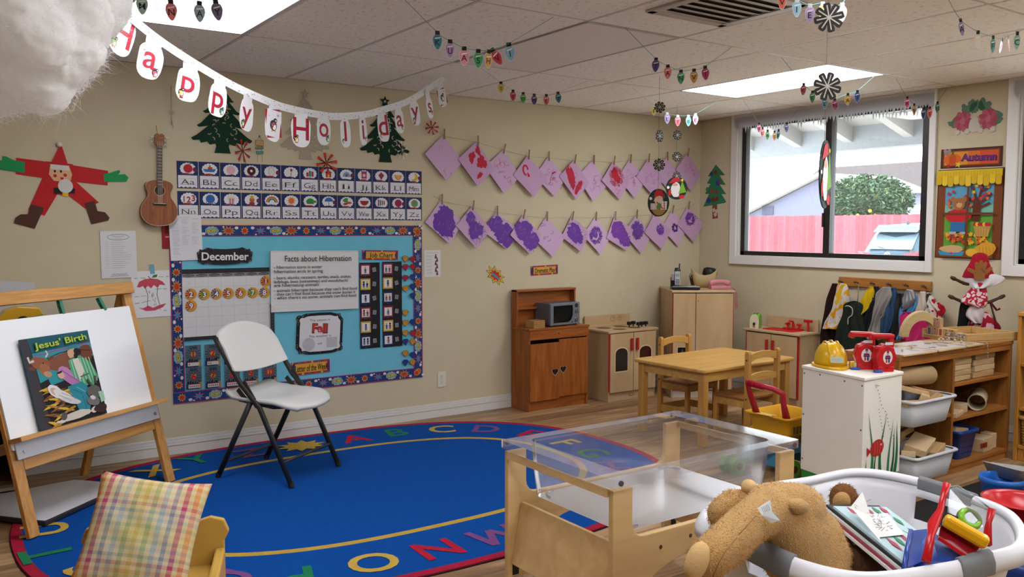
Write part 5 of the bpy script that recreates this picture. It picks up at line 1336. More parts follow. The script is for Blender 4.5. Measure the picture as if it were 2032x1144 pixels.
m.prism([(pk.y-1.6, 0), (gy1, 0), (gy1, pk.z-GZ-sl*(gy1-pk.y)-.15), (pk.y, pk.z-GZ-.12), (pk.y-1.6, pk.z-GZ-sl*1.6-.15)], 0, 6, HW, Matrix(((0, 0, 1, 0), (1, 0, 0, 0), (0, 1, 0, 0), (0, 0, 0, 1))))
m.build('wall', hs)
m = MB(); RFM = mat('#bcb8b2', .8)
def slope(ya, za, yb_, zb_, t=.16): m.prism([(ya, za), (yb_, zb_), (yb_, zb_+t), (ya, za+t)], -.35, 6, RFM, Matrix(((0, 0, 1, 0), (1, 0, 0, 0), (0, 1, 0, 0), (0, 0, 0, 1))))
slope(pk.y, pk.z-GZ-.08, gy1, pk.z-GZ-.08-sl*(gy1-pk.y)); slope(pk.y, pk.z-GZ-.08, pk.y-1.9, pk.z-GZ-.08-sl*1.9)
m.build('roof', hs)
m = MB(); v = xp(1523, 414, HX-.05); m.box(-.05, v.y-.35, v.z-GZ-.3, 0, v.y+.35, v.z-GZ+.15, mat('#44465a')); m.build('vent', hs)
R2 = 46.0
hs = T('shingled_house', 'low house with a grey brown shingle roof behind the citrus tree', 'house', (R2, 0, GZ))
a = xp(1640, 342, R2); b = xp(1840, 352, R2); c = xp(1700, 402, R2)
m = MB(); SH = mat('#463d3d', .95, noise_s=7, noise_a=.12, bump=.4, bump_s=12)
y0, y1 = a.y+4, b.y-14
m.add([(0, y0, c.z-GZ), (0, y1, c.z-GZ), (5, y1, a.z-GZ+.7), (5, y0, a.z-GZ+.7), (0, y0, c.z-GZ-.15), (0, y1, c.z-GZ-.15), (5, y1, a.z-GZ+.5), (5, y0, a.z-GZ+.5)], [(0, 1, 2, 3), (7, 6, 5, 4), (0, 1, 5, 4), (1, 2, 6, 5), (2, 3, 7, 6), (3, 0, 4, 7)], SH); m.build('roof', hs)
m = MB(); m.box(.6, y1+.2, 0, 5, y0-.2, c.z-GZ-.02, mat('#cfcdc8', .9)); m.box(0, y1, c.z-GZ-.3, .08, y0, c.z-GZ-.05, mat('#d8d8d8')); m.build('wall', hs)
S0 = xp(1795, 415, 36.0); S1 = xp(1850, 402, 36.0)
t = T('garden_shed', 'small blue grey shed roof just above the fence behind the car', 'shed', (36.0, S0.y, GZ))
m = MB(); m.box(0, -5, 0, 2.0, .1, S0.z-GZ-.05, mat('#c8cdd4', .9)); m.build('wall', t)
m = MB(); m.add([(-.2, .5, S0.z-GZ-.05), (-.2, -5, S0.z-GZ-.05), (1.6, -5, S1.z-GZ+.12), (1.6, -.6, S1.z-GZ+.12), (-.2, .5, S0.z-GZ-.1), (-.2, -5, S0.z-GZ-.1), (1.6, -5, S1.z-GZ+.05), (1.6, -.6, S1.z-GZ+.05)], [(0, 1, 2, 3), (7, 6, 5, 4), (0, 1, 5, 4), (1, 2, 6, 5), (2, 3, 7, 6), (3, 0, 4, 7)], mat('#9aa6b4', .7)); m.build('roof', t)
TX = 32.5
tc = xp(1722, 395, TX); tr = (xp(1655, 395, TX).y-xp(1800, 395, TX).y)/2
t = T('citrus_tree', 'round green citrus tree with orange fruit above the red fence', 'tree', (TX, tc.y, GZ))
m = MB(); rnd = random.Random(5); LF = [mat(c, .6) for c in ('#324a2e', '#3c5636', '#283e28', '#4a623e')]
hh = xp(1722, 347, TX).z-xp(1722, 430, TX).z
def cp():
 a = rnd.uniform(0, 2*PI); b = rnd.uniform(-.8, 1); r = rnd.uniform(.75, 1.0)+.12*math.sin(a*5+b*4)
 return Vector((math.cos(a)*math.sqrt(max(0, 1-b*b))*tr*.9*r, math.sin(a)*math.sqrt(max(0, 1-b*b))*tr*r, tc.z-GZ-.1+b*hh*.62*r))
for k in range(11000):
 p = cp(); d = Vector((rnd.gauss(0, 1), rnd.gauss(0, 1), rnd.gauss(0, .7))).normalized(); e = d.cross(Vector((rnd.gauss(0, 1), rnd.gauss(0, 1), rnd.gauss(0, 1)))).normalized()
 L = rnd.uniform(.07, .12); m.add([p-d*L, p+e*L*.4, p+d*L, p-e*L*.4], [(0, 1, 2, 3)], LF[rnd.randrange(4)])
m.ell((0, 0, tc.z-GZ-.1), (tr*.75, tr*.85, hh*.5), LF[2]); m.build('foliage', t)
m = MB(); m.cyl((0, 0, 0), (0, 0, tc.z-GZ-.3), .1, mat('#5a4a3a'), .07); m.build('trunk', t)
for k in range(26):
 p = cp(); p.x = -abs(p.x)*1.04; p.z -= .15; m = MB(); m.ell(p, .07, mat('#d8a838'), None, 8, 6); m.build('fruit', t)
cp_ = xp(1768, 470, 21.5)
car = T('parked_car', 'dark blue grey hatchback parked outside, rear towards the window', 'car', (21.5, 0, GZ), 0)
ya, yb2 = xp(1699, 470, 21.5).y, xp(1699, 470, 21.5).y-1.9
cyc = (ya+yb2)/2
car.location = (21.5, cyc, GZ); car.rotation_euler = (0, 0, R(4))
CB = mat('#2f4350', .3, .2); CG = mat('#141a1f', .08, spec=.8); RL = mat('#b02030', .2)
secs = [(0.0, .78, .42, .70, .86, .60), (.12, .86, .32, .74, .97, .66), (.35, .9, .28, .8, 1.22, .66), (.75, .91, .26, .9, 1.58, .62), (1.5, .91, .26, .93, 1.66, .62), (2.5, .91, .26, .93, 1.62, .62), (3.2, .9, .28, .92, 1.05, .66), (4.2, .82, .32, .8, .86, .66), (4.45, .7, .4, .62, .66, .6)]
rings = []
def vspl(L, n):
 o = []
 for i in range(len(L)-1):
  a, b, c, d = L[max(i-1, 0)], L[i], L[i+1], L[min(i+2, len(L)-1)]
  for j in range(n):
   t = j/n; o.append([.5*(2*q+(r-p)*t+(2*p-5*q+4*r-w)*t*t+(3*q-p-3*r+w)*t**3) for p, q, r, w in zip(a, b, c, d)])
 return o+[L[-1]]
for x, hw, z0, zm, z1, tw in vspl(secs, 4):
 pr_ = [(-hw*.92, z0), (-hw, (z0+zm)/2), (-hw*.98, zm), (-tw*1.08, z1-.1), (-tw*.8, z1), (0, z1+.02), (tw*.8, z1), (tw*1.08, z1-.1), (hw*.98, zm), (hw, (z0+zm)/2), (hw*.92, z0)]
 rings.append([Vector((x, *q)) for q in pr_])
m = MB(); m.loft(rings, CB); m.build('body', car)
m = MB(); m.add([(.10, -.62, .98), (.10, .62, .98), (.56, .56, 1.42), (.56, -.56, 1.42), (.07, -.62, .98), (.07, .62, .98), (.53, .56, 1.42), (.53, -.56, 1.42)], [(0, 1, 2, 3), (4, 5, 6, 7), (0, 1, 5, 4), (1, 2, 6, 5), (2, 3, 7, 6), (3, 0, 4, 7)], mat('#60707a', .12, spec=.8)); m.build('rear_window', car, bev=.02)
m = MB(); m.add([(.5, -.62, 1.45), (.5, .62, 1.45), (.72, .62, 1.58), (.72, -.62, 1.58), (.34, -.62, 1.44), (.34, .62, 1.44), (.66, .62, 1.64), (.66, -.62, 1.64)], [(0, 1, 2, 3), (4, 5, 6, 7), (0, 1, 5, 4), (1, 2, 6, 5), (2, 3, 7, 6), (3, 0, 4, 7)], CG); m.build('spoiler', car)
for s_ in (-1, 1):
 m = MB(); m.loft([[Vector((x, s_*y, z)) for y, z in ((.44, .80), (.62, .77), (.66, .84), (.6, .89), (.46, .86))] if k == 0 else [Vector((x, s_*y, z)) for y, z in ((.7, .80), (.88, .77), (.9, .88), (.86, .93), (.7, .9))] for k, x in ((0, -.05), (1, .06))], RL); m.build('tail_light', car)
 for xw in (.95, 3.5):
  m = MB(); m.cyl((xw, s_*.92, .33), (xw, s_*.68, .33), .33, mat('#1a1a1a', .8), n=24); m.cyl((xw, s_*.925, .33), (xw, s_*.9, .33), .2, mat('#9a9a9a', .3, .8), n=18); m.build('wheel', car)
m = MB(); m.box(-.05, -.26, .56, -.02, .26, .69, mat('#cfd2d6', .4)); m.build('number_plate', car)
F = Flat(); F.z = 0; F.ring(0, 0, .075, .06, .014, mat('#c8ccd0', .2, .9), 20); F.line([(-.06, .02), (-.025, .03), (0, -.02), (.025, .03), (.06, .02)], .014, mat('#c8ccd0', .2, .9)); F.build('emblem', car, (-.015, 0, .84), (PI/2, 0, -PI/2))
m = MB(); m.bar((.05, .1, 1.0), (.2, .5, 1.08), .02, .012, CG); m.build('wiper', car)
m = MB(); m.prism([(0, 0), (.18, 0), (.03, .09)], -.015, .015, CB, Matrix(((1, 0, 0, 1.0), (0, 0, 1, 0), (0, 1, 0, 1.66), (0, 0, 0, 1)))); m.build('antenna_fin', car)
RC = (2.0, 4.2); RA, RBB, RN = 1.70, 1.26, 2.5
def sup(a, b, n, k=96, c=RC):
 o = []
 for i in range(k):
  t = 2*PI*i/k; x = math.copysign(abs(math.cos(t))**(2/n), math.cos(t)); y = math.copysign(abs(math.sin(t))**(2/n), math.sin(t))
  o.append((c[0]+a*x, c[1]+b*y))
 return o
def rugm(c): return mat(c, .95, spec=.1, noise_s=35, noise_a=.07, bump=.35, bump_s=420)
F = Flat(.00012)
F.slab(sup(RA, RBB, RN), rugm('#3a2326'), .006); F.slab(sup(RA-.004, RBB-.004, RN), rugm('#a31f38'), .004); F.P(sup(RA-.05, RBB-.05, RN), rugm('#084896'))
ro = sup(1.245, .795, 2.6); ri = sup(1.205, .755, 2.6)
F.P(ro, rugm('#bb9a40')); F.P(ri, rugm('#084896'))
RY, RG, RR_, RP2 = rugm('#c0a04a'), rugm('#237a4e'), rugm('#b02038'), rugm('#7a4a80')
LET = [('A', 2.34, 5.19), ('B', 2.65, 5.19), ('C', 2.95, 5.10), ('D', 3.21, 4.93), ('E', 3.38, 4.64), ('F', 3.42, 4.31), ('G', 3.40, 4.02), ('H', 3.31, 3.74), ('I', 3.14, 3.51), ('J', 2.92, 3.35), ('K', 2.66, 3.25), ('L', 2.40, 3.19), ('M', 2.115, 3.165), ('N', 1.81, 3.16), ('O', 1.515, 3.18), ('P', 1.2, 3.22), ('Q', .95, 3.34), ('R', .72, 3.54), ('S', .54, 3.8), ('T', .41, 4.06), ('U', .44, 4.40), ('V', .6, 4.73), ('W', .85, 4.99), ('X', 1.08, 5.13), ('Y', 1.34, 5.24), ('Z', 1.66, 5.21)]
LC = dict(A=RR_, B=RG, C=RY, D=RP2, E=RR_, F=RY, G=RG, H=RP2, I=RR_, J=RY, K=RG, L=RY, M=RP2, N=RR_, O=RY, P=RG, Q=RP2, R=RR_, S=RY, T=RG, U=RY, V=RP2, W=RR_, X=RY, Y=RG, Z=RP2)
for ch, x, y in LET:
 dx, dy = (x-RC[0])/1.475, (y-RC[1])/1.03
 nx, ny = math.copysign(abs(dx)**1.5, dx)/1.475, math.copysign(abs(dy)**1.5, dy)/1.03
 a_ = math.atan2(ny, nx)-PI/2
 if ch in 'MW':
  k_ = .1 if ch == 'M' else -.1; V_ = [(x+p[0], y+p[1]) for p in rot2([(u*.1, v*k_) for u, v in ((-1, -1), (-.72, 1), (0, -.7), (.72, 1), (1, -1))], a_)]
  for p0_, p1_ in zip(V_, V_[1:]): F.line([p0_, p1_], .036, LC[ch])
 else: F.text(ch, x, y, .20, LC[ch], .018, a=a_)
sun = []
for i in range(20): sun.append((1.98+(.16 if i % 2 == 0 else .1)*math.cos(PI*i/10), 5.19+(.14 if i % 2 == 0 else .085)*math.sin(PI*i/10)))
F.P(sun, RY)
tag(F.build('alphabet_rug', None, (0, 0, 0)), 'big blue oval rug with red edge, yellow ring and letters of the alphabet', 'rug')
RUGZ = .015
OAK = wood('#b07a3c', '#c89350', 'Z', 2.2, .4); OAKX = wood('#b07a3c', '#c89350', 'X', 2.2, .4)
E0 = Vector((.7585, 4.5665, 0)); EA = math.atan2(.543, .711)
es = T('easel', 'wooden floor easel with white boards, tray and slanted legs, at the left', 'easel', (E0.x, E0.y, 0), EA)
ew, AP, BK, HZ = .447, .28, .60, 1.09
def ep(u, s, off=0.0):            # point on the front plane: u across, s = height, off = towards the viewer
 n_ = Vector((0, -HZ, AP)).normalized()
 return Vector((u, AP*s/HZ, s))+n_*off
def slabp(m, u0, u1, s0, s1, o0, o1, mt):
 v = [ep(u0, s0, o0), ep(u1, s0, o0), ep(u1, s1, o0), ep(u0, s1, o0), ep(u0, s0, o1), ep(u1, s0, o1), ep(u1, s1, o1), ep(u0, s1, o1)]
 m.add(v, [(3, 2, 1, 0), (4, 5, 6, 7), (0, 1, 5, 4), (1, 2, 6, 5), (2, 3, 7, 6), (3, 0, 4, 7)], mt)
for sx in (-1, 1):
 m = MB(); u = sx*ew; slabp(m, u-.028, u+.028, .0155, HZ, -.024, 0, OAK); m.build('front_leg', es, bev=.003)
 m = MB(); m.bar((sx*(ew-.0), BK, .0), (sx*(ew-.0), AP+.012, HZ-.02), .05, .024, OAK, (0, 1, 0)); m.build('rear_leg', es, bev=.003)
m = MB(); slabp(m, -ew-.03, ew+.03, HZ-.06, HZ, .001, .026, OAKX); m.build('top_rail', es, bev=.003)
m = MB(); m.box(-ew+.03, BK-.2, .3, ew-.03, BK-.176, .35, OAKX); m.build('rear_rail', es, bev=.003)
m = MB(); slabp(m, -ew+.03, ew-.03, .305, .36, -.022, -.001, OAKX); m.build('lower_rail', es, bev=.003)
WBD = mat('#e6e6e8', .28, spec=.5)
m = MB(); slabp(m, -ew-.02, ew-.02, .40, .965, .001, .012, WBD); b_ = m.build('board', es, bev=.001)
m = MB(); slabp(m, -ew-.01, ew+.0, .355, .435, .012, .02, mat('#c4c3c8', .35)); fs = m.build('tray_front', es, bev=.002)
for sx in (-1, 1):
 m = MB(); a = ep(sx*(ew-.03), .385, .02); b = ep(sx*(ew-.03), .385, .024); m.cyl(a, b, .008, mat('#8a8a8a', .3, .9), n=12); m.build('screw', fs)
m = MB(); slabp(m, -ew-.03, ew+.02, .43, .45, .012, .085, OAKX); m.build('tray', es, bev=.002)
eM = Matrix.Rotation(EA, 4, 'Z'); eM.translation = E0
def on_easel(px, py, off=.02):
 n_ = (eM.to_3x3() @ Vector((0, -HZ, AP))).normalized(); P0 = eM @ ep(0, .5, off)
 p = pl(px, py, P0, n_); q = eM.inverted() @ p
 return q.x, q.z
c4 = [on_easel(*p, .03) for p in ((37, 678), (175, 657), (217, 852), (88, 884))]
bw_ = ((c4[1][0]-c4[0][0])+(c4[2][0]-c4[3][0]))/2; cl = math.sqrt(1+(AP/HZ)**2)
s0, s1 = .452, (c4[0][1]+c4[1][1])/2; bh_ = (s1-s0)*cl; bxc = sum(c[0] for c in c4)/4
F = Flat(.0001); w, h = bw_, bh_
F.base(w, h, '#2a6470', .008)
q = lambda x, y: ((x-.5)*w, (.5-y)*h)            # 0..1 from the top left
def poly(c, *p): F.P([q(*a) for a in p], c)
def bl(c, x, y, rx, ry, a=0, jag=.08, sd=1): F.blob(*q(x, y), w*rx, h*ry, c, jag, 26, R(a), sd)
def ln(c, wd, *p): F.line([q(*a) for a in p], wd, c)
poly('#1f1a1c', (.06, 0), (1, 0), (1, 1), (.06, 1)); poly('#3a363c', (0, 0), (.1, 0), (.16, 1), (0, 1)); poly('#1f5560', (.1, 0), (1, 0), (1, .14), (.12, .17)); poly('#2a8a92', (.12, .17), (1, .14), (1, .3), (.14, .5)); ln('#8a4a86', .006, (.14, .2), (.98, .145))
poly('#2a8a92', (.24, .38), (.5, .36), (.5, .52), (.28, .55))
bl('#7c4a34', .62, .3, .36, .1, 6); bl('#6a3a28', .86, .27, .14, .1, 20); ln('#241814', .004, (.3, .25), (.5, .21), (.75, .2), (.97, .24))
bl('#8a5238', .2, .29, .13, .075, -20); bl('#96603f', .24, .36, .07, .07, -60); bl('#b08668', .27, .42, .055, .035, -20); bl('#6a3c28', .36, .25, .05, .02, 20); bl('#6a3c28', .07, .33, .05, .02, -20)
ln('#c8c0b0', .012, (.12, .25), (.06, .26), (.05, .2)); ln('#c8c0b0', .008, (.29, .23), (.33, .2), (.31, .16)); F.ell2(*q(.24, .29), .004, .004, '#141414', 8)
poly('#4f9a74', (.6, .31), (.78, .27), (.93, .38), (1, .56), (.9, .64), (.7, .62), (.6, .5))
for k in range(7): ln('#b4d2ac', .004, (.64+.045*k, .31), (.66+.05*k, .6))
poly('#ccc6ba', (.66, .31), (.75, .3), (.8, .46), (.7, .56)); ln('#3a5a4a', .006, (.72, .52), (.86, .5))
bl('#c49c78', .67, .22, .075, .058, 60); bl('#1d1a1e', .76, .23, .045, .055, 80); bl('#1d1a1e', .72, .275, .03, .03, 60); bl('#2f7888', .7, .165, .085, .022, 8); ln('#1a1614', .003, (.6, .2), (.65, .19)); bl('#c49c78', .66, .59, .07, .022, 10)
bl('#b07aa8', .52, .46, .12, .075, -50, .06, 3); bl('#a870a0', .6, .55, .12, .05, -30, .06, 4); bl('#caa088', .44, .455, .05, .042, -60); bl('#1c181c', .43, .425, .04, .013, 10); ln('#7c4a7c', .004, (.46, .4), (.56, .48), (.68, .57))
poly('#2a8090', (.5, .6), (.72, .57), (.8, .66), (.78, .84), (.72, .96), (.6, .94), (.56, .8), (.44, .74)); ln('#1d5a68', .004, (.56, .64), (.68, .7), (.7, .9)); ln('#5ab0b8', .004, (.62, .62), (.74, .7))
for k in range(26): bl(('#caa83a', '#a87a30', '#8a5a2a', '#6a4222')[k % 4], .2+.05*(k % 6), .58+.016*k, .1, .016, 20*math.sin(k*2.3), .3, k)
bl('#d8d4d0', .3, .62, .11, .06, -40, .06, 6); bl('#c8a088', .29, .62, .06, .038, -40); bl('#d4d0cc', .42, .7, .17, .055, -35, .06, 7); bl('#c4c0c0', .5, .76, .13, .035, -20, .1, 8); ln('#8a8a92', .003, (.34, .67), (.5, .76)); ln('#8a8a92', .003, (.38, .65), (.56, .74))
bl('#5e5a58', .86, .72, .085, .1, 70, .1, 9); bl('#6e6a68', .82, .82, .06, .09, 75, .08, 10); bl('#c8c2bc', .8, .92, .05, .035, 10); bl('#c8c4c0', .82, .78, .025, .04, 70); ln('#4a4644', .012, (.84, .64), (.8, .56)); ln('#4a4644', .012, (.92, .63), (.93, .54)); F.ell2(*q(.8, .75), .004, .004, '#101010', 8)
poly('#9ac4a4', (.92, .73), (1, .73), (1, .84), (.93, .86)); bl('#3a2422', .9, .92, .1, .05, 0); bl('#c2bcb2', .52, .93, .22, .045, 5, .12, 11); bl('#56504e', .34, .91, .05, .04, 40); bl('#cac6be', .28, .96, .06, .016, -10)
F.text("Jesus' Birth", w*.04, h*.5-h*.085, h*.075, '#1d4a3a', .03, w*.8, a=R(2)); F.text("Jesus' Birth", w*.045, h*.5-h*.082, h*.072, '#a8c030', .016, w*.78, a=R(2))
m_ = eM @ Matrix.Translation(ep(bxc, (s0+s1)/2, .026)) @ Matrix.Rotation(PI/2-math.atan2(AP, HZ), 4, 'X')
o = F.build('picture_book', None, M=m_); tag(o, 'large picture book with a stable scene cover standing on the easel tray', 'book')
for k, (px, py) in enumerate(((123, 606), (203, 601))):
 u, s = on_easel(px, py, .014); t = T('clip', ('green clothespin clip on the top edge of the easel board, left one', 'green clothespin clip on the top edge of the easel board, right one')[k], 'clip', rot=(eM @ Matrix.Rotation(-math.atan2(AP, HZ), 4, 'X')).to_euler(), group='green clips')
 t.location = eM @ ep(u, s, .004); tilt = (.05, .35)[k]; GC_ = mat('#2f7a5a', .4); ca, sa = math.cos(tilt), math.sin(tilt)
 for s_ in (-1, 1):
  m = MB(); pts = [(-.008, -.045), (.008, -.045), (.01, -.005), (.008, .03), (-.008, .03), (-.01, -.005)]
  m.prism(rot2(pts, tilt), s_*.004+.0, s_*.011, GC_, Matrix(((1, 0, 0, 0), (0, 0, -1, 0), (0, 1, 0, 0), (0, 0, 0, 1)))); m.build('jaw', t, bev=.0015)
 m = MB(); m.cyl((-.011, 0, .004), (.011, 0, .004), .004, mat('#9a9a9a', .3, .9), n=10); m.build('spring', t)
B4 = [fl(0, 1040), fl(90, 1050), fl(258, 972), fl(150, 963)]
B4 = [Vector((p.x, p.y, RUGZ+.001)) for p in (fl(-150, 1022), fl(90, 1050), fl(258, 972), fl(150, 963))]
m = MB(); m.add([p+Vector((0, 0, .0)) for p in B4]+[p+Vector((0, 0, .02)) for p in B4], [(3, 2, 1, 0), (4, 5, 6, 7), (0, 1, 5, 4), (1, 2, 6, 5), (2, 3, 7, 6), (3, 0, 4, 7)], mat('#26262a', .5))
o = m.build('dry_erase_board', bev=.003); tag(o, 'dark edged dry erase board lying flat on the rug below the easel', 'board')
cB = sum(B4, Vector())/4
m = MB(); m.add([cB+(p-cB)*.965+Vector((0, 0, .021)) for p in B4], [(0, 1, 2, 3)], mat('#d6d6de', .16, noise_s=4, noise_a=.05)); m.build('writing_surface', o)
px0 = xp(0, 700, -.2)
sh = T('low_bookcase', 'dark low bookcase with pale edges behind the easel at the left edge', 'bookcase', (0, 0, 0))
SHM = mat('#1a1816', .7); SHE = mat('#a8a098', .5)
x0, x1, y0, y1, zt_ = -.62, .42, 5.14, 5.45, .40
m = MB(); m.box(x0, y1-.02, .0, x1, y1, .62, SHM); m.box(x0, y0, 0, x0+.02, y1, .62, SHM); m.box(x1-.022, y0, .0, x1, y1, .62, SHM); m.build('case', sh)
m = MB(); m.box(x0, y0-.006, .60, x1, y1, .625, mat('#8a7456', .5)); m.build('top', sh)
for z in (.03, .34):
 m = MB(); m.box(x0+.02, y0, z, x1-.022, y1-.02, z+.02, mat('#7a6448', .5)); m.build('shelf', sh)
m = MB(); m.box(x0, y0-.01, .02, x1, y0-.001, .036, SHE); m.box(x1-.02, y0-.01, .036, x1, y0-.001, .6, SHE); m.build('edge_trim', sh)
t = T('plastic_toy', 'yellow and navy plastic toy seen above the easel board', 'toy', (.13, 5.25, .626), 0)
q0 = yp(25, 608, 5.25);
NV, YW = plast('#1f2c5e'), plast('#d8a828')
m = MB(); m.box(-.32, -.08, 0, .1, .08, .2, NV); m.box(-.32, -.07, .2, -.02, .07, .25, NV); m.build('body', t, bev=.01)
m = MB(); m.prism([(-.22, .26), (-.16, .33), (-.1, .35), (.0, .34), (.02, .30), (-.06, .285), (-.12, .26)], -.06, .06, YW, Matrix(((1, 0, 0, 0), (0, 0, 1, 0), (0, 1, 0, 0), (0, 0, 0, 1)))); m.build('cab', t, bev=.006)
m = MB(); m.cyl((-.08, -.085, .27), (-.08, .085, .27), .03, mat('#2a2018', .6), n=16); m.build('wheel', t)
t.location = (q0.x+.12, 5.25, .626)
o = sheetB('notice_paper', 'white paper corner on the wall above the easel top rail', 'paper', (-70, 556, 68, 640), lambda F, w, h: F.base(w, h, '#c4c4c6', .001), 'printed notices on the wall', a=R(-6), off=.002)
CHR = T('folding_chair', 'white plastic folding chair with dark grey tube legs in front of the board', 'chair', (1.658, 4.70, RUGZ), math.atan2(.555, .832))
WP = mat('#cdccc9', .38, spec=.45, bump=.04, bump_s=300); TG = mat('#33332f', .45, .3)
TR = .0125
for sx in (-1, 1):
 x = sx*.225
 m = MB(); m.tube([(x, -.245, .01), (x, -.05, .41), (x*1.0, .07, .53), (x*1.02, .2, .72), (x*1.02, .232, .775)], TR, TG, 10, flat=1.25); l1 = m.build('front_leg', CHR)
 m = MB(); m.cyl((x, -.249, 0), (x, -.241, .022), .016, mat('#1c1c1a', .7), n=12); m.build('foot_cap', l1)
 m = MB(); m.tube([(x*.94, .245, .01), (x*.94, .02, .435)], TR, TG, 10, flat=1.25); l2 = m.build('rear_leg', CHR)
 m = MB(); m.cyl((x*.94, .25, 0), (x*.94, .242, .022), .016, mat('#1c1c1a', .7), n=12); m.build('foot_cap', l2)
 m = MB(); m.bar((x*.97, -.03, .415), (x*.97, .06, .545), .006, .03, TG, (0, 1, 0)); m.bar((x*.96, .04, .44), (x*.96, .1, .5), .006, .025, TG, (0, 1, 0)); m.build('hinge_bracket', CHR)
m = MB(); m.cyl((-.225, -.19, .125), (.225, -.19, .125), .008, TG, n=10); m.build('front_crossbar', CHR)
m = MB(); m.cyl((-.21, .2, .09), (.21, .2, .09), .008, TG, n=10); m.build('rear_crossbar', CHR)
m = MB(); m.tube([(-.2, .1, .44), (-.2, -.12, .415), (-.17, -.16, .415), (.17, -.16, .415), (.2, -.12, .415), (.2, .1, .44)], .011, TG, 8); m.build('seat_rail', CHR)
def seat_mesh():
 m = MB(); nu, nv = 18, 16; top = []; bot = []
 for j in range(nv+1):
  v = j/nv; y = .20-v*.44
  for i in range(nu+1):
   u = -1+2*i/nu
   hw = .215+.012*math.sin(PI*v)
   if v > .8: hw *= math.sqrt(max(0, 1-((v-.8)/.2)**2*.45))
   if v < .12: hw *= .92+.08*(v/.12)
   x = u*hw; yy = y-(.03*(1-u*u) if v > .9 else 0)
   dish = -.022*(1-u*u)*math.exp(-((v-.35)/.28)**2)+.012*u*u
   roll = -.035*max(0, (v-.72)/.28)**2-.012*abs(u)**6
   z = .455+.02*(.5-v)+dish+roll
   if v < .12: z += .02*(1-v/.12)
   top.append(Vector((x, yy, z))); bot.append(Vector((x*.97, yy, z-.03 if 0 < i < nu and 0 < j < nv else z-.02)))
 W = nu+1; fs = []
 n = len(top)
 for j in range(nv):
  for i in range(nu):
   a = j*W+i; fs.append((a, a+W, a+W+1, a+1)); fs.append((n+a, n+a+1, n+a+W+1, n+a+W))
 per = [i for i in range(W)]+[j*W+nu for j in range(1, nv+1)]+[nv*W+i for i in range(nu-1, -1, -1)]+[j*W for j in range(nv-1, 0, -1)]
 for k in range(len(per)):
  a, b = per[k], per[(k+1) % len(per)]; fs.append((a, b, n+b, n+a))
 m.add(top+bot, fs, WP, None, True); return m
seat_mesh().build('seat', CHR)
def back_mesh():
 m = MB(); nu, nv = 18, 12; fr = []; bk = []
 for j in range(nv+1):
  v = j/nv
  for i in range(nu+1):
   u = -1+2*i/nu
   hw = .238-.012*v
   if v > .7: hw *= (1-((v-.7)/.3)**3*.16)
   z = .60+v*.245-.02*u*u*(1 if v > .5 else 0)*(v-.5)*4-(.02*(1-u*u) if v < .1 else 0)
   y = .115+v*.135-.02*(u*u)+.0
   fr.append(Vector((u*hw, y, z))); bk.append(Vector((u*hw, y+.024, z)))
 W = nu+1; n = len(fr); fs = []
 for j in range(nv):
  for i in range(nu):
   a = j*W+i; fs.append((a, a+1, a+W+1, a+W)); fs.append((n+a, n+a+W, n+a+W+1, n+a+1))
 per = [i for i in range(W)]+[j*W+nu for j in range(1, nv+1)]+[nv*W+i for i in range(nu-1, -1, -1)]+[j*W for j in range(nv-1, 0, -1)]
 for k in range(len(per)):
  a, b = per[k], per[(k+1) % len(per)]; fs.append((a, n+a, n+b, b))
 m.add(fr+bk, fs, WP, None, True); return m
back_mesh().build('backrest', CHR, bev=.006)
YWD = mat('#c8a04a', .45, noise_s=5, noise_a=.05)
CC = fl(308, 1262); ang = -math.atan2(CC.x, CC.y)-R(10)
yc = T('yellow_child_chair', 'small yellow painted wooden armchair holding a checked cushion, bottom left corner', 'chair', (CC.x, CC.y+.05, RUGZ), ang)
m = MB(); pts = [(-.2, .0), (.2, 0), (.2, .27), (.215, .31), (.2, .36), (.16, .375), (.12, .36), (.1, .40), (-.1, .40), (-.12, .36), (-.16, .375), (-.2, .36), (-.215, .31), (-.2, .27)]
XZ = Matrix(((1, 0, 0, 0), (0, 0, 1, 0), (0, 1, 0, 0), (0, 0, 0, 1)))
m.prism([(x*1.16, z*.88) for x, z in pts], .13, .155, YWD, XZ); m.build('backrest', yc, bev=.006)
m = MB(); m.box(-.19, -.15, .13, .19, .13, .155, YWD); m.build('seat', yc, bev=.005)
for sx in (-1, 1):
 m = MB(); pp = [(-.18, 0), (.13, 0), (.13, .27), (.05, .26), (-.08, .25), (-.15, .26), (-.19, .24), (-.2, .2), (-.19, .16), (-.18, .12)]
 m.prism([(y, z*.8) for y, z in pp], sx*.2, sx*.235, YWD, Matrix(((0, 0, 1, 0), (1, 0, 0, 0), (0, 1, 0, 0), (0, 0, 0, 1)))); m.build('arm_panel', yc, bev=.008)
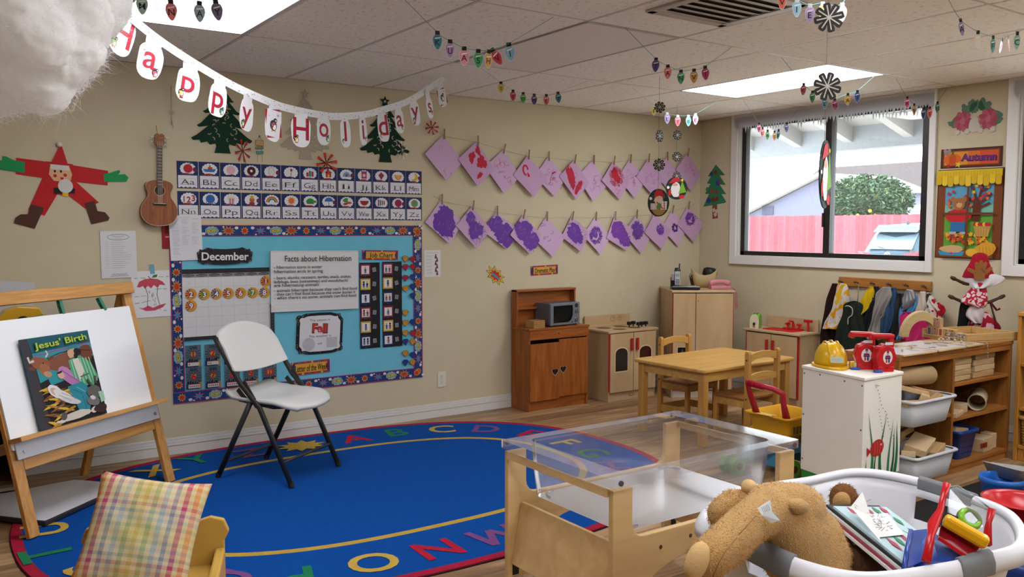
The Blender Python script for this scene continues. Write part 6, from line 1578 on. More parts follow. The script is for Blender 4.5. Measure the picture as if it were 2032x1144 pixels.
def plaid():
 m = bpy.data.materials.new('plaid'); m.use_nodes = True
 n = m.node_tree.nodes; l = m.node_tree.links; b = n['Principled BSDF']
 tc = n.new('ShaderNodeTexCoord'); sp_ = n.new('ShaderNodeSeparateXYZ'); l.new(tc.outputs['Object'], sp_.inputs[0])
 def ramp(sock, sc_, off):
  mp = n.new('ShaderNodeMath'); mp.operation = 'MULTIPLY_ADD'; mp.inputs[1].default_value = sc_; mp.inputs[2].default_value = off; l.new(sock, mp.inputs[0])
  fr = n.new('ShaderNodeMath'); fr.operation = 'FRACT'; l.new(mp.outputs[0], fr.inputs[0])
  r = n.new('ShaderNodeValToRGB'); r.color_ramp.interpolation = 'CONSTANT'
  cols = ['#d8c898', '#d88a5a', '#d8c898', '#b84a76', '#d8ccb0', '#8a92a0', '#d8ccb0', '#a4b4b4', '#d8cca4', '#a0b07a', '#d8c88a', '#c8b860', '#d8c898', '#a0b07a', '#d8cca4', '#a0b4b8', '#d8ccb0', '#8a92a8', '#d8c8a8', '#b84a76', '#d8c898', '#d88a5a', '#d8c898', '#d0b460']
  e = r.color_ramp.elements
  while len(e) > 1: e.remove(e[-1])
  e[0].position = 0; e[0].color = lin(cols[0])
  for k in range(1, len(cols)):
   x = e.new(k/len(cols)); x.color = lin(cols[k])
  l.new(fr.outputs[0], r.inputs[0]); return r
 a = ramp(sp_.outputs['X'], 2.55, .5); c = ramp(sp_.outputs['Y'], 3.4, .53)
 mx = n.new('ShaderNodeMix'); mx.data_type = 'RGBA'; mx.inputs[0].default_value = .36
 l.new(a.outputs[0], mx.inputs[6]); l.new(c.outputs[0], mx.inputs[7]); l.new(mx.outputs[2], b.inputs['Base Color'])
 b.inputs['Roughness'].default_value = .9; b.inputs['Specular IOR Level'].default_value = .15
 return m
def cushion():
 m = MB(); N = 24; w = .188; vs = []; fs = []
 rnd = random.Random(3)
 for sgn in (1, -1):
  for j in range(N+1):
   for i in range(N+1):
    u, v = -1+2*i/N, -1+2*j/N
    e = (1-u*u)*(1-v*v); th = .062*e**.42
    k = 1-.07*(1-v*v)*abs(u)**3; k2 = 1-.07*(1-u*u)*abs(v)**3
    wr_ = .004*math.sin(9*u+5*v)*math.sin(7*v)*e**.3+.004*math.sin(24*(u+v))*max(0, abs(u*v)-.2)
    vs.append(Vector((u*w*k, v*w*1.02*k2, sgn*(th+wr_ if e > 0 else 0))))
 W = N+1; n = W*W
 for j in range(N):
  for i in range(N):
   a = j*W+i; fs.append((a, a+1, a+W+1, a+W)); fs.append((n+a, n+a+W, n+a+W+1, n+a+1))
 m.add(vs, fs, plaid(), None, True)
 bmesh.ops.remove_doubles(m.bm, verts=m.bm.verts[:], dist=.0004)
 return m
cM = Matrix.Translation((CC.x, CC.y+.05, RUGZ)) @ Matrix.Rotation(ang, 4, 'Z') @ Matrix.Translation((-.02, .0, .335)) @ Matrix.Rotation(R(60), 4, 'X') @ Matrix.Rotation(R(-11), 4, 'Z')
o = cushion().build('cushion'); o.matrix_world = cM; tag(o, 'square pastel checked cushion leaning in the small yellow chair', 'cushion')
PLY = wood('#c4a06c', '#d2b27e', 'X', 1.5, .4, 5); PLE = mat('#8a6238', .6)
SX, SY = 2.244, 2.325; hx, hy = .452, .305
stt = T('sensory_table', 'birch plywood sensory table with a clear plastic tub, in the foreground', 'table', (SX, SY, 0))
def side_panel(name, y):
 o = [(-hx, .075)]
 o += [(-hx, .56), (-hx+.085, .56)]
 o += [(-hx+.085, .44)]+[(-hx+.085+.05*(1-math.cos(t)), .44-.05*math.sin(t)) for t in [PI/8*k for k in range(1, 5)]]
 o += [(hx-.085-.05*(1-math.cos(t)), .44-.05*math.sin(t)) for t in [PI/8*k for k in range(4, 0, -1)]]+[(hx-.085, .44)]
 o += [(hx-.085, .56), (hx, .56), (hx, .075), (hx-.075, .075)]
 arch = [(hx-.075-.02*k/6-.0, .075+.0) for k in range(0)]
 for k in range(13):
  t = PI*k/12; o.append(((hx-.085)*math.cos(t), .10+.195*math.sin(t)**.75))
 o += [(-hx+.075, .075)]
 m = MB(); m.prism(o, y-.011, y+.011, PLY, XZ)
 p = m.build(name, stt, bev=.003)
 for x in (-.24, -.1, .1, .24):
  b = MB(); b.cyl((x, y-.012, .345 if abs(x) < .2 else .335), (x, y+.012, .345 if abs(x) < .2 else .335), .007, mat('#6a6258', .3, .9), n=12); b.build('bolt', p)
 for s_ in (-1, 1):
  x = s_*(hx-.035); b = MB(); b.box(x-.014, y-.014, .085, x+.014, y-.0115, .145, mat('#1a1a1a', .5)); b.cyl((x, y, .05), (x, y, .085), .008, mat('#8a8a8a', .3, .9), n=8); b.cyl((x-.012, y, .0315), (x+.012, y, .0315), .031, mat('#1f1f1f', .6), n=18); b.build('caster', p)
 return p
side_panel('front_panel', -hy+.011); side_panel('back_panel', hy-.011)
for s_ in (-1, 1):
 m = MB(); x = s_*(hx-.06)
 m.add([(x, -hy+.024, .36), (x, hy-.024, .36), (x+s_*.045, hy-.024, .13), (x+s_*.045, -hy+.024, .13), (x-s_*.014, -hy+.024, .36), (x-s_*.014, hy-.024, .36), (x+s_*.031, hy-.024, .13), (x+s_*.031, -hy+.024, .13)], [(3, 2, 1, 0), (4, 5, 6, 7), (0, 1, 5, 4), (1, 2, 6, 5), (2, 3, 7, 6), (3, 0, 4, 7)], PLY)
 m.build('end_board', stt, bev=.002)
 m = MB(); m.box(s_*(hx-.004)-.012, -hy+.024, .535, s_*(hx-.004)+.0, hy-.024, .56, PLY); m.build('end_rail', stt)
TUB = clear((.955, .96, .975), .05, .1, .045, key='tub', milkcol=(.78, .79, .84)); RIMC = clear((.9, .91, .94), .08, .08, .14, key='rim', milkcol=(.75, .76, .82)); BOT = clear((.88, .885, .9), .04, .35, .22, key='tubbottom', milkcol=(.6, .6, .66))
tr_ = bpy.data.objects.new('tub', None)
m = MB(); ox, oy = hx-.075, hy-.042
def rr3(x, y, r, z, n=5): return [Vector((a, b, z)) for a, b in rrect(-x, -y, x, y, r, n)]
rings = [rr3(ox, oy, .04, .595), rr3(ox-.004, oy-.004, .04, .5), rr3(ox-.014, oy-.012, .045, .395)]
m.loft(rings, TUB, cap=False); tub = m.build('tub', stt)
m = MB(); r1 = rr3(ox-.016, oy-.014, .045, .392); m.add(r1, [tuple(range(len(r1)))], BOT)
for cx_, cy_, a0 in ((-1, -1, PI), (1, -1, -PI/2), (1, 1, 0), (-1, 1, PI/2)):
 m.tube([(cx_*(ox-.1)+.06*math.cos(a0+PI/2*k/6), cy_*(oy-.09)+.06*math.sin(a0+PI/2*k/6), .396) for k in range(7)], .003, BOT, 6)
m.build('tub_bottom', tub)
m = MB(); o_ = rr3(hx+.012, hy+.012, .012, .600, 5); i_ = rr3(ox, oy, .04, .600, 5); n = len(o_)
ol = [v-Vector((0, 0, .03)) for v in o_]
m.add(o_+i_+ol, [(k, (k+1) % n, n+(k+1) % n, n+k) for k in range(n)]+[(k, 2*n+k, 2*n+(k+1) % n, (k+1) % n) for k in range(n)], RIMC)
m.build('rim', tub)
for sx in (-1, 1):
 for sy in (-1, 1):
  b = MB(); b.cyl((sx*(hx-.02), sy*(hy+.012), .585), (sx*(hx-.02), sy*(hy+.018), .585), .009, mat('#7a7a80', .25, .9), n=12); b.build('rim_bolt', tub)
bpy.data.objects.remove(tr_)
HUT = wood('#84461a', '#a5602a', 'Z', 1.6, .38, 9); HUTX = wood('#84461a', '#a5602a', 'X', 1.6, .38, 9); DRK = mat('#1c1009', .8)
h = T('play_hutch', 'orange brown wooden play hutch with two heart cut-outs in its doors', 'play hutch', (4.075, YB, 0))
hw = .29; yf = -.245
m = MB(); m.box(-hw, yf, 0, -hw+.016, -.016, .615, HUT); m.box(hw-.016, yf, 0, hw, -.016, .615, HUT); m.box(-hw+.016, -.035, 0, hw-.016, -.018, .615, HUT); m.box(-hw+.016, yf+.02, .06, hw-.016, -.035, .075, HUT)
m.box(-hw+.016, yf+.015, .0, hw-.016, yf+.03, .085, HUTX); m.box(-hw+.016, yf+.03, .53, hw-.016, -.035, .54, DRK); m.build('carcass', h, bev=.002)
m = MB(); m.box(-hw-.004, yf-.012, .615, hw+.006, -.017, .632, HUTX); m.build('counter', h, bev=.003)
m = MB(); m.box(-hw+.004, yf-.008, .545, hw-.004, yf+.006, .614, HUTX); d = m.build('drawer', h, bev=.002)
F = Flat(); F.z = .0; F.P([(0, .008), (-.007, 0), (0, -.008), (.007, 0)], DRK); F.build('knob_hole', d, (-.01, yf-.0085, .582), RB)
def heart(cx, cy, s): return [(cx+s*.055*(16*math.sin(t)**3), cy+s*.055*(13*math.cos(t)-5*math.cos(2*t)-2*math.cos(3*t)-math.cos(4*t))) for t in [2*PI*k/26 for k in range(26)]]
for sx in (-1, 1):
 x0, x1 = (-hw+.006, -.004) if sx < 0 else (-.002, hw-.006)
 m = MB(); m.box(x0, yf-.006, .088, x1, yf+.008, .527 if sx < 0 else .535, HUT); d = m.build('door', h, bev=.002)
 F = Flat(); F.z = 0; F.P(heart(sx*.042-.006, .30, .038), mat('#cdb089', .6)); F.P(heart(sx*.042-.006, .301, .034), DRK); F.build('heart_cutout', d, (0, yf-.0065, 0), RB)
 if sx < 0: d.location = (0, -.006, -.012)
m = MB(); m.box(-hw, -.085, .632, -hw+.016, -.017, .915, HUT); m.box(hw-.016, -.085, .632, hw, -.017, .915, HUT); m.box(-hw+.016, -.03, .632, hw-.016, -.017, .90, HUTX)
m.build('upper_frame', h, bev=.002)
m = MB(); m.box(-hw, -.09, .90, hw, -.016, .916, HUTX); m.build('top_board', h, bev=.002)
m = MB(); m.box(-hw+.016, -.085, .765, hw-.016, -.03, .78, HUTX); m.build('upper_shelf', h)
mw = T('toy_microwave', 'grey toy microwave oven standing on the hutch counter', 'toy microwave', (4.145, 5.345, .6325), R(5))
GM = mat('#6f747c', .35, .5); GM2 = mat('#7f868f', .3, .4)
m = MB(); m.box(-.155, -.075, .008, .155, .095, .178, GM); m.build('body', mw, bev=.006)
m = MB(); m.box(-.155, -.09, .008, .155, -.076, .178, GM2); f = m.build('front_panel', mw, bev=.004)
F = Flat(); F.P([(-.125, -.07), (.03, -.07), (.06, -.055), (.078, -.02), (.08, .03), (.075, .062), (-.125, .062)], mat('#101113', .1, spec=.8)); F.P([(-.105, -.055), (.02, -.055), (.05, -.02), (.055, .045), (-.105, .045)], mat('#1c1a18', .15)); F.build('window', f, (0, -.0905, .097), RB)
F = Flat(); F.ell2(0, .056, .017, .016, '#1a1b1d', 14); F.scr(0, .056, .014, .006, '#7a8a8a'); F.line([(-.018, .0), (.018, .0)], .002, '#3a3c40'); F.build('dial_plate', f, (.117, -.0905, .097), RB)
for z in (.112, .045):
 m = MB(); m.cyl((.117, -.09, z), (.117, -.101, z), .014, mat('#8f959c', .3, .5), n=18); m.box(.115, -.104, z-.012, .119, -.1, z+.012, mat('#2a2a2c')); m.build('knob', f)
m = MB(); m.bar((.07, -.094, .03), (.092, -.094, .055), .012, .012, mat('#9aa0a8', .25, .6)); m.build('door_handle', f)
m = MB()
for sx in (-1, 1): m.box(sx*.13-.012, -.07, 0, sx*.13+.012, .08, .008, mat('#2a2a2a'))
m.build('feet', mw)
m = MB(); m.box(-.055, -.05, .0005, .055, .05, .056, wood('#9a7040', '#b08850', 'X', 3));
for z in (.014, .028, .042): m.box(-.0555, -.0508, z, .0555, -.05, z+.0015, DRK)
o = m.build('wooden_box', None, (3.895, 5.30, .632), (0, 0, R(4)), bev=.002); tag(o, 'small pale wooden box on the hutch counter left of the microwave', 'box')
MAP = wood('#b79a72', '#c3a67e', 'Z', 1.2, .42, 4); MAPX = wood('#b79a72', '#c6aa84', 'X', 1.2, .42, 4); RDP = plast('#b02028', .35); MED = mat('#8f7450', .6)
def rhandle(par, x, y, z, axis='y', h=.075):
 m = MB()
 if axis == 'y': m.box(x-.011, y-.022, z-h/2, x+.011, y-.008, z+h/2, RDP); m.box(x-.007, y-.009, z-h/2+.008, x+.007, y, z-h/2+.018, RDP); m.box(x-.007, y-.009, z+h/2-.018, x+.007, y, z+h/2-.008, RDP)
 return m.build('handle', par, bev=.003)
s = T('play_stove', 'maple play stove with black knobs, dark oven windows and red handles', 'play stove', (4.775, YB-.012, 0))
hw = .255; yf = -.30
m = MB(); m.box(-hw, yf, 0, -hw+.014, 0, .552, MAP); m.box(hw-.014, yf, 0, hw, 0, .552, MAP); m.box(-hw+.014, -.014, 0, hw-.014, 0, .552, MAP); m.box(-hw+.014, yf+.004, 0, hw-.014, yf+.018, .07, MAPX); m.box(-hw+.014, yf+.03, .07, hw-.014, -.014, .082, MAP); m.build('carcass', s, bev=.002)
m = MB()
for sx in (-1, 1): m.box(sx*(hw-.004)-.006, yf-.004, .085, sx*(hw-.004)+.006, yf-.0002, .545, RDP)
m.build('edge_trim', s)
m = MB(); m.box(-hw-.012, yf-.016, .553, hw+.022, .006, .572, MAPX); m.build('top', s, bev=.004)
m = MB(); m.box(-hw-.01, -.014, .573, hw-.02, 0, .668, MAPX); sp_ = m.build('splashback', s, bev=.002)
for x in (.06, .135):
 F = Flat(); F.ring(0, 0, .022, .022, .003, '#a03a30', 20); F.line([(0, 0), (.012, .012)], .003, '#2a2220'); F.line([(0, 0), (-.006, .01)], .003, '#2a2220'); F.build('clock_dial', sp_, (x-.02, -.0146, .635), RB)
for x, y in ((-.135, -.10), (.06, -.09), (-.085, -.235), (.095, -.215)):
 m = MB(); m.cyl((x, y, .5725), (x, y, .5735), .062 if y > -.2 else .056, mat('#8a6c46', .6), n=28); m.cyl((x, y, .5735), (x, y, .5742), .046, mat('#6a5034', .6), n=28); m.build('burner', s)
for x, y in ((.12, -.15), (.185, -.13), (.165, -.215), (.215, -.20), (.26, -.20)):
 m = MB(); m.cyl((x-.02, y, .573), (x-.02, y, .59), .006, mat('#1b1a19', .5), n=10); m.box(x-.035, y-.014, .588, x-.005, y+.014, .615, mat('#1b1a19', .5)); m.build('knob', s, bev=.003)
for sx in (-1, 1):
 x0, x1 = (-hw+.008, -.003) if sx < 0 else (.003, hw-.008)
 m = MB(); m.box(x0, yf-.016, .075, x1, yf-.005, .548, MAP); d = m.build('oven_door', s, bev=.002)
 def arch_(k):
  cx = (x0+x1)/2+.005*sx; a = .065*k
  return [(cx-a, .335-.09*k), (cx+a, .335-.09*k)]+[(cx+a*math.cos(t), .335+.045*k+.05*k*math.sin(t)**.8) for t in [PI*q/12 for q in range(13)]]
 F = Flat(); F.P(arch_(1.1), mat('#d8c4a0', .5)); F.P(arch_(1.0), mat('#1a0f0c' if sx < 0 else '#3a120e', .12, spec=.8)); F.build('window', d, (0, yf-.0165, 0), RB)
 rhandle(s, sx*.03, yf-.016, .455, h=.1)
F = Flat(); F.line([(-.03, 0), (-.01, .012), (.02, .008), (.03, -.004), (0, -.01), (-.03, -.006)], .004, '#3a2a1c'); F.build('maker_mark', s, (0, yf+.0035, .04), RB)
fr = T('play_refrigerator', 'tall maple play refrigerator in the corner with red edge strips', 'play refrigerator', (5.584, 5.325, 0), R(-34))
hw = .25; yf = -.53
m = MB(); m.box(-hw, yf, 0, -hw+.014, 0, .865, MAP); m.box(hw-.014, yf, 0, hw, 0, .865, MAP); m.box(-hw+.014, -.014, 0, hw-.014, 0, .865, MAP); m.box(-hw+.014, yf+.01, 0, hw-.014, yf+.022, .06, mat('#cfc8ba', .5)); m.build('carcass', fr, bev=.002)
m = MB()
for sx in (-1, 1): m.box(sx*(hw-.004)-.005, yf-.004, .07, sx*(hw-.004)+.005, yf-.0002, .86, RDP)
m.build('edge_trim', fr)
m = MB(); m.box(-hw-.01, yf-.022, .866, hw+.012, .006, .884, MAPX); m.build('top', fr, bev=.005)
m = MB(); m.box(-hw+.006, yf-.016, .07, -.062, yf-.005, .86, MAP); d = m.build('door', fr, bev=.002)
F = Flat(); F.slab(rrect(-.045, -.055, .045, .055, .012), '#c8b694', .001); F.P(rrect(-.039, -.049, .039, .049, .008), mat('#141416', .2, spec=.7)); F.line([(-.02, .0), (0, .018), (.02, .0)], .003, '#8a8a8a'); F.line([(0, .018), (0, .03)], .003, '#8a8a8a'); F.build('dispenser', d, (-.165, yf-.0165, .37), RB)
m = MB(); m.box(-.058, yf-.016, .07, hw-.006, yf-.005, .86, MAP); d2 = m.build('door', fr, bev=.002)
m = MB(); m.box(-.045, yf-.018, .795, -.041, yf-.0155, .806, DRK); m.build('keyhole', d2)
rhandle(fr, -.082, yf-.016, .34, h=.1); rhandle(fr, -.03, yf-.016, .34, h=.1)
sk = T('play_sink', 'maple play sink unit with a red basin and red tap against the right wall', 'play sink', (XR-.018, 4.445, 0), -PI/2)
hw = .26; yf = -.235      # local: x -> -Y world, y -> +X world
m = MB(); m.box(-hw, yf, 0, -hw+.014, 0, .555, MAP); m.box(hw-.014, yf, 0, hw, 0, .555, MAP); m.box(-hw+.014, -.014, 0, hw-.014, 0, .555, MAP); m.box(-hw+.014, yf+.01, 0, hw-.014, yf+.022, .06, MAPX); m.build('carcass', sk, bev=.002)
m = MB()
for sx in (-1, 1): m.box(sx*(hw-.006)-.008, yf-.004, .06, sx*(hw-.006)+.008, yf-.0002, .55, RDP)
m.build('edge_trim', sk)
m = MB(); m.box(-hw-.022, yf-.022, .556, hw+.01, .008, .575, MAPX); m.build('top', sk, bev=.004)
m = MB(); m.box(-hw+.03, -.014, .576, hw+.005, 0, .672, MAPX); m.build('splashback', sk, bev=.002)
for sx in (-1, 1):
 x0, x1 = (-hw+.016, -.003) if sx < 0 else (.003, hw-.016)
 m = MB(); m.box(x0, yf-.016, .065, x1, yf-.005, .548, MAP); m.build('door', sk, bev=.002); rhandle(sk, sx*.03, yf-.016, .46, h=.09)
RSK = plast('#c01820', .3)
m = MB(); o_ = rrect(-.135, -.2, .16, -.075, .02); i_ = rrect(-.115, -.185, .14, -.095, .02); n = len(o_)
m.add([(x, y, .5755) for x, y in o_]+[(x, y, .582) for x, y in o_]+[(x, y, .582) for x, y in i_]+[(x, y, .5765) for x, y in i_], [(k, (k+1) % n, n+(k+1) % n, n+k) for k in range(n)]+[(n+k, n+(k+1) % n, 2*n+(k+1) % n, 2*n+k) for k in range(n)]+[(2*n+k, 2*n+(k+1) % n, 3*n+(k+1) % n, 3*n+k) for k in range(n)]+[tuple(range(3*n, 4*n))], RSK); m.build('basin', sk)
tp = MB(); tp.box(-.03, -.07, .5755, .15, -.035, .592, RSK); tp.cyl((.06, -.05, .59), (.06, -.05, .625), .012, RSK); tp.tube([(.06, -.05, .62), (.06, -.06, .645), (.06, -.1, .65), (.06, -.12, .635)], .009, RSK)
for x in (.005, .115):
 tp.cyl((x, -.05, .59), (x, -.05, .615), .008, RSK); tp.box(x-.022, -.058, .613, x+.022, -.042, .628, RSK); tp.box(x-.008, -.072, .613, x+.008, -.028, .628, RSK)
tp.build('tap', sk, bev=.002)
m = MB(); m.bar((.205, -.055, .576), (.2, -.055, .66), .014, .014, RSK); m.box(.165, -.066, .648, .235, -.044, .67, RSK); m.build('sprayer', sk, bev=.003)
t = T('toy_toaster', 'bright green toy toaster on the left end of the play sink', 'toy toaster', (5.67, 4.655, .576), R(28))
LG = plast('#6fb02a', .35)
pr_ = [(-.065, 0), (.065, 0), (.068, .06), (.058, .095), (.03, .118), (-.03, .118), (-.058, .095), (-.068, .06)]
m = MB(); m.prism(pr_, -.035, .035, LG, XZ); m.build('body', t, bev=.008, seg=3)
m = MB(); m.prism([(x*.98, y*.985) for x, y in pr_], -.044, -.036, mat('#d0c8a8', .4), Matrix(((0, 0, 1, -.03), (.55, 0, 0, 0), (0, 1, 0, 0), (0, 0, 0, 1)))); m.build('end_panel', t)
m = MB(); m.box(-.085, -.008, .03, -.072, .008, .05, mat('#2a1f1a')); m.ell((-.078, 0, .02), .007, mat('#c04030')); m.build('lever', t)
for y in (-.013, .013): m = MB(); m.box(-.04, y-.004, .1182, .04, y+.004, .1188, DRK); m.build('slot', t)
zt = .8845
P = hz(1356, 568, zt)
ph = T('cordless_phone', 'black and silver cordless phone with its base on top of the play refrigerator', 'telephone', (5.25, 5.06, zt), R(-42))
PB = mat('#17181a', .3); PS = mat('#9a9ca0', .3, .5)
m = MB(); m.prism([(-.1, -.07), (.12, -.085), (.13, -.03), (.1, .06), (-.1, .07), (-.115, 0)], 0, .022, PB); m.build('base', ph, bev=.006)
m = MB(); m.prism([(-.095, -.06), (.11, -.075), (.115, -.03), (.09, .05), (-.09, .06)], .023, .03, mat('#3a3c40', .3)); m.tube([(-.1, -.066, .024), (0, -.082, .027), (.12, -.08, .026)], .005, PS)
for k in range(3):
 for q in range(2): m.box(.03+.025*k, -.045+.03*q, .03, .046+.025*k, -.03+.03*q, .034, PS)
m.build('keypad', ph, bev=.002)
m = MB(); m.box(-.11, .02, .0, -.06, .07, .1, PB); m.box(-.105, .015, .07, -.075, .03, .13, PS); m.build('cradle', ph, bev=.005)
hs_ = MB(); hs_.loft([[Vector((-.055+x, y, z)) for x, y in rrect(-wd, .0, wd, .028, .008, 3)] for z, wd in ((.03, .018), (.06, .022), (.12, .024), (.165, .025), (.18, .02))], PB); hn = hs_.build('handset', ph, (0, -.01, 0), (R(-8), 0, 0))
F = Flat(); F.P(rrect(-.021, .035, .021, .15, .006), PS); F.rect(-.015, .105, .015, .128, '#7a8a86')
for k in range(4):
 for q in range(3): F.rect(-.015+.011*q, .04+.012*k, -.007+.011*q, .048+.012*k, '#2a2c30')
F.build('handset_face', hn, (-.055, -.0006, 0), RB)
m = MB(); m.tube([(-.04, .014, .17), (-.038, .014, .215)], [.005, .006], PB, 8); m.build('antenna', hn)
P = hz(1402, 560, zt)
bk = T('tan_basket', 'tan basket with a scooped rim holding dark brown shoes, on the refrigerator', 'basket', (5.58, 5.15, zt), R(-40))
TB_ = mat('#b09a6c', .6)
m = MB(); rings = []
nn = 32
def bkring(z, a, b, scoop, rr=0):
 o = []
 for k in range(nn):
  t = 2*PI*k/nn; x = math.copysign(abs(math.cos(t))**.55, math.cos(t))*a; y = math.copysign(abs(math.sin(t))**.55, math.sin(t))*b
  o.append(Vector((x, y, z+scoop*(abs(x)/a)**2)))
 return o
m.loft([bkring(0, .085, .065, 0), bkring(.05, .095, .075, 0), bkring(.105, .108, .085, .05), bkring(.107, .102, .079, .05), bkring(.05, .09, .07, 0), bkring(.006, .08, .06, 0)], TB_); m.build('body', bk)
m = MB(); m.tube([(-.105, -.03, .12), (-.118, -.03, .1), (-.108, -.03, .08)], .004, TB_, 6); m.build('handle', bk)
BRW = mat('#3a2018', .45); BLK2 = mat('#15110f', .5)
m = MB(); m.loft([[Vector((-.05+.03*q-.0+r*math.cos(2*PI*k/12), -.02+.02*q+r*math.sin(2*PI*k/12)*.8, .06+.09*q)) for k in range(12)] for q, r in ((0, .03), (.5, .034), (.9, .03), (1.05, .018))], BRW)
o = m.build('shoe', None, (5.575, 5.155, zt), (0, R(-30), R(-40))); tag(o, 'dark brown leather shoe sticking out of the tan basket, left one', 'shoe', 'things in the tan basket')
m = MB(); m.loft([[Vector((r*math.cos(2*PI*k/14), r*.8*math.sin(2*PI*k/14), z)) for k in range(14)] for z, r in ((.02, .04), (.07, .055), (.12, .062), (.155, .058), (.17, .035))], BLK2)
o = m.build('hat', None, (5.605, 5.13, zt), (0, R(8), R(-40))); tag(o, 'black cloth hat bulging from the right side of the tan basket', 'hat')
P = hz(1429, 570, zt)
pp = T('pink_telephone', 'pink toy telephone with a curly cord on the refrigerator edge', 'toy telephone', (5.533, 4.93, zt), R(-30))
PK = plast('#c87f84', .35)
m = MB(); m.prism([(-.085, 0), (.085, 0), (.083, .028), (-.083, .03)], -.04, .04, PK, XZ); m.build('base', pp, bev=.006)
m = MB(); m.tube([(-.085, 0, .036), (-.07, 0, .05), (-.03, 0, .062), (.03, 0, .062), (.07, 0, .05), (.085, 0, .036)], [.016, .019, .014, .014, .019, .016], PK, 10, flat=1.4); m.build('receiver', pp)
pts = []
base = [Vector((.08, -.02, .02)), Vector((.118, -.04, .0)), Vector((.126, -.04, -.08)), Vector((.128, -.04, -.14)), Vector((.137, -.035, -.165)), Vector((.144, -.03, -.12)), Vector((.14, -.02, -.03)), Vector((.115, .01, .004))]
sb = spl(base, 14)
for i, p in enumerate(sb):
 for q in range(3):
  t = (i*3+q)*2*PI/4.2; pts.append(p+Vector((.006*math.cos(t), .006*math.sin(t), 0)))
m = MB(); m.tube(pts, .0018, PK, 5); m.build('coiled_cord', pp)
BEE = wood('#bf9048', '#d2a65c', 'X', 1.4, .35, 10); BEEZ = wood('#b58440', '#c99850', 'Z', 1.4, .38, 10)
kt = T('kids_table', 'small pale wooden rectangular table beside the play kitchen', 'table', (4.515, 4.055, 0), R(2))
a, b = .475, .318
m = MB(); m.prism(rrect(-a, -b, a, b, .03, 5), .478, .5, BEE); m.build('tabletop', kt, bev=.007, seg=3)
m = MB()
for s_ in (-1, 1): m.box(-a+.05, s_*(b-.045)-.009, .415, a-.05, s_*(b-.045)+.009, .477, BEE); m.box(s_*(a-.05)-.009, -b+.05, .415, s_*(a-.05)+.009, b-.05, .477, BEE)
m.build('apron', kt)
for sx in (-1, 1):
 for sy in (-1, 1):
  m = MB(); m.box(sx*(a-.052)-.024, sy*(b-.052)-.024, 0, sx*(a-.052)+.024, sy*(b-.052)+.024, .477, BEEZ); m.build('leg', kt, bev=.004)
def kidchair(loc, rz, label):
 """faces -Y"""
 t = T('kids_chair', label, 'chair', loc, rz, 'small wooden chairs at the table'); w = .15
 for sx in (-1, 1):
  m = MB(); m.prism([(-.0, 0), (.036, 0), (.036, .59), (.03, .607), (.006, .607), (0, .59)], sx*w-.014, sx*w+.014, BEEZ, Matrix(((0, 0, 1, 0), (1, 0, 0, 0), (0, 1, 0, 0), (0, 0, 0, 1)))); l = m.build('rear_leg', t, bev=.004)
  for z in (.3, .55):
   q = MB(); q.cyl((sx*(w+.0142), .018, z), (sx*(w+.0155), .018, z), .006, mat('#4a2c16'), n=10); q.build('screw_cover', l)
  m = MB(); m.box(sx*w-.014, -.25, 0, sx*w+.014, -.222, .285, BEEZ); m.build('front_leg', t, bev=.004)
  m = MB(); m.box(sx*w-.009, -.222, .24, sx*w+.009, 0, .285, BEE); m.build('side_rail', t); m = MB(); m.box(sx*w-.008, -.222, .07, sx*w+.008, 0, .12, BEE); m.build('side_stretcher', t)
 m = MB(); m.prism([(-w+.014, .535), (-w*.5, .552), (0, .558), (w*.5, .552), (w-.014, .535), (w-.014, .585), (w*.5, .598), (0, .603), (-w*.5, .598), (-w+.014, .585)], .008, .026, BEE, XZ); m.build('top_rail', t, bev=.003)
 m = MB(); m.prism([(-w+.014, .41), (w-.014, .41), (w-.014, .45), (w*.5, .462), (0, .466), (-w*.5, .462), (-w+.014, .45)], .008, .026, BEE, XZ); m.build('middle_rail', t, bev=.003)
 m = MB(); m.prism(rrect(-w-.012, -.262, w+.012, -.001, .015, 4), .286, .304, wood('#8f5c2a', '#a46f38', 'Y', 1.6, .35, 9)); m.build('seat', t, bev=.004)
 m = MB(); m.box(-w+.014, -.246, .24, w-.014, -.23, .285, BEE); m.build('front_rail', t); m = MB(); m.box(-w+.014, .008, .07, w-.014, .024, .12, BEE); m.build('rear_stretcher', t)
 return t
kidchair((4.575, 4.475, 0), R(3), 'small wooden chair on the far side of the table, in front of the play stove')
kidchair((4.50, 3.652, 0), PI+R(2), 'small wooden chair on the near side of the table, in front of the play sink')
YL = plast('#d8a018', .35); RHD = plast('#a8142e', .35); BLT = plast('#4a8ab0', .4); GWH = plast('#6fa83a', .4)
sc_ = T('toy_shopping_cart', 'toy shopping cart with a yellow basket, red handle and light blue frame', 'toy cart', (4.09, 3.14, 0), 0)
m = MB()
def rect4(x0, y0, x1, y1, z, n=5): return [Vector((a_, b_, z)) for a_, b_ in rrect(x0, y0, x1, y1, .025, n)]
m.loft([rect4(-.125, -.11, .125, .11, .175), rect4(-.14, -.125, .14, .125, .25), rect4(-.155, -.14, .155, .14, .325), rect4(-.172, -.157, .172, .157, .33), rect4(-.172, -.157, .172, .157, .34), rect4(-.15, -.135, .15, .135, .338), rect4(-.135, -.12, .135, .12, .25), rect4(-.12, -.105, .12, .105, .185)], YL)
bb = m.build('basket', sc_)
m = MB()
for k in range(8):
 for z0, z1 in ((.19, .235), (.245, .285)):
  x = -.1+k*.028; m.box(x, -.1395+.03*(.33-z1), z0, x+.012, -.1375+.02*(.33-z0)-.01, z1, mat('#5a4410', .7))
sl = m.build('slots', bb);
